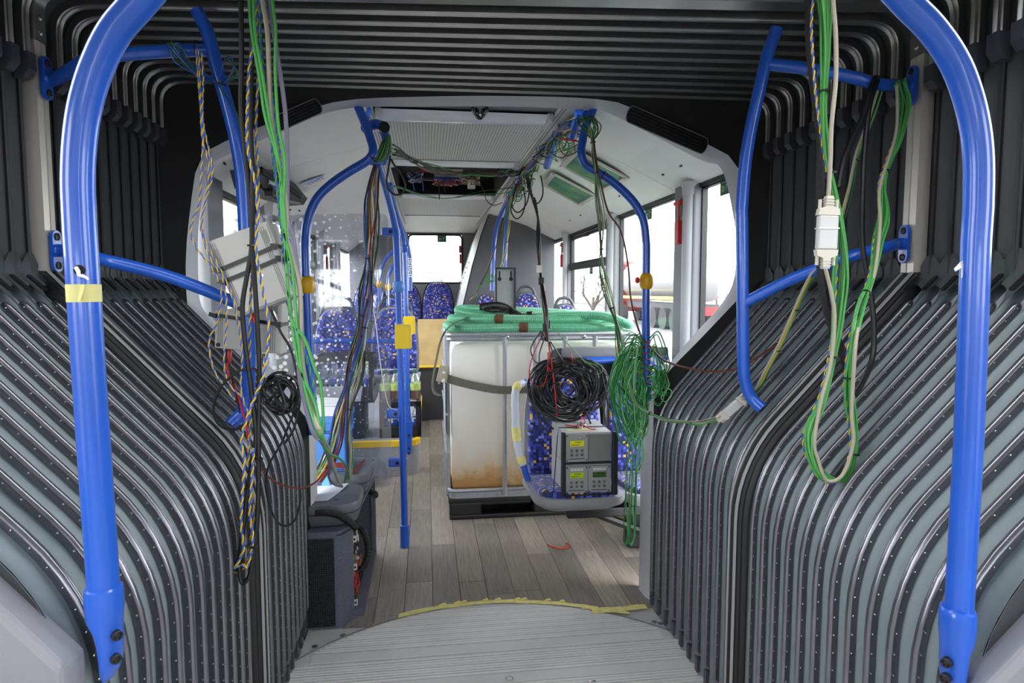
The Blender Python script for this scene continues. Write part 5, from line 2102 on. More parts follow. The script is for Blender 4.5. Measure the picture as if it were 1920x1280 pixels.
# ribbed conduits
for pts, lab in (([(592, 962, 2.56), (612, 961, 2.58), (636, 966, 2.61), (655, 978, 2.64), (668, 990, 2.66)], 'black ribbed conduit lying across the folded seat nearest the joint'),
                 ([(664, 978, 2.85), (678, 992, 2.86), (687, 1010, 2.84), (690, 1035, 2.82), (684, 1058, 2.80), (672, 1070, 2.8)], 'black ribbed conduit bending down into the open housing side'),
                 ([(682, 915, 3.2), (693, 921, 3.2), (703, 925, 3.18), (704, 929, 3.15)], 'short black ribbed conduit end at the back of the folded seats')):
    pp = resample(px(pts, n=10), 110)
    single('ribbed_conduit', MB().tube(pp, [.0125 + (.0025 if i % 3 else 0) for i in range(110)], 10), M_BLACK, lab, 'conduit', pp[0], 'W', smooth=True, angle=70)

# folded seat pads on the housing
M_PADS = mat('grey_folded_seat', (92, 96, 102), .5, bump=.2, bscale=300, var=.04)
for k, (x1, v0_, v1_, z0_, z1_, lab) in enumerate(((Rv(681, 935, .2).x, -.02, .31, .425, .515, 'grey folded seat pad nearest the joint, with a paper sheet on it'),
                                                   (Rv(697, 890, .5).x, .33, .68, .445, .545, 'grey folded seat pad carrying the blue crates'))):
    t = Thing('folded_seat', lab, 'seat', (x1 - .3, (v0_ + v1_) / 2, z0_), 'R')
    ol = rounded([(-.86, v0_, 0), (x1, v0_ + .01, 0), (x1, v1_, 0), (-.86, v1_, 0)], .09, 7)
    cc2 = Vector((x1 - .15, (v0_ + v1_) / 2, 0))
    rows = [[cc2 + (q - cc2) * f + Vector((0, 0, z)) for q in ol] for z, f in ((z0_, .90), (z0_ + .03, .985), (z0_ + .05, 1.0), (z1_ - .012, 1.0), (z1_, .96))]
    mb = MB().strip(rows, closed=True)
    mb.f.append(list(range(len(ol))))
    mb.f.append(list(range(4 * len(ol), 5 * len(ol))))
    o = t.part('pad', mb, M_PADS, smooth=True, angle=50)
    for dx in (.10, ):
        for dv in (.09, .2):
            t.part('slot', MB().box((x1 - dx, v0_ + dv, z1_ + .0005), (.022, .004, .001)), M_PITCH, o)
    t.part('seam', MB().tube([cc2 + (q - cc2) * 1.002 + Vector((0, 0, z0_ + .052)) for q in ol], .0018, 5, closed=True), M_PITCH, o)
q = Rv(622, 945, .15)
single('paper_sheet', MB().strip([[(q.x - .10, .04, .519), (q.x - .0, .05, .5185)], [(q.x - .09, .16, .517), (q.x + .035, .17, .518)], [(q.x - .08, .27, .518), (q.x + .06, .28, .523)]]), mat('white_paper', (196, 198, 204), .7), 'white paper sheet on the nearest folded seat', 'paper', (q.x, .15, .517))

M_BC = mat('blue_crate_plastic', (58, 116, 186), .45, var=.05)
ZC = .548
rq = Rv(650, 900, .40)
cx1 = rq.x
h1 = Rv(650, 812, .40).z - ZC
crate('stacking_crate', 'lower blue stacking crate on the folded seat pad', cx1 - .36, cx1, .40, .66, ZC, h1, M_BC, 3)
h2 = Rv(650, 785, .40).z - (ZC + h1) - .0
crate('stacking_crate', 'upper blue stacking crate holding a white pack', cx1 - .36, cx1 + .005, .40, .665, ZC + h1 + .003, max(.08, h2), M_BC, 5)
zz = ZC + h1 + max(.08, h2)
t = Thing('paper_pack', 'white crumpled paper pack on top of the upper blue crate', 'pack', (cx1 - .15, .5, zz), 'R')
mbx = bmesh.new()
bmesh.ops.create_cube(mbx, size=1)
bmesh.ops.scale(mbx, vec=(.26, .17, .085), verts=mbx.verts)
bmesh.ops.bevel(mbx, geom=mbx.edges[:], offset=.02, segments=3, affect='EDGES')
bmesh.ops.subdivide_edges(mbx, edges=mbx.edges[:], cuts=2, use_grid_fill=True)
rk = random.Random(2)
mbx.verts.index_update()
vs = [q.co + Vector((rk.uniform(-.004, .004), rk.uniform(-.004, .004), rk.uniform(-.004, .004))) for q in mbx.verts]
fs = [[q.index for q in f.verts] for f in mbx.faces]
mbx.free()
t.part('pack', MB().add([q + Vector((cx1 - .145, .49, zz + .03)) for q in vs], fs), mat('white_paper', (196, 198, 204)), smooth=True)
# dark red strap across the crates and a blue tape end
a, b = W(620, 872, 2.95), W(684, 862, 3.20)
single('red_strap', ribbon(spline([W(594, 878, 2.93), W(640, 872, 2.97), W(661, 884, 3.0), W(684, 864, 3.26)], 6), .026, Vector((0, .2, 1))), mat('dark_red_webbing', (120, 44, 44), .8), 'dark red strap round the lower blue crate', 'strap', a, 'W')
single('blue_tape_end', ribbon(spline([W(609, 880, 2.92), W(610, 905, 2.91), W(618, 922, 2.9), W(624, 925, 2.88)], 5), .034, Vector((1, 0, 0))), mat('blue_tape', (70, 140, 225), .5), 'strip of blue tape hanging over the folded seat edge', 'tape', W(609, 880, 2.92), 'W')
# ------------------------------------------------------------------ fittings on ceiling, walls and windows
M_LENS = mat('milky_lamp_lens', (222, 224, 232), .25, coat=.3, var=.06, vscale=9)
M_SMOKE = mat('smoked_dome', (14, 14, 16), .08, coat=.6)
for k, (v, d, lab) in enumerate(((.46, .085, 'milky ceiling light bar across the ceiling just inside the passage'), (1.60, .055, 'milky ceiling light bar at the near edge of the open hatch'), (3.12, .05, 'milky ceiling light bar at the far edge of the open hatch'))):
    t = Thing('light_bar', lab, 'lamp', (um, v, CEZ - .02), 'R')
    w = wm - .02
    rows = []
    for i in range(9):
        a = pi * i / 8
        rows.append([(um - w / 2, v + cos(a) * d, CEZ - .010 - sin(a) * .028), (um + w / 2, v + cos(a) * d, CEZ - .010 - sin(a) * .028)])
    t.part('lens', MB().strip(rows), M_LENS, smooth=True)
    for sg in (-1, 1):
        t.part('end_cap', MB().box((um + sg * (w / 2 - .012), v, CEZ - .022), (.03, d * 2, .04), bev=.008), M_GREY)
    t.part('metal_edge', MB().box((um, v + d + .008, CEZ - .012), (w, .012, .018)), M_ALU)
for x, y, v, lab in ((900, 207, .33, 'small dark dome camera on the near ceiling light bar'), (870, 297, 1.62, 'small dome camera on a steel cup at the edge of the open hatch')):
    q = Rv(x, y, v)
    t = Thing('dome_camera', lab, 'camera', q, 'R')
    t.part('cup', MB().lathe((q.x, v, q.z + .012), (0, 0, -1), [(0, .042), (.012, .042), (.03, .030)], 18), M_STEEL if y > 250 else M_SMOKE, smooth=True)
    t.part('dome', MB().ball((q.x, v, q.z - .016), .027, 16, 10), M_SMOKE, smooth=True)
    t.part('lens', MB().ball((q.x, v - .022, q.z - .026), .007, 8, 6), M_STEEL, smooth=True)

# electronics in the open hatch
rh = random.Random(21)
t = Thing('control_unit', 'bright metal control box hanging in the open ceiling hatch', 'control unit', toR(W(845, 322, 5.0)), 'R')
hv_ = 2.55


def hq(x, y, v=hv_):
    return Rv(x, y, v)


def hbox(t, x0, x1, y0, y1, v, dp, m, name, bev=.002):
    a, b = hq(x0, y1, v), hq(x1, y0, v)
    return t.part(name, MB().box(((a.x + b.x) / 2, v + dp / 2, (a.z + b.z) / 2), (b.x - a.x, dp, b.z - a.z), bev=bev), m)


hbox(t, 815, 868, 317, 333, 2.5, .12, M_ALUL, 'case')
a, b = hq(814, 334, 2.49), hq(868, 331, 2.49)
t.part('connector_row', MB().box(((a.x + b.x) / 2, 2.49, (a.z + b.z) / 2 - .01), (b.x - a.x, .03, .02)), M_BLUE)
t = Thing('relay_board', 'black relay block beside the metal control box in the ceiling hatch', 'relay', hq(803, 326, 2.52), 'R')
hbox(t, 795, 814, 322, 333, 2.5, .08, M_BLACK, 'block')
hbox(t, 791, 814, 333, 337, 2.49, .04, M_CAP, 'foot_rail')
t = Thing('white_connector', 'white plug connector dangling from the ceiling hatch', 'connector', hq(884, 347, 2.5), 'R')
hbox(t, 877, 891, 340, 353, 2.45, .03, M_WHITE, 'housing')
t.part('plug_key', MB().box(hq(884, 353, 2.44), (.03, .02, .012)), M_ALUL)
t = Thing('wire_tangle', 'loose red, blue and grey wires hanging out of the open ceiling hatch', 'wires', hq(840, 335, 2.5), 'R')
M_W = {'red': M_RED, 'blue': mat('blue_wire', (48, 92, 190), .45), 'white': mat('white_wire', (222, 220, 210), .45), 'grey': mat('grey_wire', (150, 148, 144), .5), 'yellow': mat('yellow_wire', (214, 178, 40), .45), 'green': mat('green_wire', (70, 150, 72), .45), 'dgreen': mat('dark_green_wire', (36, 84, 44), .5), 'black': mat('black_wire', (20, 20, 22), .45), 'brown': mat('brown_wire', (96, 52, 40), .5), 'beige': mat('beige_cable', (160, 153, 136), .5), 'mauve': mat('mauve_grey_cable', (118, 116, 134), .5), 'pink': mat('pink_wire', (196, 130, 120), .5)}
for cx3, cy3, rx, ry, cols, n_w in ((778, 333, 14, 10, ('red', 'blue', 'blue', 'white', 'black'), 22), (800, 320, 16, 3, ('red', 'red', 'brown'), 7), (835, 342, 26, 7, ('red', 'white', 'blue', 'grey', 'brown'), 20), (880, 338, 22, 9, ('white', 'white', 'pink', 'brown', 'grey'), 24), (893, 322, 10, 5, ('brown', 'grey'), 7)):
    for j in range(n_w):
        p_ = [hq(cx3 + rh.uniform(-rx, rx), cy3 + rh.uniform(-ry, ry), 2.45 + rh.uniform(-.06, .1)) for _ in range(4)]
        t.part('wire', MB().tube(spline(p_, 5), .0028, 5, cap=False), M_W[rh.choice(cols)], smooth=True)
for x, y0, y1 in ((823, 340, 374), (793, 340, 358), (833, 346, 359), (776, 345, 357)):
    p_ = [hq(x - 2, y0 - 4, 2.42), hq(x, y0 + 6, 2.42), hq(x + 1, y1, 2.42)]
    t.part('loose_end', MB().tube(spline(p_, 5), .004, 6), M_W['black' if x in (823, 833) else 'blue'], smooth=True)


# framed green posters on the sloping lining
def rcove(x, y, off=0):
    r = ray(x, y)
    o = toR(EYE)
    d = toR(EYE + r) - o
    n = Vector((.29, 0, 1))
    c = CEZ + .29 * CR - off
    return o + d * ((c - n.dot(o)) / n.dot(d))


def lcove(x, y, off=0):
    r = ray(x, y)
    o = toR(EYE)
    d = toR(EYE + r) - o
    n = Vector((-.303, 0, 1))
    c = CEZ - .303 * CL - off
    return o + d * ((c - n.dot(o)) / n.dot(d))


def lcove2(x, y, off=0):
    r = ray(x, y)
    o = toR(EYE)
    d = toR(EYE + r) - o
    for (ua, za), (ub, zb) in zip(cl, cl[1:]):
        n = Vector((-(zb - za), 0, ub - ua)).normalized()
        if n.z < 0:
            n = -n
        k = (n.dot(Vector((ua, 0, za))) - off - n.dot(o)) / n.dot(d)
        q = o + d * k
        if ub <= q.x <= ua:
            return q, n
    return q, n


def poster_mat():
    m, n, l, b = nodemat('green_poster_print')
    t = n.new('ShaderNodeTexCoord')
    ns = n.new('ShaderNodeTexNoise')
    ns.inputs['Scale'].default_value = 6
    ns.inputs['Detail'].default_value = 3
    l.new(t.outputs['Object'], ns.inputs['Vector'])
    r = n.new('ShaderNodeValToRGB')
    e = r.color_ramp.elements
    e[0].position, e[0].color = .36, (*lin((48, 104, 92)), 1)
    e[1].position, e[1].color = .70, (*lin((176, 182, 96)), 1)
    for p_, q in ((.48, (62, 134, 88)), (.56, (88, 148, 92)), (.62, (60, 132, 92))):
        z = e.new(p_)
        z.color = (*lin(q), 1)
    l.new(ns.outputs['Fac'], r.inputs[0])
    l.new(r.outputs[0], b.inputs['Base Color'])
    b.inputs['Roughness'].default_value = .45
    return m


M_POST = poster_mat()
for cs, lab in (([(1038, 324), (1021, 345), (1087, 382), (1116, 365)], 'smaller framed green poster on the right ceiling slope, deeper inside'),
                ([(1082, 281), (1055, 309), (1135, 352), (1176, 331)], 'larger framed green poster on the right ceiling slope, behind the blue bowed pole')):
    q = [rcove(x, y, .016) for x, y in cs]
    c = sum(q, Vector()) / 4
    t = Thing('poster_frame', lab, 'poster', c, 'R')
    n = Vector((.29, 0, 1)).normalized()
    t.part('print', MB().prism(q, (0, 0, 0), -n * .002), M_POST)
    for i in (0, 1, 2, 3):
        a, b = q[i], q[(i + 1) % 4]
        long_ = (b - a).length > .35
        mb = MB()
        s = (b - a).normalized().cross(n) * (.016 if i in (0, 2) else .009)
        mb.prism([a - s - n * .001, b - s - n * .001, b + s - n * .001, a + s - n * .001], (0, 0, 0), -n * .013)
        t.part('frame_bar', mb, M_ALUL)
    for a in (q[3], q[1]):
        t.part('clip', MB().box(a - n * .012, (.03, .03, .008)), M_STEEL)

# sticker on the left slope
c, n = lcove2(587, 339, .011)
ax = lcove(606, 333) - lcove(570, 346)
ax = (ax - n * ax.dot(n)).normalized()
ay = n.cross(ax)
if ay.z < 0:
    ay = -ay
t = Thing('oval_sticker', 'blue oval sticker under a green barred strip on the left ceiling slope', 'sticker', c, 'R')
ov = [c + ax * cos(a) * .085 + ay * (sin(a) * .034 - .02) for a in [2 * pi * k / 28 for k in range(28)]]
t.part('oval', MB().prism(ov, (0, 0, 0), -n * .0012), M_BLUE)
ov2 = [c + ax * cos(a) * .093 + ay * (sin(a) * .042 - .02) + n * .0006 for a in [2 * pi * k / 28 for k in range(28)]]
t.part('white_border', MB().prism(ov2, (0, 0, 0), -n * .0008), M_WHITE)
for k in range(9):
    x = -.055 + k * .013
    t.part('bar', MB().prism([c + ax * (x + dx) + ay * dy for dx, dy in ((0, .02), (.008, .02), (.008, .062), (0, .062))], (0, 0, 0), -n * .0012), M_GREEN if k % 2 == 0 else M_WHITE)
for k in range(7):
    t.part('white_letter_mark', MB().prism([c + ax * (-.042 + k * .012 + dx) + ay * (-.03 + dy) - n * .0012 for dx, dy in ((0, 0), (.007, 0), (.007, .018), (0, .018))], (0, 0, 0), -n * .0006), M_WHITE)

# green emergency exit signs on the glass
M_SIGNW = mat('pale_sign_print', (150, 200, 170), .5)


def exit_sign(x0, x1, y0, y1, plane, val, lab, sg=1):
    a, b = (Ru(x0, y1, val), Ru(x1, y0, val)) if plane == 'u' else (Rv(x0, y1, val), Rv(x1, y0, val))
    c = (a + b) / 2
    t = Thing('exit_sign', lab, 'sign', c, 'R')
    if plane == 'u':
        w = abs(a.y - b.y)
        h = b.z - a.z
        f = lambda s, z: Vector((val - sg * .001, c.y - sg * s * w / 2, c.z + z * h / 2))
        dn = Vector((-sg * .0015, 0, 0))
    else:
        w = abs(a.x - b.x)
        h = b.z - a.z
        f = lambda s, z: Vector((c.x + s * w / 2, val - .001, c.z + z * h / 2))
        dn = Vector((0, -.0015, 0))
    t.part('plate', MB().prism([f(-1, -1), f(1, -1), f(1, 1), f(-1, 1)], (0, 0, 0), dn), M_GREEN)
    # running figure and a hammer as flat print
    for s0, z0, s1, z1 in ((-.7, .62, .7, .70), (-.6, -.55, -.45, .1), (-.5, .0, -.05, .12), (-.2, -.6, -.1, .0), (-.55, .15, -.4, .32), (.25, -.5, .35, .3), (.2, .2, .7, .34)):
        t.part('pictogram', MB().prism([f(s0, z0) + dn, f(s1, z0) + dn, f(s1, z1) + dn, f(s0, z1) + dn], (0, 0, 0), dn * .5), M_SIGNW)
    return t


ug = URT + .030
exit_sign(1210, 1223, 388, 414, 'u', ug, 'green emergency exit sign on the side window behind the blue bowed pole')
exit_sign(1351, 1369, 333, 368, 'u', ug, 'green emergency exit sign at the pale moulding, on the nearest side window')
exit_sign(1106, 1112, 495, 514, 'u', ug, 'green emergency exit sign below the opened vent window')
exit_sign(1051, 1056, 453, 459, 'u', ug, 'tiny green exit sign above the farther emergency hammer')
exit_sign(820, 837, 441, 454, 'v', VB - .012, 'green emergency exit sign on the back window')


def hammer(x, y, s, u, sg, lab, v=None):
    c = Ru(x, y, u) if v is None else Rv(x, y, v)
    t = Thing('emergency_hammer', lab, 'hammer', c, 'R')
    t.part('holder', MB().box(c + Vector((sg * .02, 0, .075) if v is None else (0, .02, .075)), (.04, .05, .10), bev=.01), M_GREYD)
    t.part('hammer_head', MB().cyl(c + Vector((0, -.035, .10)), c + Vector((0, .045, .10)), .014, 10), M_RED, smooth=True)
    t.part('hammer_shaft', MB().box(c + Vector((0, -.005, .04)), (.014, .018, .13), bev=.004), M_RED)
    g = t.part('hammer_grip', MB().box(c + Vector((0, 0, -.06)), (.024, .045, .13), bev=.005), M_RED)
    for k in range(6):
        t.part('grip_rib', MB().box(c + Vector((0, -.0, -.11 + k * .02)), (.027, .049, .005)), M_RED, g)
    return t


hammer(1272, 415, 1, URT - .062, 1, 'red emergency hammer on the pillar between the two nearest side windows')
hammer(1053, 478, 1, URT - .062, 1, 'red emergency hammer on the far pillar beyond the vent window')
hammer(613, 482, 1, UL + .06, -1, 'red emergency hammer seen through the dotted glass')
hammer(863, 477, 1, None, 1, 'red emergency hammer beside the back window', v=VB - .07)

# folding door gear under the left slope
a = lcove(485, 335, .05)
t = Thing('door_gear', 'black plastic housing with levers under the left ceiling slope, above the side windows', 'mechanism', (-1.10, .9, 1.9), 'R')


def dpt(x, y, u=-1.06):
    return Ru(x, y, u)


poly = [dpt(480, 316), dpt(520, 318), dpt(560, 345), dpt(582, 372), dpt(575, 384), dpt(535, 372), dpt(488, 350)]
t.part('cover', MB().prism(poly, (-.02, 0, 0), (-.12, 0, -.01)), M_DARK)
for x0, y0, x1, y1 in ((497, 325, 520, 331), (525, 338, 545, 344), (548, 357, 568, 363)):
    p0_, p1_ = dpt(x0, y0), dpt(x1, y1)
    c = (p0_ + p1_) / 2
    t.part('recess', MB().box(c + Vector((-.018, 0, 0)), (.012, abs(p1_.y - p0_.y), .035), bev=.003), M_PITCH)
for x0, y0, x1, y1, m_ in ((486, 348, 520, 372, M_BLACK), (505, 350, 540, 368, M_CAP), (520, 372, 560, 380, M_BLACK), (500, 340, 530, 352, M_STEEL)):
    t.part('lever', MB().cyl(dpt(x0, y0, -1.08), dpt(x1, y1, -1.05), .014, 8), m_, smooth=True)
for x, y in ((505, 360), (535, 366)):
    q = dpt(x, y, -1.05)
    t.part('pivot', MB().lathe(q, (1, 0, 0), [(-.02, .022), (.02, .022), (.022, .01), (.022, 0)], 12), M_BLACK, smooth=True)
# ------------------------------------------------------------------ cables
rc_ = random.Random(31)


def wire(t, pts, m, r=.0035, n=6, seg=6, parent=None, name='wire'):
    return t.part(name, MB().tube(spline(pts, seg), r, n), m, parent, smooth=True)


def wpts(pts, Y=None):
    return [W(q[0], q[1], q[2] if len(q) > 2 else Y) for q in pts]


def bundle(t, pts, cols, spread=.012, r=.0032, n=5, pinch=(), seg=6, step=.06, name='wire'):
    """several wires that follow one path side by side, drawn together at the ties"""
    base = resample(spline(pts, 8), max(6, int(sum((b - a).length for a, b in zip(pts, pts[1:])) / step)))
    N = len(base)
    for c in cols:
        ang = rc_.uniform(0, 2 * pi)
        ph = rc_.uniform(0, 6)
        rad = rc_.uniform(.35, 1.0)
        fr = rc_.uniform(.25, .6)
        out = []
        for i, q in enumerate(base):
            f = i / (N - 1)
            k = 1.0
            for p_ in pinch:
                k = min(k, .25 + abs(f - p_) * 7)
            a = ang + sin(i * fr + ph) * .9
            d = (base[min(i + 1, N - 1)] - base[max(0, i - 1)]).normalized()
            x = d.orthogonal().normalized() if abs(d.z) < .3 else Vector((1, 0, 0))
            x = (x - d * x.dot(d)).normalized()
            y = d.cross(x)
            out.append(q + (x * cos(a) + y * sin(a)) * spread * rad * k)
        wire(t, out, M_W[c], r, n, 4, name=name)
    for p_ in pinch:
        i = min(N - 2, max(1, int(p_ * (N - 1))))
        tie(t, base[i], base[i + 1] - base[i - 1], max(.006, spread * .45), tail=True)


def twisted(t, pts, cols=('yellow', 'blue'), r=.0026, pitch=.034, off=.0024, step=.006):
    base = spline(pts, 10)
    L = sum((b - a).length for a, b in zip(base, base[1:]))
    base = resample(base, max(10, int(L / step)))
    ph0 = rc_.uniform(0, 6)
    for k, c in enumerate(cols):
        out = []
        for i, q in enumerate(base):
            d = (base[min(i + 1, len(base) - 1)] - base[max(0, i - 1)]).normalized()
            x = Vector((1, 0, 0)) if abs(d.x) < .8 else Vector((0, 0, 1))
            x = (x - d * x.dot(d)).normalized()
            y = d.cross(x)
            a = ph0 + i * step / pitch * 2 * pi + k * 2 * pi / len(cols)
            out.append(q + (x * cos(a) + y * sin(a)) * off)
        t.part('twisted_wire', MB().tube(out, r, 5), M_W[c], smooth=True)


def Tc(name, label, pts, cat='cable', group=None):
    return Thing(name, label, cat, pts[0], 'W', group)


# --- left hanging harness before the tilted box
YA = 1.66
p_ = wpts([(452, -40), (452, 0), (453, 100), (452, 200), (460, 285), (470, 386), (472, 460), (463, 517), (455, 568), (457, 618), (465, 685), (472, 736), (480, 820), (470, 880), (462, 940), (455, 1000), (449, 1055), (453, 1090), (462, 1088), (470, 1070), (480, 1000), (484, 940), (485, 860), (485, 800), (486, 740), (486, 685), (483, 618), (477, 517), (473, 460), (474, 336), (470, 235), (472, 100), (477, 0), (478, -40)], YA)
t = Tc('hanging_cable', 'long black cable hanging from the ceiling in a narrow loop before the tilted grey box', p_)
wire(t, p_, M_W['black'], .0065, 8, 6, name='cable')
for i in (6, 16, 22):
    tie(t, p_[i], (0, 0, 1), .010)
tie(t, W(461, 912, YA), (0, 0, 1), .012)
tie(t, W(472, 1022, YA), (.1, 0, 1), .014)
p1_ = wpts([(482, -40), (482, 0), (479, 67), (467, 134), (463, 235), (466, 290), (480, 350), (484, 403), (480, 467), (494, 551), (504, 618), (494, 702), (474, 753), (453, 820), (458, 864), (454, 931), (452, 987), (456, 1030), (440, 1066)], YA - .02)
t = Tc('twisted_pair_cable', 'yellow and blue twisted wires winding down the black hanging cable', p1_)
twisted(t, p1_, r=.0023, off=.0021)
p2_ = wpts([(478, -40), (480, 40), (484, 134), (480, 235), (484, 336), (484, 403), (478, 470), (470, 560), (468, 700), (472, 760), (466, 850), (470, 905), (475, 960), (470, 1010), (462, 1055), (445, 1072), (432, 1070)], YA + .015)
twisted(t, p2_, r=.0023, off=.0021)
p3_ = wpts([(476, 840), (472, 900), (468, 960), (474, 1010), (464, 1062), (455, 1058), (441, 1062)], YA - .01)
twisted(t, p3_, r=.0023, off=.0021)
pb = wpts([(504, -40), (504, 0), (517, 84), (534, 202), (539, 302), (539, 403), (551, 450), (563, 560), (566, 640), (561, 702), (584, 803), (606, 832)], YA + .0)
t = Tc('thick_cable', 'mauve grey thick cable slanting down to the blue crates', pb)
pm = pb + wpts([(618, 868, 2.3), (617, 895, 2.6), (628, 908, 2.75), (642, 912, 2.8)])
wire(t, pm, M_W['mauve'], .0058, 8, 6, name='cable')
pb = wpts([(492, -40), (492, 0), (502, 67), (507, 202), (519, 286), (534, 370), (537, 400), (538, 450), (561, 534), (564, 618), (568, 685), (584, 763), (605, 820), (617, 845, 2.1), (632, 895, 2.4), (640, 910, 2.6)], YA - .03)
t = Tc('thick_cable', 'beige thick cable slanting down beside the tilted grey box to the blue crates', pb)
wire(t, pb, M_W['beige'], .0062, 8, 6, name='cable')
tie(t, W(535, 393, YA + .08), (0, 0, 1), .014)
t = Tc('green_wire_bundle', 'bright green wires running from the ceiling to the blue crates', wpts([(467, 0)], YA))
for pts in ([(467, -40), (467, 0), (472, 60), (487, 151), (497, 218), (517, 286), (531, 370), (537, 467), (538, 520), (548, 601), (571, 635), (590, 690), (601, 719), (606, 780), (605, 826)],
            [(511, -40), (511, 0), (517, 60), (516, 134), (522, 235), (534, 302), (531, 403), (536, 470), (541, 550), (552, 640), (566, 700), (592, 760), (604, 820)],
            [(474, -30), (478, 60), (490, 130), (505, 220), (524, 310), (530, 420), (548, 500), (556, 600), (565, 690), (580, 760), (600, 822)]):
    wire(t, wpts(pts, YA - .04) + wpts([(618, 850, 1.9), (640, 862, 2.3), (652, 885, 2.6), (646, 905, 2.7)]), M_W['green'], .0042, 6, 6)
t = Tc('twisted_pair_cable', 'blue and green twisted wires inside the bright green bundle', wpts([(560, 600)], YA))
for dx in (0, 12):
    twisted(t, wpts([(486 + dx, -30), (492 + dx, 120), (512 + dx, 290), (527 + dx, 420), (540 + dx, 560), (555 + dx, 640), (575 + dx, 720), (598, 800), (612, 840)], YA + .12), ('blue', 'green'))

# --- tilted grey box and the second one on the handrail
M_BOX = mat('warm_grey_enclosure', (176, 175, 170), .5, bump=.15, bscale=250, var=.03)
M_BOXG = mat('recessed_grey', (128, 128, 124), .5)
Yq = YL - .085


def enclosure(label, cs, Y, dp, ties, tilt=None):
    q = [W(x, y, Y) for x, y in cs]          # TL TR BR BL
    ex = ((q[1] - q[0]) + (q[2] - q[3])).normalized()
    n = Vector((.0, -1, .0))
    c = sum(q, Vector()) / 4
    t = Thing('grey_box', label, 'enclosure', c, 'W')
    mb = MB().prism(q, -n * dp, n * 0)
    o = t.part('case', mb, M_BOX)
    bv = o.modifiers.new('bevel', 'BEVEL')
    bv.width = .003
    bv.segments = 2

    def f(s, r, d=0.0):
        return (q[0] * (1 - s) + q[1] * s) * (1 - r) + (q[3] * (1 - s) + q[2] * s) * r + n * d
    t.part('lid', MB().prism([f(.02, .03), f(.98, .03), f(.98, .97), f(.02, .97)], (0, 0, 0), n * .005), M_BOX, o)
    for s0 in (.06, .09, .12, .85, .88, .91):
        t.part('groove', MB().prism([f(s0, .05, .0048), f(s0 + .012, .05, .0048), f(s0 + .012, .95, .0048), f(s0, .95, .0048)], (0, 0, 0), n * .0012), M_BOXG, o)
    for s0, r0 in ((.05, .12), (.86, .10)):
        t.part('recess', MB().prism([f(s0, r0, .0055), f(s0 + .09, r0, .0055), f(s0 + .09, r0 + .16, .0055), f(s0, r0 + .16, .0055)], (0, 0, 0), n * .0008), M_BOXG, o)
    t.part('foot_stud', MB().lathe(f(.07, .90, .004), n, [(0, .007), (.004, .006), (.004, 0)], 10), M_BLACK, o)
    for s0, r0 in ((.63, .22), (.63, .62)):
        t.part('screw', MB().lathe(f(s0, r0, .004), n, [(0, .005), (.003, .004), (.003, 0)], 10), M_STEEL, o)
    for ra, rb in ties:
        w = .011
        pts = [f(-.02, ra, -.05), f(-.02, ra, .004), f(.0, ra, .0075), f(1.0, rb, .0075), f(1.02, rb, .004), f(1.02, rb, -.05)]
        k = t.part('cable_tie', ribbon(pts, w, (q[3] - q[0]).normalized(), .003), M_TIE)
        t.part('tie_head', MB().box(f(.985, rb, .011), (.016, .012, .016)), M_TIE, k)
        t.part('tie_head', MB().box(f(-.0, ra, .011), (.022, .012, .012), RY(.3)), M_TIE, k)
    return t, f


tb, fb = enclosure('tilted grey box strapped to the handrail with two black cable ties', [(385, 454), (500, 414), (554, 554), (450, 595)], Yq, .075, ((.38, .34), (.53, .50)))
for x, y, x2, y2, m_ in ((505, 573, 520, 600, M_STEEL), (475, 588, 478, 606, M_RED), (540, 566, 548, 590, M_STEEL)):
    tb.part('plug', MB().tube([W(x, y, Yq + .03), W((x + x2) / 2, (y + y2) / 2, Yq + .02), W(x2, y2, Yq + .02)], [.007, .006, .004], 8), m_, smooth=True)
tb2, fb2 = enclosure('lower grey box behind the tilted one, strapped to the handrail', [(403, 583), (529, 562), (526, 664), (402, 652)], Yq + .15, .06, ((.10, .45),))
for x, y, m_ in ((430, 656, M_RED), (424, 656, M_BLACK), (495, 664, M_STEEL)):
    tb2.part('plug', MB().tube([W(x, y, Yq + .17), W(x, y + 14, Yq + .16), W(x, y + 28, Yq + .16)], [.007, .007, .003], 8), m_, smooth=True)
p_ = wpts([(508, 580), (525, 620), (545, 655), (556, 700), (562, 750), (552, 800), (535, 830)], YL - .1)
t = Tc('plug_lead', 'thin black lead from the plug under the tilted grey box', p_)
wire(t, p_, M_W['black'], .0035)
p_ = wpts([(426, 680), (428, 700), (440, 725), (452, 760), (462, 800), (468, 850)], YL - .07)
t = Tc('plug_lead', 'red and black leads from the plugs under the lower grey box', p_)
wire(t, p_, M_W['red'], .0028)
wire(t, wpts([(430, 680), (434, 705), (443, 740), (450, 775)], YL - .07), M_W['black'], .0028)

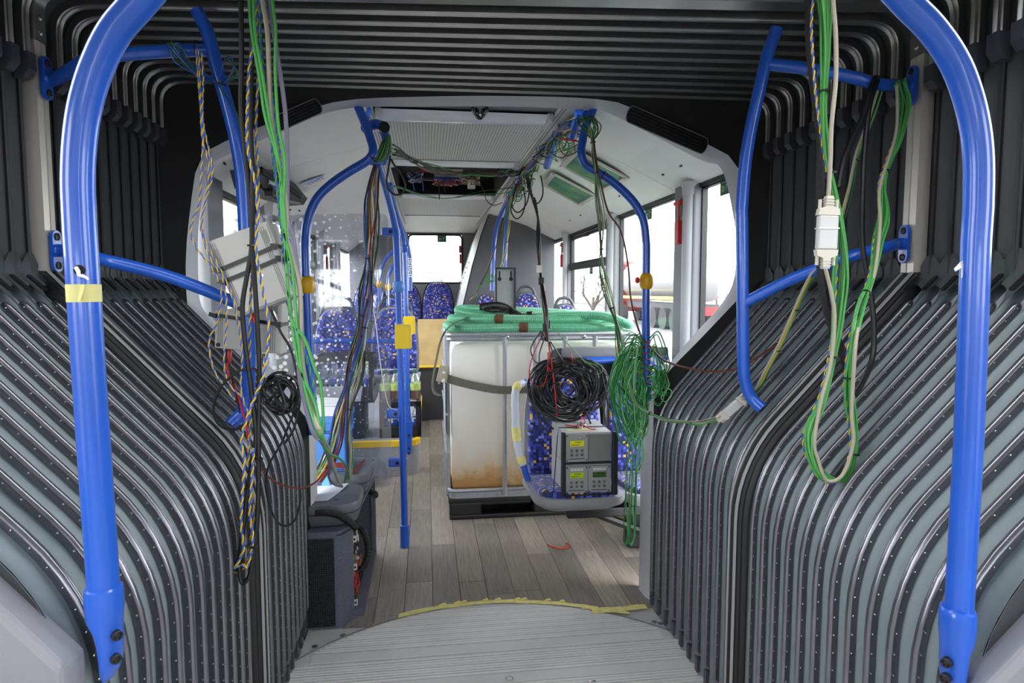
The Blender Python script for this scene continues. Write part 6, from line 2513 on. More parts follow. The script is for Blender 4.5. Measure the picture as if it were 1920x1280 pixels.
# --- black cable coil under the boxes
t = Thing('cable_coil', 'coil of thin black cable hanging below the grey boxes', 'cable coil', W(525, 800, YL - .12), 'W')
cps = []
for k in range(9):
    r_ = rc_.uniform(26, 37)
    ox, oy = rc_.uniform(-6, 6), rc_.uniform(-8, 8)
    sq = rc_.uniform(.92, 1.25)
    a0 = rc_.uniform(0, 6)
    for i in range(14):
        a = a0 + 2 * pi * i / 14
        cps.append(W(525 + ox + cos(a) * r_, 738 + oy + sin(a) * r_ * sq, YL - .12 + rc_.uniform(-.012, .012)))
t.part('coil', MB().tube(spline(cps, 3), .0042, 6), M_W['black'], smooth=True)
t.part('lead', MB().tube(spline(wpts([(498, 720), (485, 700), (470, 690), (440, 700), (412, 730), (400, 768), (412, 797), (440, 805), (458, 795)], YL - .10), 6), .0042, 6), M_W['black'], smooth=True)
t.part('lead', MB().tube(spline(wpts([(560, 740), (552, 770), (540, 800), (528, 830), (505, 870), (498, 910), (510, 960), (530, 985), (552, 976), (563, 940), (562, 915)], YL - .10), 6), .0032, 6), M_W['black'], smooth=True)
t.part('red_lead', MB().tube(spline(wpts([(470, 850), (490, 880), (520, 905), (560, 915), (590, 905), (612, 880)], YL), 6), .003, 6), M_W['brown'], smooth=True)

# --- twisted wires hanging from the upper arm and a small coil
t = Thing('twisted_pair_cable', 'dark twisted wires hanging from the upper arm of the handrail, left of the upright', 'cable', W(372, 100, 1.75), 'W')
for pts in ([(368, 95), (372, 150), (376, 200), (381, 250), (378, 310), (374, 380), (362, 410), (358, 440), (372, 470), (396, 500), (415, 545), (408, 600), (392, 640), (400, 690), (418, 720), (440, 750)],
            [(378, 98), (381, 150), (380, 220), (388, 265), (396, 300), (398, 330), (385, 380), (379, 430), (392, 480), (420, 530), (425, 600), (420, 680), (430, 720), (455, 745)],
            [(373, 96), (376, 180), (379, 255), (392, 310), (388, 360), (377, 420), (385, 450), (430, 540), (445, 600), (454, 660), (452, 730), (470, 790)]):
    twisted(t, wpts(pts, 1.76), r=.0017, off=.0016, step=.007, pitch=.03)
t = Thing('thin_wire_coil', 'loose dark green wire coil tied round the handrail near its top', 'wire coil', W(410, 156, 1.84), 'W')
for k in range(16):
    a1 = rc_.uniform(-1, 1)
    pts = [(410, 157, 1.84), (370 + a1 * 10, 140 + a1 * 8, 1.80), (328 + rc_.uniform(-16, 14), 100 + rc_.uniform(-14, 20), 1.76), (322 + rc_.uniform(-10, 20), 82 + rc_.uniform(-8, 22), 1.76), (350 + a1 * 12, 118 + a1 * 14, 1.80), (408, 154, 1.84)] if k < 10 else [(410, 157, 1.84), (430 + a1 * 5, 150, 1.83), (442 + a1 * 6, 130 + a1 * 12, 1.82), (430, 108 + a1 * 8, 1.82), (418, 120, 1.83), (411, 152, 1.84)]
    wire(t, wpts(pts), M_W['dgreen' if k % 3 else 'blue'], .0014, 4, 5)
tie(t, W(411, 158, 1.85), (.2, 0, 1), .022)
tie(t, W(371, 92, 1.83), (1, 0, 0), .021)
tb_ = wpts([(410, 160, 1.83), (430, 190, 1.82), (445, 215, 1.81), (452, 250, 1.8)])
wire(t, tb_, M_W['dgreen'], .002, 5)

# --- right hanging bundle with the two grey plug shells
YB_ = 1.52
main = [(1545, -40), (1545, 0), (1546, 101), (1543, 218), (1552, 302), (1562, 343), (1572, 403), (1577, 467), (1573, 568), (1569, 618), (1558, 685), (1540, 753), (1514, 815), (1520, 858), (1541, 893), (1564, 907), (1584, 894), (1598, 860), (1602, 824), (1596, 778), (1592, 740), (1590, 719), (1600, 635), (1616, 568, 1.58), (1636, 518, 1.64), (1646, 450, 1.70), (1656, 400, 1.75), (1654, 346, 1.80), (1670, 296, 1.84), (1686, 252, 1.87), (1697, 190, 1.90), (1688, 152, 1.88)]
mp_ = wpts(main, YB_)
t = Tc('cable_loop', 'bundle of green, beige and twisted wires hanging in a long loop from ceiling to post', mp_)
bundle(t, mp_, ['green'] * 10, .021, .0033, 5, (.11, .19, .36, .53, .62, .72, .88))
for off in (-6, 4):
    twisted(t, [q + Vector((off * .0012, .004, 0)) for q in wpts([(1535, -40), (1530, 20), (1529, 60), (1532, 110), (1536, 168), (1545, 240), (1556, 310)], YB_) + mp_[6:30]], r=.0019, off=.0018, pitch=.03) if off < 0 else None
bg = wpts([(1562, -40), (1562, 0), (1567, 67), (1567, 151), (1559, 235), (1557, 302), (1553, 372)], YB_ - .02)
wire(t, bg, M_W['beige'], .005, 8, name='beige_cable')
bg = wpts([(1545, 494), (1559, 551), (1565, 601), (1557, 685), (1539, 753), (1527, 827), (1534, 862), (1550, 900), (1580, 890), (1600, 830), (1597, 770), (1605, 640), (1618, 580, 1.58), (1640, 510, 1.64), (1650, 420, 1.7), (1650, 350, 1.78), (1680, 250, 1.86), (1682, 160, 1.88)], YB_ - .015)
wire(t, bg, M_W['beige'], .0045, 8, name='beige_cable')
M_PLUG = mat('grey_plug_shell', (188, 188, 186), .4, var=.02)
M_PLUGB = mat('beige_plug', (196, 190, 176), .5)


def dsub(t, c, up, w=.036, h=.075, k=1.):
    """a pair of shelled plugs screwed together, lying along up"""
    up = up.normalized()
    n = Vector((0, -1, 0))
    sd = up.cross(n).normalized()

    def f(a, b, d=0):
        return c + sd * a + up * b + n * d
    o = t.part('plug_shell', MB().prism([f(-w / 2, -h / 2), f(w / 2, -h / 2), f(w / 2, h / 2), f(-w / 2, h / 2)], n * -.008, n * .010), M_PLUG)
    o.modifiers.new('bevel', 'BEVEL').width = .003
    for s in (-1, 1):
        b = t.part('plug_boot', MB().prism([f(-w * .55, s * h * .5), f(w * .55, s * h * .5), f(w * .5, s * h * .68), f(w * .2, s * h * .74), f(w * .16, s * h * 1.05), f(-w * .16, s * h * 1.05), f(-w * .2, s * h * .74), f(-w * .5, s * h * .68)], n * -.007, n * .009), M_PLUGB)
        for a in (-.42, .42):
            t.part('thumb_screw', MB().cyl(f(w * a, s * h * .52), f(w * a, s * h * .95), .0042, 8), M_PLUGB, b, smooth=True)
        for j in range(3):
            t.part('strain_rib', MB().prism([f(-w * .2, s * h * (.80 + .08 * j)), f(w * .2, s * h * (.80 + .08 * j)), f(w * .2, s * h * (.83 + .08 * j)), f(-w * .2, s * h * (.83 + .08 * j))], n * -.008, n * .0105), M_PLUGB, b)
    t.part('shell_edge', MB().prism([f(-w * .53, h * .1), f(w * .53, h * .1), f(w * .53, h * .14), f(-w * .53, h * .14)], n * -.009, n * .011), M_ALUL, o)


t = Thing('plug_connector', 'pair of grey plug shells hanging upright in the green cable bundle', 'connector', W(1550, 435, YB_ - .04), 'W')
dsub(t, W(1550, 436, YB_ - .045), W(1552, 400, YB_) - W(1548, 470, YB_), .045, .078)
sl = wpts([(1517, -40), (1517, 0), (1520, 101), (1527, 168), (1539, 269), (1537, 370), (1536, 440), (1539, 501), (1544, 545), (1556, 601), (1582, 669), (1597, 736)], YB_ + .03)
t = Tc('braided_sleeve', 'black braided cable sleeve hanging behind the grey plug shells', sl)
t.part('sleeve', MB().tube(resample(spline(sl, 8), 160), [.0105 + .0012 * sin(i * 1.9) for i in range(160)], 8), mat('black_braid', (30, 29, 33), .7, bump=1., bscale=600), smooth=True)
lp2 = wpts([(1641, 146, 1.88), (1632, 170, 1.86), (1619, 218, 1.84), (1598, 262, 1.82), (1582, 302, 1.8), (1572, 353, 1.78)])
t = Tc('black_cable', 'black cables looped over the upper arm of the plain handrail', lp2)
wire(t, lp2, M_W['black'], .0085, 8)
wire(t, wpts([(1645, 150, 1.88), (1630, 200, 1.86), (1621, 280, 1.84), (1618, 336, 1.82), (1616, 430, 1.8), (1620, 484, 1.78), (1629, 534, 1.76), (1638, 601, 1.72), (1636, 669, 1.68), (1618, 715, 1.62), (1604, 739, 1.58)]), M_W['black'], .0075, 8)
wire(t, wpts([(1641, 146, 1.88), (1650, 150, 1.93), (1648, 165, 1.95)]), M_W['black'], .0085, 8)
lb = wpts([(1650, 172, 1.90), (1635, 220, 1.9), (1616, 269, 1.9), (1606, 302, 1.9), (1592, 370, 1.9), (1575, 430, 1.9), (1545, 490, 1.9), (1525, 514, 1.9), (1506, 551, 1.92), (1481, 608, 1.94), (1461, 652, 1.96), (1440, 692, 1.99), (1418, 732, 2.03), (1396, 748, 2.05)])
t = Tc('cable_loop', 'green and grey wire bundle slanting from the upper arm down to the lying plug', lb)
bundle(t, lb, ['green', 'dgreen', 'dgreen', 'green', 'yellow', 'dgreen', 'blue'], .013, .0024, 5, (.2, .58, .70, .84))
wire(t, [q + Vector((-.012, -.01, 0)) for q in lb], M_W['beige'], .0038, 6)
t = Thing('plug_connector', 'grey plug pair lying on the bellows by the lower end of the plain handrail', 'connector', W(1372, 764, 2.08), 'W')
dsub(t, W(1373, 765, 2.07), W(1396, 746, 2.07) - W(1355, 782, 2.10), .030, .062)
lo = wpts([(1355, 781, 2.1), (1335, 789, 2.16), (1314, 793, 2.22), (1280, 790, 2.36), (1245, 785, 2.5), (1215, 772, 2.62), (1193, 753, 2.70), (1180, 715, 2.74), (1172, 660, 2.76)])
t = Tc('cable_loop', 'grey and green wires crossing the bellows edge towards the green cable bundle', lo)
bundle(t, lo, ['green', 'green', 'dgreen', 'grey'], .010, .0024, 5, (.3, .62))
wire(t, lo, M_W['beige'], .0045, 6)

# --- cables from the right bowed pole
d = wpts([(1108, 238), (1111, 262), (1116, 300), (1120, 340), (1126, 380), (1130, 415), (1128, 450), (1127, 495), (1135, 540), (1146, 575), (1155, 605), (1163, 650), (1172, 700), (1178, 740)], 2.80)
t = Tc('cable_loop', 'green wire bundle hanging down from the top of the right bowed pole', d)
bundle(t, d, ['green', 'dgreen', 'green', 'dgreen', 'beige', 'yellow', 'green', 'black'], .024, .0026, 5, (.06, .17, .45, .72))
d = wpts([(1113, 258), (1118, 300), (1130, 360), (1142, 400), (1165, 435), (1178, 500), (1183, 560), (1200, 625), (1220, 650), (1245, 675, 2.6), (1290, 690, 2.35), (1335, 696, 2.2), (1380, 692, 2.15), (1420, 670, 2.12), (1452, 648, 2.1)], 2.80)
t = Tc('black_cable', 'thin black cable from the bowed pole across to the slatted bellows', d)
wire(t, d, M_W['brown'], .0042, 6)
t = Thing('cable_loop', 'loose green loops tied at the very top of the right bowed pole', 'cable', W(1104, 222, 2.9), 'W')
for k in range(14):
    a = rc_.uniform(0, 2 * pi)
    L_ = rc_.uniform(12, 26)
    pts = [(1106, 220, 2.88), (1106 + cos(a) * L_, 226 + abs(sin(a)) * L_ * .8 - 6, 2.85), (1112 + cos(a) * L_ * .6, 246 + rc_.uniform(-8, 8), 2.84), (1111, 262, 2.82)]
    wire(t, wpts(pts), M_W['dgreen' if k % 2 else 'green'], .0024, 5, 5)
tie(t, W(1104, 221, 2.9), (0, 0, 1), .026)

# --- green wire bundle wound on the right bowed pole
t = Thing('green_wire_hank', 'thick hank of green wire bound to the right bowed pole by red wire', 'wire hank', W(1205, 690, 2.78), 'W')
M_GR = [mat('green_wire_a', (72, 158, 84), .4), mat('green_wire_b', (44, 116, 58), .4), mat('green_wire_c', (112, 190, 118), .4)]
for k in range(74):
    y0 = rc_.uniform(632, 705)
    left = k < 60
    wdt = rc_.uniform(4, 62) if left else -rc_.uniform(10, 36)
    ybt = rc_.uniform(740, 835) if left else rc_.uniform(700, 760)
    x0 = 1206 if left else 1218
    Yk = 2.79 + rc_.uniform(-.07, .05)
    xb = x0 - wdt * rc_.uniform(.4, .8)
    pts = [(x0, y0, 2.81), (x0 - wdt * .5, y0 - rc_.uniform(2, 14), Yk), (x0 - wdt * rc_.uniform(.85, 1.0), y0 + 35, Yk), (x0 - wdt, (y0 + ybt) / 2 + 12, Yk), (xb - 4, ybt - 8, Yk), (xb + 6, ybt, Yk), (xb + 14, ybt - 22, Yk), (x0 - 6, y0 + 50, 2.80)]
    wire(t, wpts(pts), M_GR[k % 3], .0027, 5, 5)
for k in range(9):
    x = rc_.uniform(1176, 1200)
    pts = [(1190 + rc_.uniform(-8, 8), 760, 2.78), (x, 810, 2.77), (x + rc_.uniform(-6, 8), 850, 2.77), (x + rc_.uniform(-12, 4), 900, 2.77), (x + rc_.uniform(-10, 4), 960 + rc_.uniform(0, 40), 2.77), (x - 4, 1020, 2.77), (x + 4, 1005, 2.77), (x + 6, 950, 2.77), (x + 8, 880, 2.77)] if k < 5 else [(1195, 780, 2.78), (x, 830, 2.77), (x - 3, 865 + rc_.uniform(0, 30), 2.77), (x + 8, 850, 2.77), (1198, 800, 2.78)]
    wire(t, wpts(pts), M_GR[k % 3], .0024, 5, 5)

# --- wires along the ceiling rail
railp = [q + Vector((0, -.02, -.012)) for q in spline(main_ if False else ru([(1085, 232), (1060, 240), (1036, 258), (1012, 287), (990, 316), (971, 342), (955, 368)]), 4)]
t = Tc('rail_wiring', 'mixed wires tied along the right ceiling rail', railp, 'cable')
bundle(t, railp, ['green', 'dgreen', 'dgreen', 'brown', 'beige', 'black', 'pink', 'green', 'yellow', 'black', 'green', 'dgreen', 'brown', 'beige', 'green', 'dgreen', 'pink'], .06, .0034, 5, (.22, .45, .7))
for (x, y) in ((1028, 262), (990, 316), (1090, 268)):
    q = ru([(x, y)])[0]
    k = t.part('red_tie', MB().tube(spline([q + Vector((-.09, 0, .02)), q + Vector((-.03, -.02, .005)), q + Vector((0, -.03, 0)), q + Vector((.02, -.02, .02))], 5), .0045, 5), M_RED, smooth=True)
for k in range(26):
    f = rc_.random()
    q = railp[int(f * (len(railp) - 1))]
    h_ = rc_.uniform(.05, .16)
    wire(t, [q, q + Vector((rc_.uniform(-.08, .02), -.02, -h_ * .6)), q + Vector((rc_.uniform(-.05, .05), -.02, -h_)), q + Vector((rc_.uniform(0, .08), .02, -h_ * .5)), q + Vector((.03, .02, 0))], M_W[rc_.choice(('green', 'dgreen', 'beige', 'brown', 'black'))], .0028, 5, 5)
q = ru([(980, 322)])[0]
yr = q.y
for pts, c in (([(1005, 300), (1014, 330), (1018, 360), (1012, 378), (1002, 380), (994, 360), (997, 330), (1004, 305)], 'black'), ([(968, 345), (962, 372), (958, 395), (968, 410), (980, 400), (985, 375), (980, 350)], 'black'), ([(985, 330), (992, 350), (988, 380), (972, 398), (960, 385), (968, 350)], 'black')):
    wire(t, wpts(pts, yr - .1), M_W[c], .0048, 6)
d = wpts([(958, 366, yr + .0), (951, 400, yr + .15), (938, 440, yr + .2), (928, 470, yr + .2), (915, 505, yr + .1), (895, 545, yr - .3), (880, 565, yr - .6)])
t = Tc('cable_loop', 'thin wires running down the drop tubes of the ceiling rail to the hose', d)
bundle(t, d, ['green', 'black', 'pink', 'dgreen'], .014, .0028, 5, (.3, .7))
d = wpts([(960, 370, yr - .02), (955, 420, yr + .1), (948, 470, yr + .12), (940, 500, yr + .1), (938, 530, yr)])
bundle(t, d, ['green', 'yellow', 'dgreen', 'beige'], .02, .0028, 5, (.5,))
for k in range(7):
    c = W(919 + rc_.uniform(-3, 3), 524 + rc_.uniform(-4, 4), yr + .05)
    ring = [c + Vector((cos(a) * rc_.uniform(.025, .034), 0, sin(a) * .022)) for a in [2 * pi * i / 10 for i in range(10)]]
    t.part('wire_ring', MB().tube(spline(ring, 3, True), .0018, 5, closed=True), M_W['green'], smooth=True)

# --- black bundle hanging from the rail to the coil on the seat
Yc = 3.22
d = wpts([(985, 318, yr - .06), (990, 345, yr - .15), (1000, 375, 3.9), (1008, 405, 3.7), (1010, 440, 3.5), (1010, 480, 3.4), (1014, 520, 3.3), (1019, 560, Yc), (1024, 600, Yc), (1026, 640, Yc)])
t = Tc('black_bundle', 'black cable bundle hanging from the ceiling rail over the green hose to the coil', d)
bundle(t, d, ['black', 'black', 'black', 'black', 'brown', 'dgreen', 'black'], .016, .0042, 6, (.35, .55, .8))
for y, w_, c in ((497, 9, M_ALUL), (520, 7, M_BLACK), (545, 8, M_BLACK), (578, 8, M_WHITE), (601, 9, M_BLACK)):
    c0, c1 = W(1009 + (y - 490) * .14, y, 3.3 - (y - 497) * .0008), W(1012 + (y - 490) * .14, y + 14, 3.28)
    t.part('connector', MB().box((c0 + c1) / 2, (.028, .022, abs(c0.z - c1.z))), c)
for pts, c, r_ in (([(1020, 625), (1006, 650), (995, 680), (993, 705), (1003, 722), (1018, 722), (1026, 700), (1028, 660)], 'red', .0034),
                   ([(1028, 640), (1034, 680), (1040, 730), (1044, 780)], 'red', .0038),
                   ([(1022, 630), (1012, 660), (1010, 680), (1000, 672), (996, 650), (1015, 620)], 'black', .0034),
                   ([(1030, 640), (1035, 665), (1020, 690), (1000, 705)], 'black', .0036),
                   ([(1032, 640), (1045, 660), (1060, 685), (1062, 695)], 'black', .0036)):
    wire(t, wpts(pts, Yc), M_W[c], r_, 6)
for x, y, c in ((1020, 615, M_BLACK), (1024, 624, M_RED), (1016, 630, M_CAP)):
    q = W(x, y, Yc)
    t.part('plug', MB().box(q, (.014, .014, .042)), c)
d = wpts([(1035, 610), (1060, 640), (1080, 660), (1100, 680), (1125, 684), (1130, 695), (1120, 702)], 3.15)
t = Tc('green_wire', 'single thin green wire arching over the black coil', d)
wire(t, d, M_W['green'], .0024, 5)
d = wpts([(1120, 705), (1098, 725)], 3.15)

t = Thing('cable_coil', 'big black cable coil hanging in front of the seat with the measuring units', 'cable coil', W(1060, 790, Yc), 'W')
for k in range(54):
    up = k < 20
    r_ = rc_.uniform(30, 54) if up else rc_.uniform(26, 60)
    cx4, cy4 = (1082 + rc_.uniform(-12, 10), 718 + rc_.uniform(-6, 12)) if up else (1052 + rc_.uniform(-8, 10), 734 + rc_.uniform(-14, 10))
    a0 = rc_.uniform(0, 6)
    e = rc_.uniform(.78, 1.0)
    tl = rc_.uniform(-.5, .5)
    ring = []
    for i in range(12):
        a = a0 + 2 * pi * i / 12
        xx, yy = cos(a) * r_, sin(a) * r_ * e
        ring.append(W(cx4 + xx * cos(tl) - yy * sin(tl), cy4 + xx * sin(tl) + yy * cos(tl), Yc + .03 + rc_.uniform(-.035, .03)))
    t.part('loop', MB().tube(spline(ring, 4, True), .0052, 6, closed=True), mat('black_coax', (46, 46, 49), .3), smooth=True)
for pts in ([(1015, 770), (1025, 790), (1038, 805)], [(1125, 745), (1132, 770), (1136, 800)], [(1098, 770), (1104, 785), (1108, 795)], [(1128, 700), (1140, 760), (1142, 810)], [(1003, 700), (998, 740), (1012, 790), (1030, 812)]):
    t.part('lead', MB().tube(spline(wpts(pts, Yc - .02), 5), .0045, 6), M_W['black'], smooth=True)
tie(t, W(1072, 672, Yc), (1, 0, .2), .02, M_RED)
tie(t, W(1030, 690, Yc), (1, 0, .5), .02, M_RED)
tie(t, W(1060, 688, Yc), (.2, 0, 1), .024, M_W['black'])
d = wpts([(1030, 1022), (1042, 1027), (1052, 1028), (1060, 1026), (1067, 1022)], 3.46)
q = [toW(*Rz(x, y, .006)) for x, y in ((1026, 1021), (1042, 1026), (1054, 1028), (1064, 1026), (1066, 1020), (1061, 1018))]
t = Tc('wire_scrap', 'short red wire scrap lying on the wooden floor', q, 'wire')
wire(t, q, mat('orange_red_wire', (196, 62, 36), .4), .004, 6)

# --- left bundle from the rail joint down to the crates, and across to the hatch
d = wpts([(726, 268, 2.84), (712, 290, 2.84), (703, 320, 2.85), (697, 360, 2.86), (696, 400, 2.87), (690, 450, 2.88), (690, 500, 2.9), (682, 560, 2.9), (676, 610, 2.9), (668, 650, 2.9), (657, 690, 2.9), (648, 730, 2.9), (636, 775, 2.88), (627, 830, 2.86), (610, 875, 2.84), (594, 900, 2.82)])
t = Tc('cable_bundle', 'thick mixed wire bundle hanging from the rail joint down to the blue crates', d)
bundle(t, d, ['black', 'yellow', 'blue', 'black', 'brown', 'black', 'yellow', 'grey', 'red', 'white', 'black', 'dgreen', 'black', 'brown', 'green', 'blue'], .034, .0036, 5, (.06, .34, .52, .70))
d = wpts([(724, 270, 2.86), (708, 310, 2.86), (699, 360, 2.87), (700, 410, 2.88), (697, 470, 2.9), (694, 530, 2.9), (686, 600, 2.9), (676, 660, 2.9), (668, 705, 2.9), (658, 750, 2.88), (652, 800, 2.86), (650, 850, 2.84), (646, 900, 2.8)])
bundle(t, d, ['green', 'black', 'beige', 'dgreen', 'white', 'grey', 'blue', 'beige', 'black', 'black', 'green', 'dgreen'], .032, .0036, 5, (.05, .40, .55, .82))
t = Thing('cable_bundle', 'green and dark wires bunched at the black plugged rail joint', 'cable', W(726, 270, 2.84), 'W')
for k in range(12):
    a = rc_.uniform(-1, 1)
    pts = [(728 + a * 3, 254, 2.84), (724 + a * 8, 275, 2.82), (718 + a * 10, 292, 2.82), (708 + a * 4, 305, 2.83)]
    wire(t, wpts(pts), M_W[rc_.choice(('green', 'green', 'dgreen', 'black', 'beige'))], .0034, 5, 5)
wire(t, wpts([(732, 292), (728, 318), (725, 340), (730, 357), (742, 365), (755, 361), (760, 345), (752, 325), (740, 310), (733, 298)], 2.82), M_W['black'], .0042, 6)
d = [W(735, 280, 2.86), W(765, 296, 3.2), W(800, 312, 3.6), W(840, 322, 3.85), W(865, 325, 3.95), W(900, 326, 4.0), W(940, 326, 4.05), W(970, 322, yr - .1), W(985, 316, yr)]
t = Tc('cable_bundle', 'black and green wire bundle slung under the ceiling to the ceiling rail', d)
bundle(t, d, ['black', 'black', 'black', 'dgreen', 'green', 'brown', 'black', 'green', 'beige'], .026, .0042, 5, (.16, .24, .55, .7))
d = [W(737, 350, 3.6), W(760, 356, 4.0), W(800, 370, 4.6), W(850, 371, 4.8), W(900, 364, 4.9), W(945, 362, 4.9), W(968, 350, yr)]
t = Tc('green_wire', 'thin green wires sagging below the far edge of the ceiling hatch', d)
wire(t, d, M_W['green'], .003, 5)
wire(t, [W(738, 348, 3.6), W(755, 352, 4.0), W(790, 364, 4.6), W(840, 372, 4.8), W(905, 358, 4.9), W(965, 352, yr)], M_W['dgreen'], .003, 5)
d = [W(900, 345, 4.9), W(908, 360, 4.9), W(912, 375, 4.9), W(925, 385, 4.9), W(942, 380, 4.9)]
t = Tc('plug_lead', 'brown lead drooping from the hatch to the ceiling rail', d)
wire(t, d, M_W['brown'], .0034, 5)
d = wpts([(700, 578, 2.95), (706, 620, 2.95), (713, 680, 2.95), (722, 735, 3.0), (730, 762, 3.05), (744, 768, 3.1)])
t = Tc('pull_cord', 'thin pale cord hanging beside the yellow ticket boxes', d, 'cord')
wire(t, d, M_W['white'], .0022, 5)
# ------------------------------------------------------------------ outside
def ground_mat(name, a, b_, sc=.6):
    m, n, l, b = nodemat(name)
    t = n.new('ShaderNodeTexCoord')
    ns = n.new('ShaderNodeTexNoise')
    ns.inputs['Scale'].default_value = sc
    ns.inputs['Detail'].default_value = 9
    l.new(t.outputs['Object'], ns.inputs['Vector'])
    r = n.new('ShaderNodeValToRGB')
    r.color_ramp.elements[0].position = .35
    r.color_ramp.elements[1].position = .65
    r.color_ramp.elements[0].color = (*lin(a), 1)
    r.color_ramp.elements[1].color = (*lin(b_), 1)
    l.new(ns.outputs['Fac'], r.inputs[0])
    l.new(r.outputs[0], b.inputs['Base Color'])
    b.inputs['Roughness'].default_value = .9
    return m


GZ = -.36
struct('ground', MB().box((0, 60, GZ - .06), (300, 260, .1)), ground_mat('winter_grass', (66, 64, 46), (82, 76, 56)))
struct('ground_road', MB().box((7.2, 60, GZ - .005), (12, 260, .02)), ground_mat('asphalt', (70, 70, 72), (78, 78, 80), 2.))
struct('ground_kerb', MB().box((.1, 60, GZ - .004), (2.5, 260, .02)), ground_mat('asphalt_lane', (70, 70, 72), (78, 78, 80), 2.))
M_GALV = mat('galvanised_steel', (120, 122, 124), .5, metal=.3)
t = Thing('guard_rail', 'galvanised guard rail between the bus and the motorway', 'guard rail', (3.0, 20, GZ), 'R')
for z in (.58, .44):
    t.part('beam', MB().strip([[(3.0 + d, y, GZ + z + h) for d, h in ((0, -.07), (.05, -.04), (0, 0), (.05, .04), (0, .07))] for y in (-6, 20, 60, 110)]), M_GALV)
for k in range(24):
    t.part('post', MB().box((3.08, -5 + k * 4, GZ + .3), (.06, .12, .6)), M_GALV)
t = Thing('guard_rail', 'distant guard rail on the far side of the motorway', 'guard rail', (13.5, 30, GZ), 'R')
t.part('beam', MB().strip([[(13.5 + d, y, GZ + .55 + h) for d, h in ((0, -.15), (.05, -.04), (0, 0), (.05, .04), (0, .15))] for y in (0, 40, 120)]), M_GALV)
for k in range(14):
    t.part('post', MB().box((13.58, 2 + k * 6, GZ + .28), (.06, .12, .56)), M_GALV)

# tank lorry on the motorway
M_TW = mat('white_lorry_paint', (116, 116, 118), .3, coat=.4)
M_TR = mat('red_lorry_paint', (92, 10, 14), .35, coat=.4)
M_TYRE = mat('tyre', (30, 30, 32), .8)
lu, lv = Rv(1330, 545, 23).x, 23.0
t = Thing('tank_lorry', 'white tank lorry with red cab passing on the motorway', 'lorry', (lu, lv, GZ), 'R')
R_ = 1.05
zc = GZ + 2.35
prof = [(0, .2), (.12, .75), (.3, R_), (9.0, R_), (9.2, .75), (9.3, .2)]
t.part('tank_barrel', MB().lathe((lu, lv, zc), (0, 1, 0), prof, 24), M_TW, smooth=True)
t.part('chassis', MB().box((lu, lv + 4.8, GZ + 1.05), (1.0, 9.4, .3)), M_DARK)
t.part('yellow_side_band', MB().box((lu - R_ - .01, lv + 4.6, GZ + 1.45), (.05, 9.0, .14)), M_YEL)
t.part('rear_bumper', MB().box((lu, lv + .15, GZ + .9), (2.2, .15, .35)), M_RED)
for y in (1.2, 2.5, 3.8, 8.9, 11.6):
    for sx_ in (-1, 1):
        t.part('wheel', MB().lathe((lu + sx_ * .95, lv + y, GZ + .5), (sx_, 0, 0), [(-.15, .3), (-.15, .5), (.15, .5), (.15, .3)], 18), M_TYRE, smooth=True)
t.part('cab', MB().box((lu, lv + 11.2, GZ + 2.05), (2.4, 2.0, 2.9), bev=.2), M_TR)
t.part('cab_window', MB().box((lu - 1.2, lv + 11.4, GZ + 2.5), (.04, .9, .8)), M_DARK)

# far vehicle and pylon behind the back window
lu2 = Rv(818, 530, 26).x
t = Thing('delivery_van', 'white van following far behind, seen through the back window', 'van', (lu2, 26, GZ), 'R')
a, b = Rv(805, 552, 26), Rv(831, 518, 26)
hw = (b.x - a.x) / 2
t.part('body', MB().box((lu2, 28, GZ + (b.z - GZ) * .5 + .15), (2 * hw, 4.5, (b.z - GZ) - .3), bev=.15), M_TW)
t.part('windscreen', MB().box((lu2, 25.73, b.z - .45), (2 * hw * .85, .04, .55)), mat('tinted_glass', (60, 70, 74), .1))
for sx_ in (-1, 1):
    t.part('mirror', MB().box((lu2 + sx_ * (hw + .15), 25.9, b.z - .55), (.18, .1, .3), bev=.03), M_DARK)
    t.part('wheel', MB().lathe((lu2 + sx_ * hw * .85, 26.4, GZ + .35), (sx_, 0, 0), [(-.12, .2), (-.12, .35), (.12, .35), (.12, .2)], 16), M_TYRE, smooth=True)
vp = 140
a = Rv(804, 545, vp)
t = Thing('power_pylon', 'thin lattice power pylon on the horizon', 'pylon', (a.x, vp, GZ), 'R')
hp2 = Rv(804, 494, vp).z - GZ
mb = MB()
for sx_ in (-1, 1):
    for sy in (-1, 1):
        mb.tube([(a.x + sx_ * 1.4, vp + sy * 1.4, GZ), (a.x + sx_ * .2, vp + sy * .2, GZ + hp2)], .09, 4)
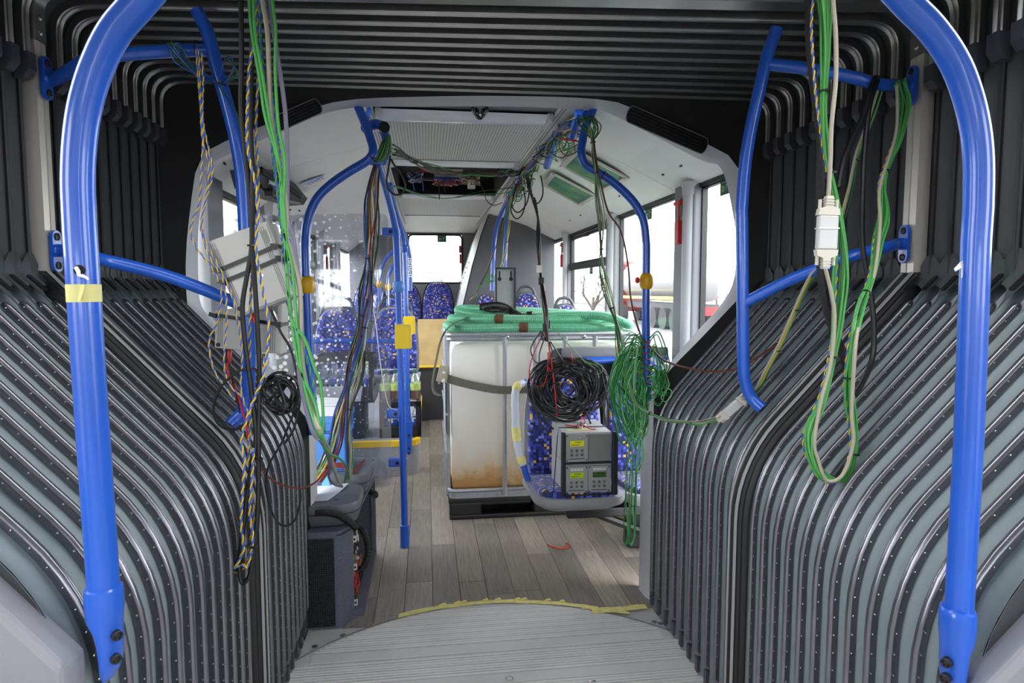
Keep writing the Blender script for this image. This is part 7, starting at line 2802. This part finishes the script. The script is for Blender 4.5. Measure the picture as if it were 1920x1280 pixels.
for k in range(9):
    z = hp2 * k / 9
    w_ = 1.4 - 1.2 * k / 9
    w2 = 1.4 - 1.2 * (k + 1) / 9
    mb.tube([(a.x - w_, vp - w_, GZ + z), (a.x + w2, vp - w2, GZ + z + hp2 / 9)], .06, 4)
    mb.tube([(a.x + w_, vp - w_, GZ + z), (a.x - w2, vp - w2, GZ + z + hp2 / 9)], .06, 4)
t.part('lattice', mb, M_GALV)
for z in (.55, .75):
    t.part('cross_arm', MB().tube([(a.x - 1.6, vp, GZ + hp2 * z), (a.x + 1.6, vp, GZ + hp2 * z)], .1, 4), M_GALV)

# bare trees
M_BARK = mat('bare_bark', (70, 64, 58), .9)
rt_ = random.Random(4)


def bare_tree(label, u, v, h, group):
    t = Thing('bare_tree', label, 'tree', (u, v, GZ), 'R', group)
    mb = MB()
    tw = MB()

    def br(p, d, L_, r, lv):
        q = p + d * L_
        (mb if lv < 2 else tw).tube([p, p.lerp(q, .5) + Vector((rt_.uniform(-.05, .05), 0, .02)) * L_, q], [r, r * .8, r * .6], 4, cap=False)
        if lv >= 5:
            return
        for k in range(3 if lv else 5):
            nd = (d + Vector((rt_.uniform(-.8, .8), rt_.uniform(-.8, .8), rt_.uniform(-.15, .6)))).normalized()
            br(p.lerp(q, rt_.uniform(.55, 1.0)), nd, L_ * rt_.uniform(.55, .75), r * .55, lv + 1)
    br(Vector((u, v, GZ)), Vector((0, 0, 1)), h * .33, h * .018, 0)
    t.part('trunk', mb, M_BARK)
    t.part('twigs', tw, M_BARK, kind='stuff')
    return t


for x, v, h, lab in ((1113, 24, 4.6, 'bare winter tree seen through the vent window, at its middle'), (1345, 60, 7, 'bare tree beyond the lorry tank'), (1364, 48, 5.5, 'bare bush at the edge of the pale moulding, beyond the lorry')):
    q = Rv(x, 545, v)
    bare_tree(lab, q.x, v, h, 'bare trees beyond the motorway')
for u, v, h, lab in ((-8.0, 12, 5.5, 'bare tree outside the first side window behind the handrail'), (-10.5, 17, 6.5, 'bare tree further back outside the first side window'), (-9.0, 30, 6.0, 'bare tree seen dimly through the dotted glass')):
    bare_tree(lab, u, v, h, 'bare trees on the verge side')
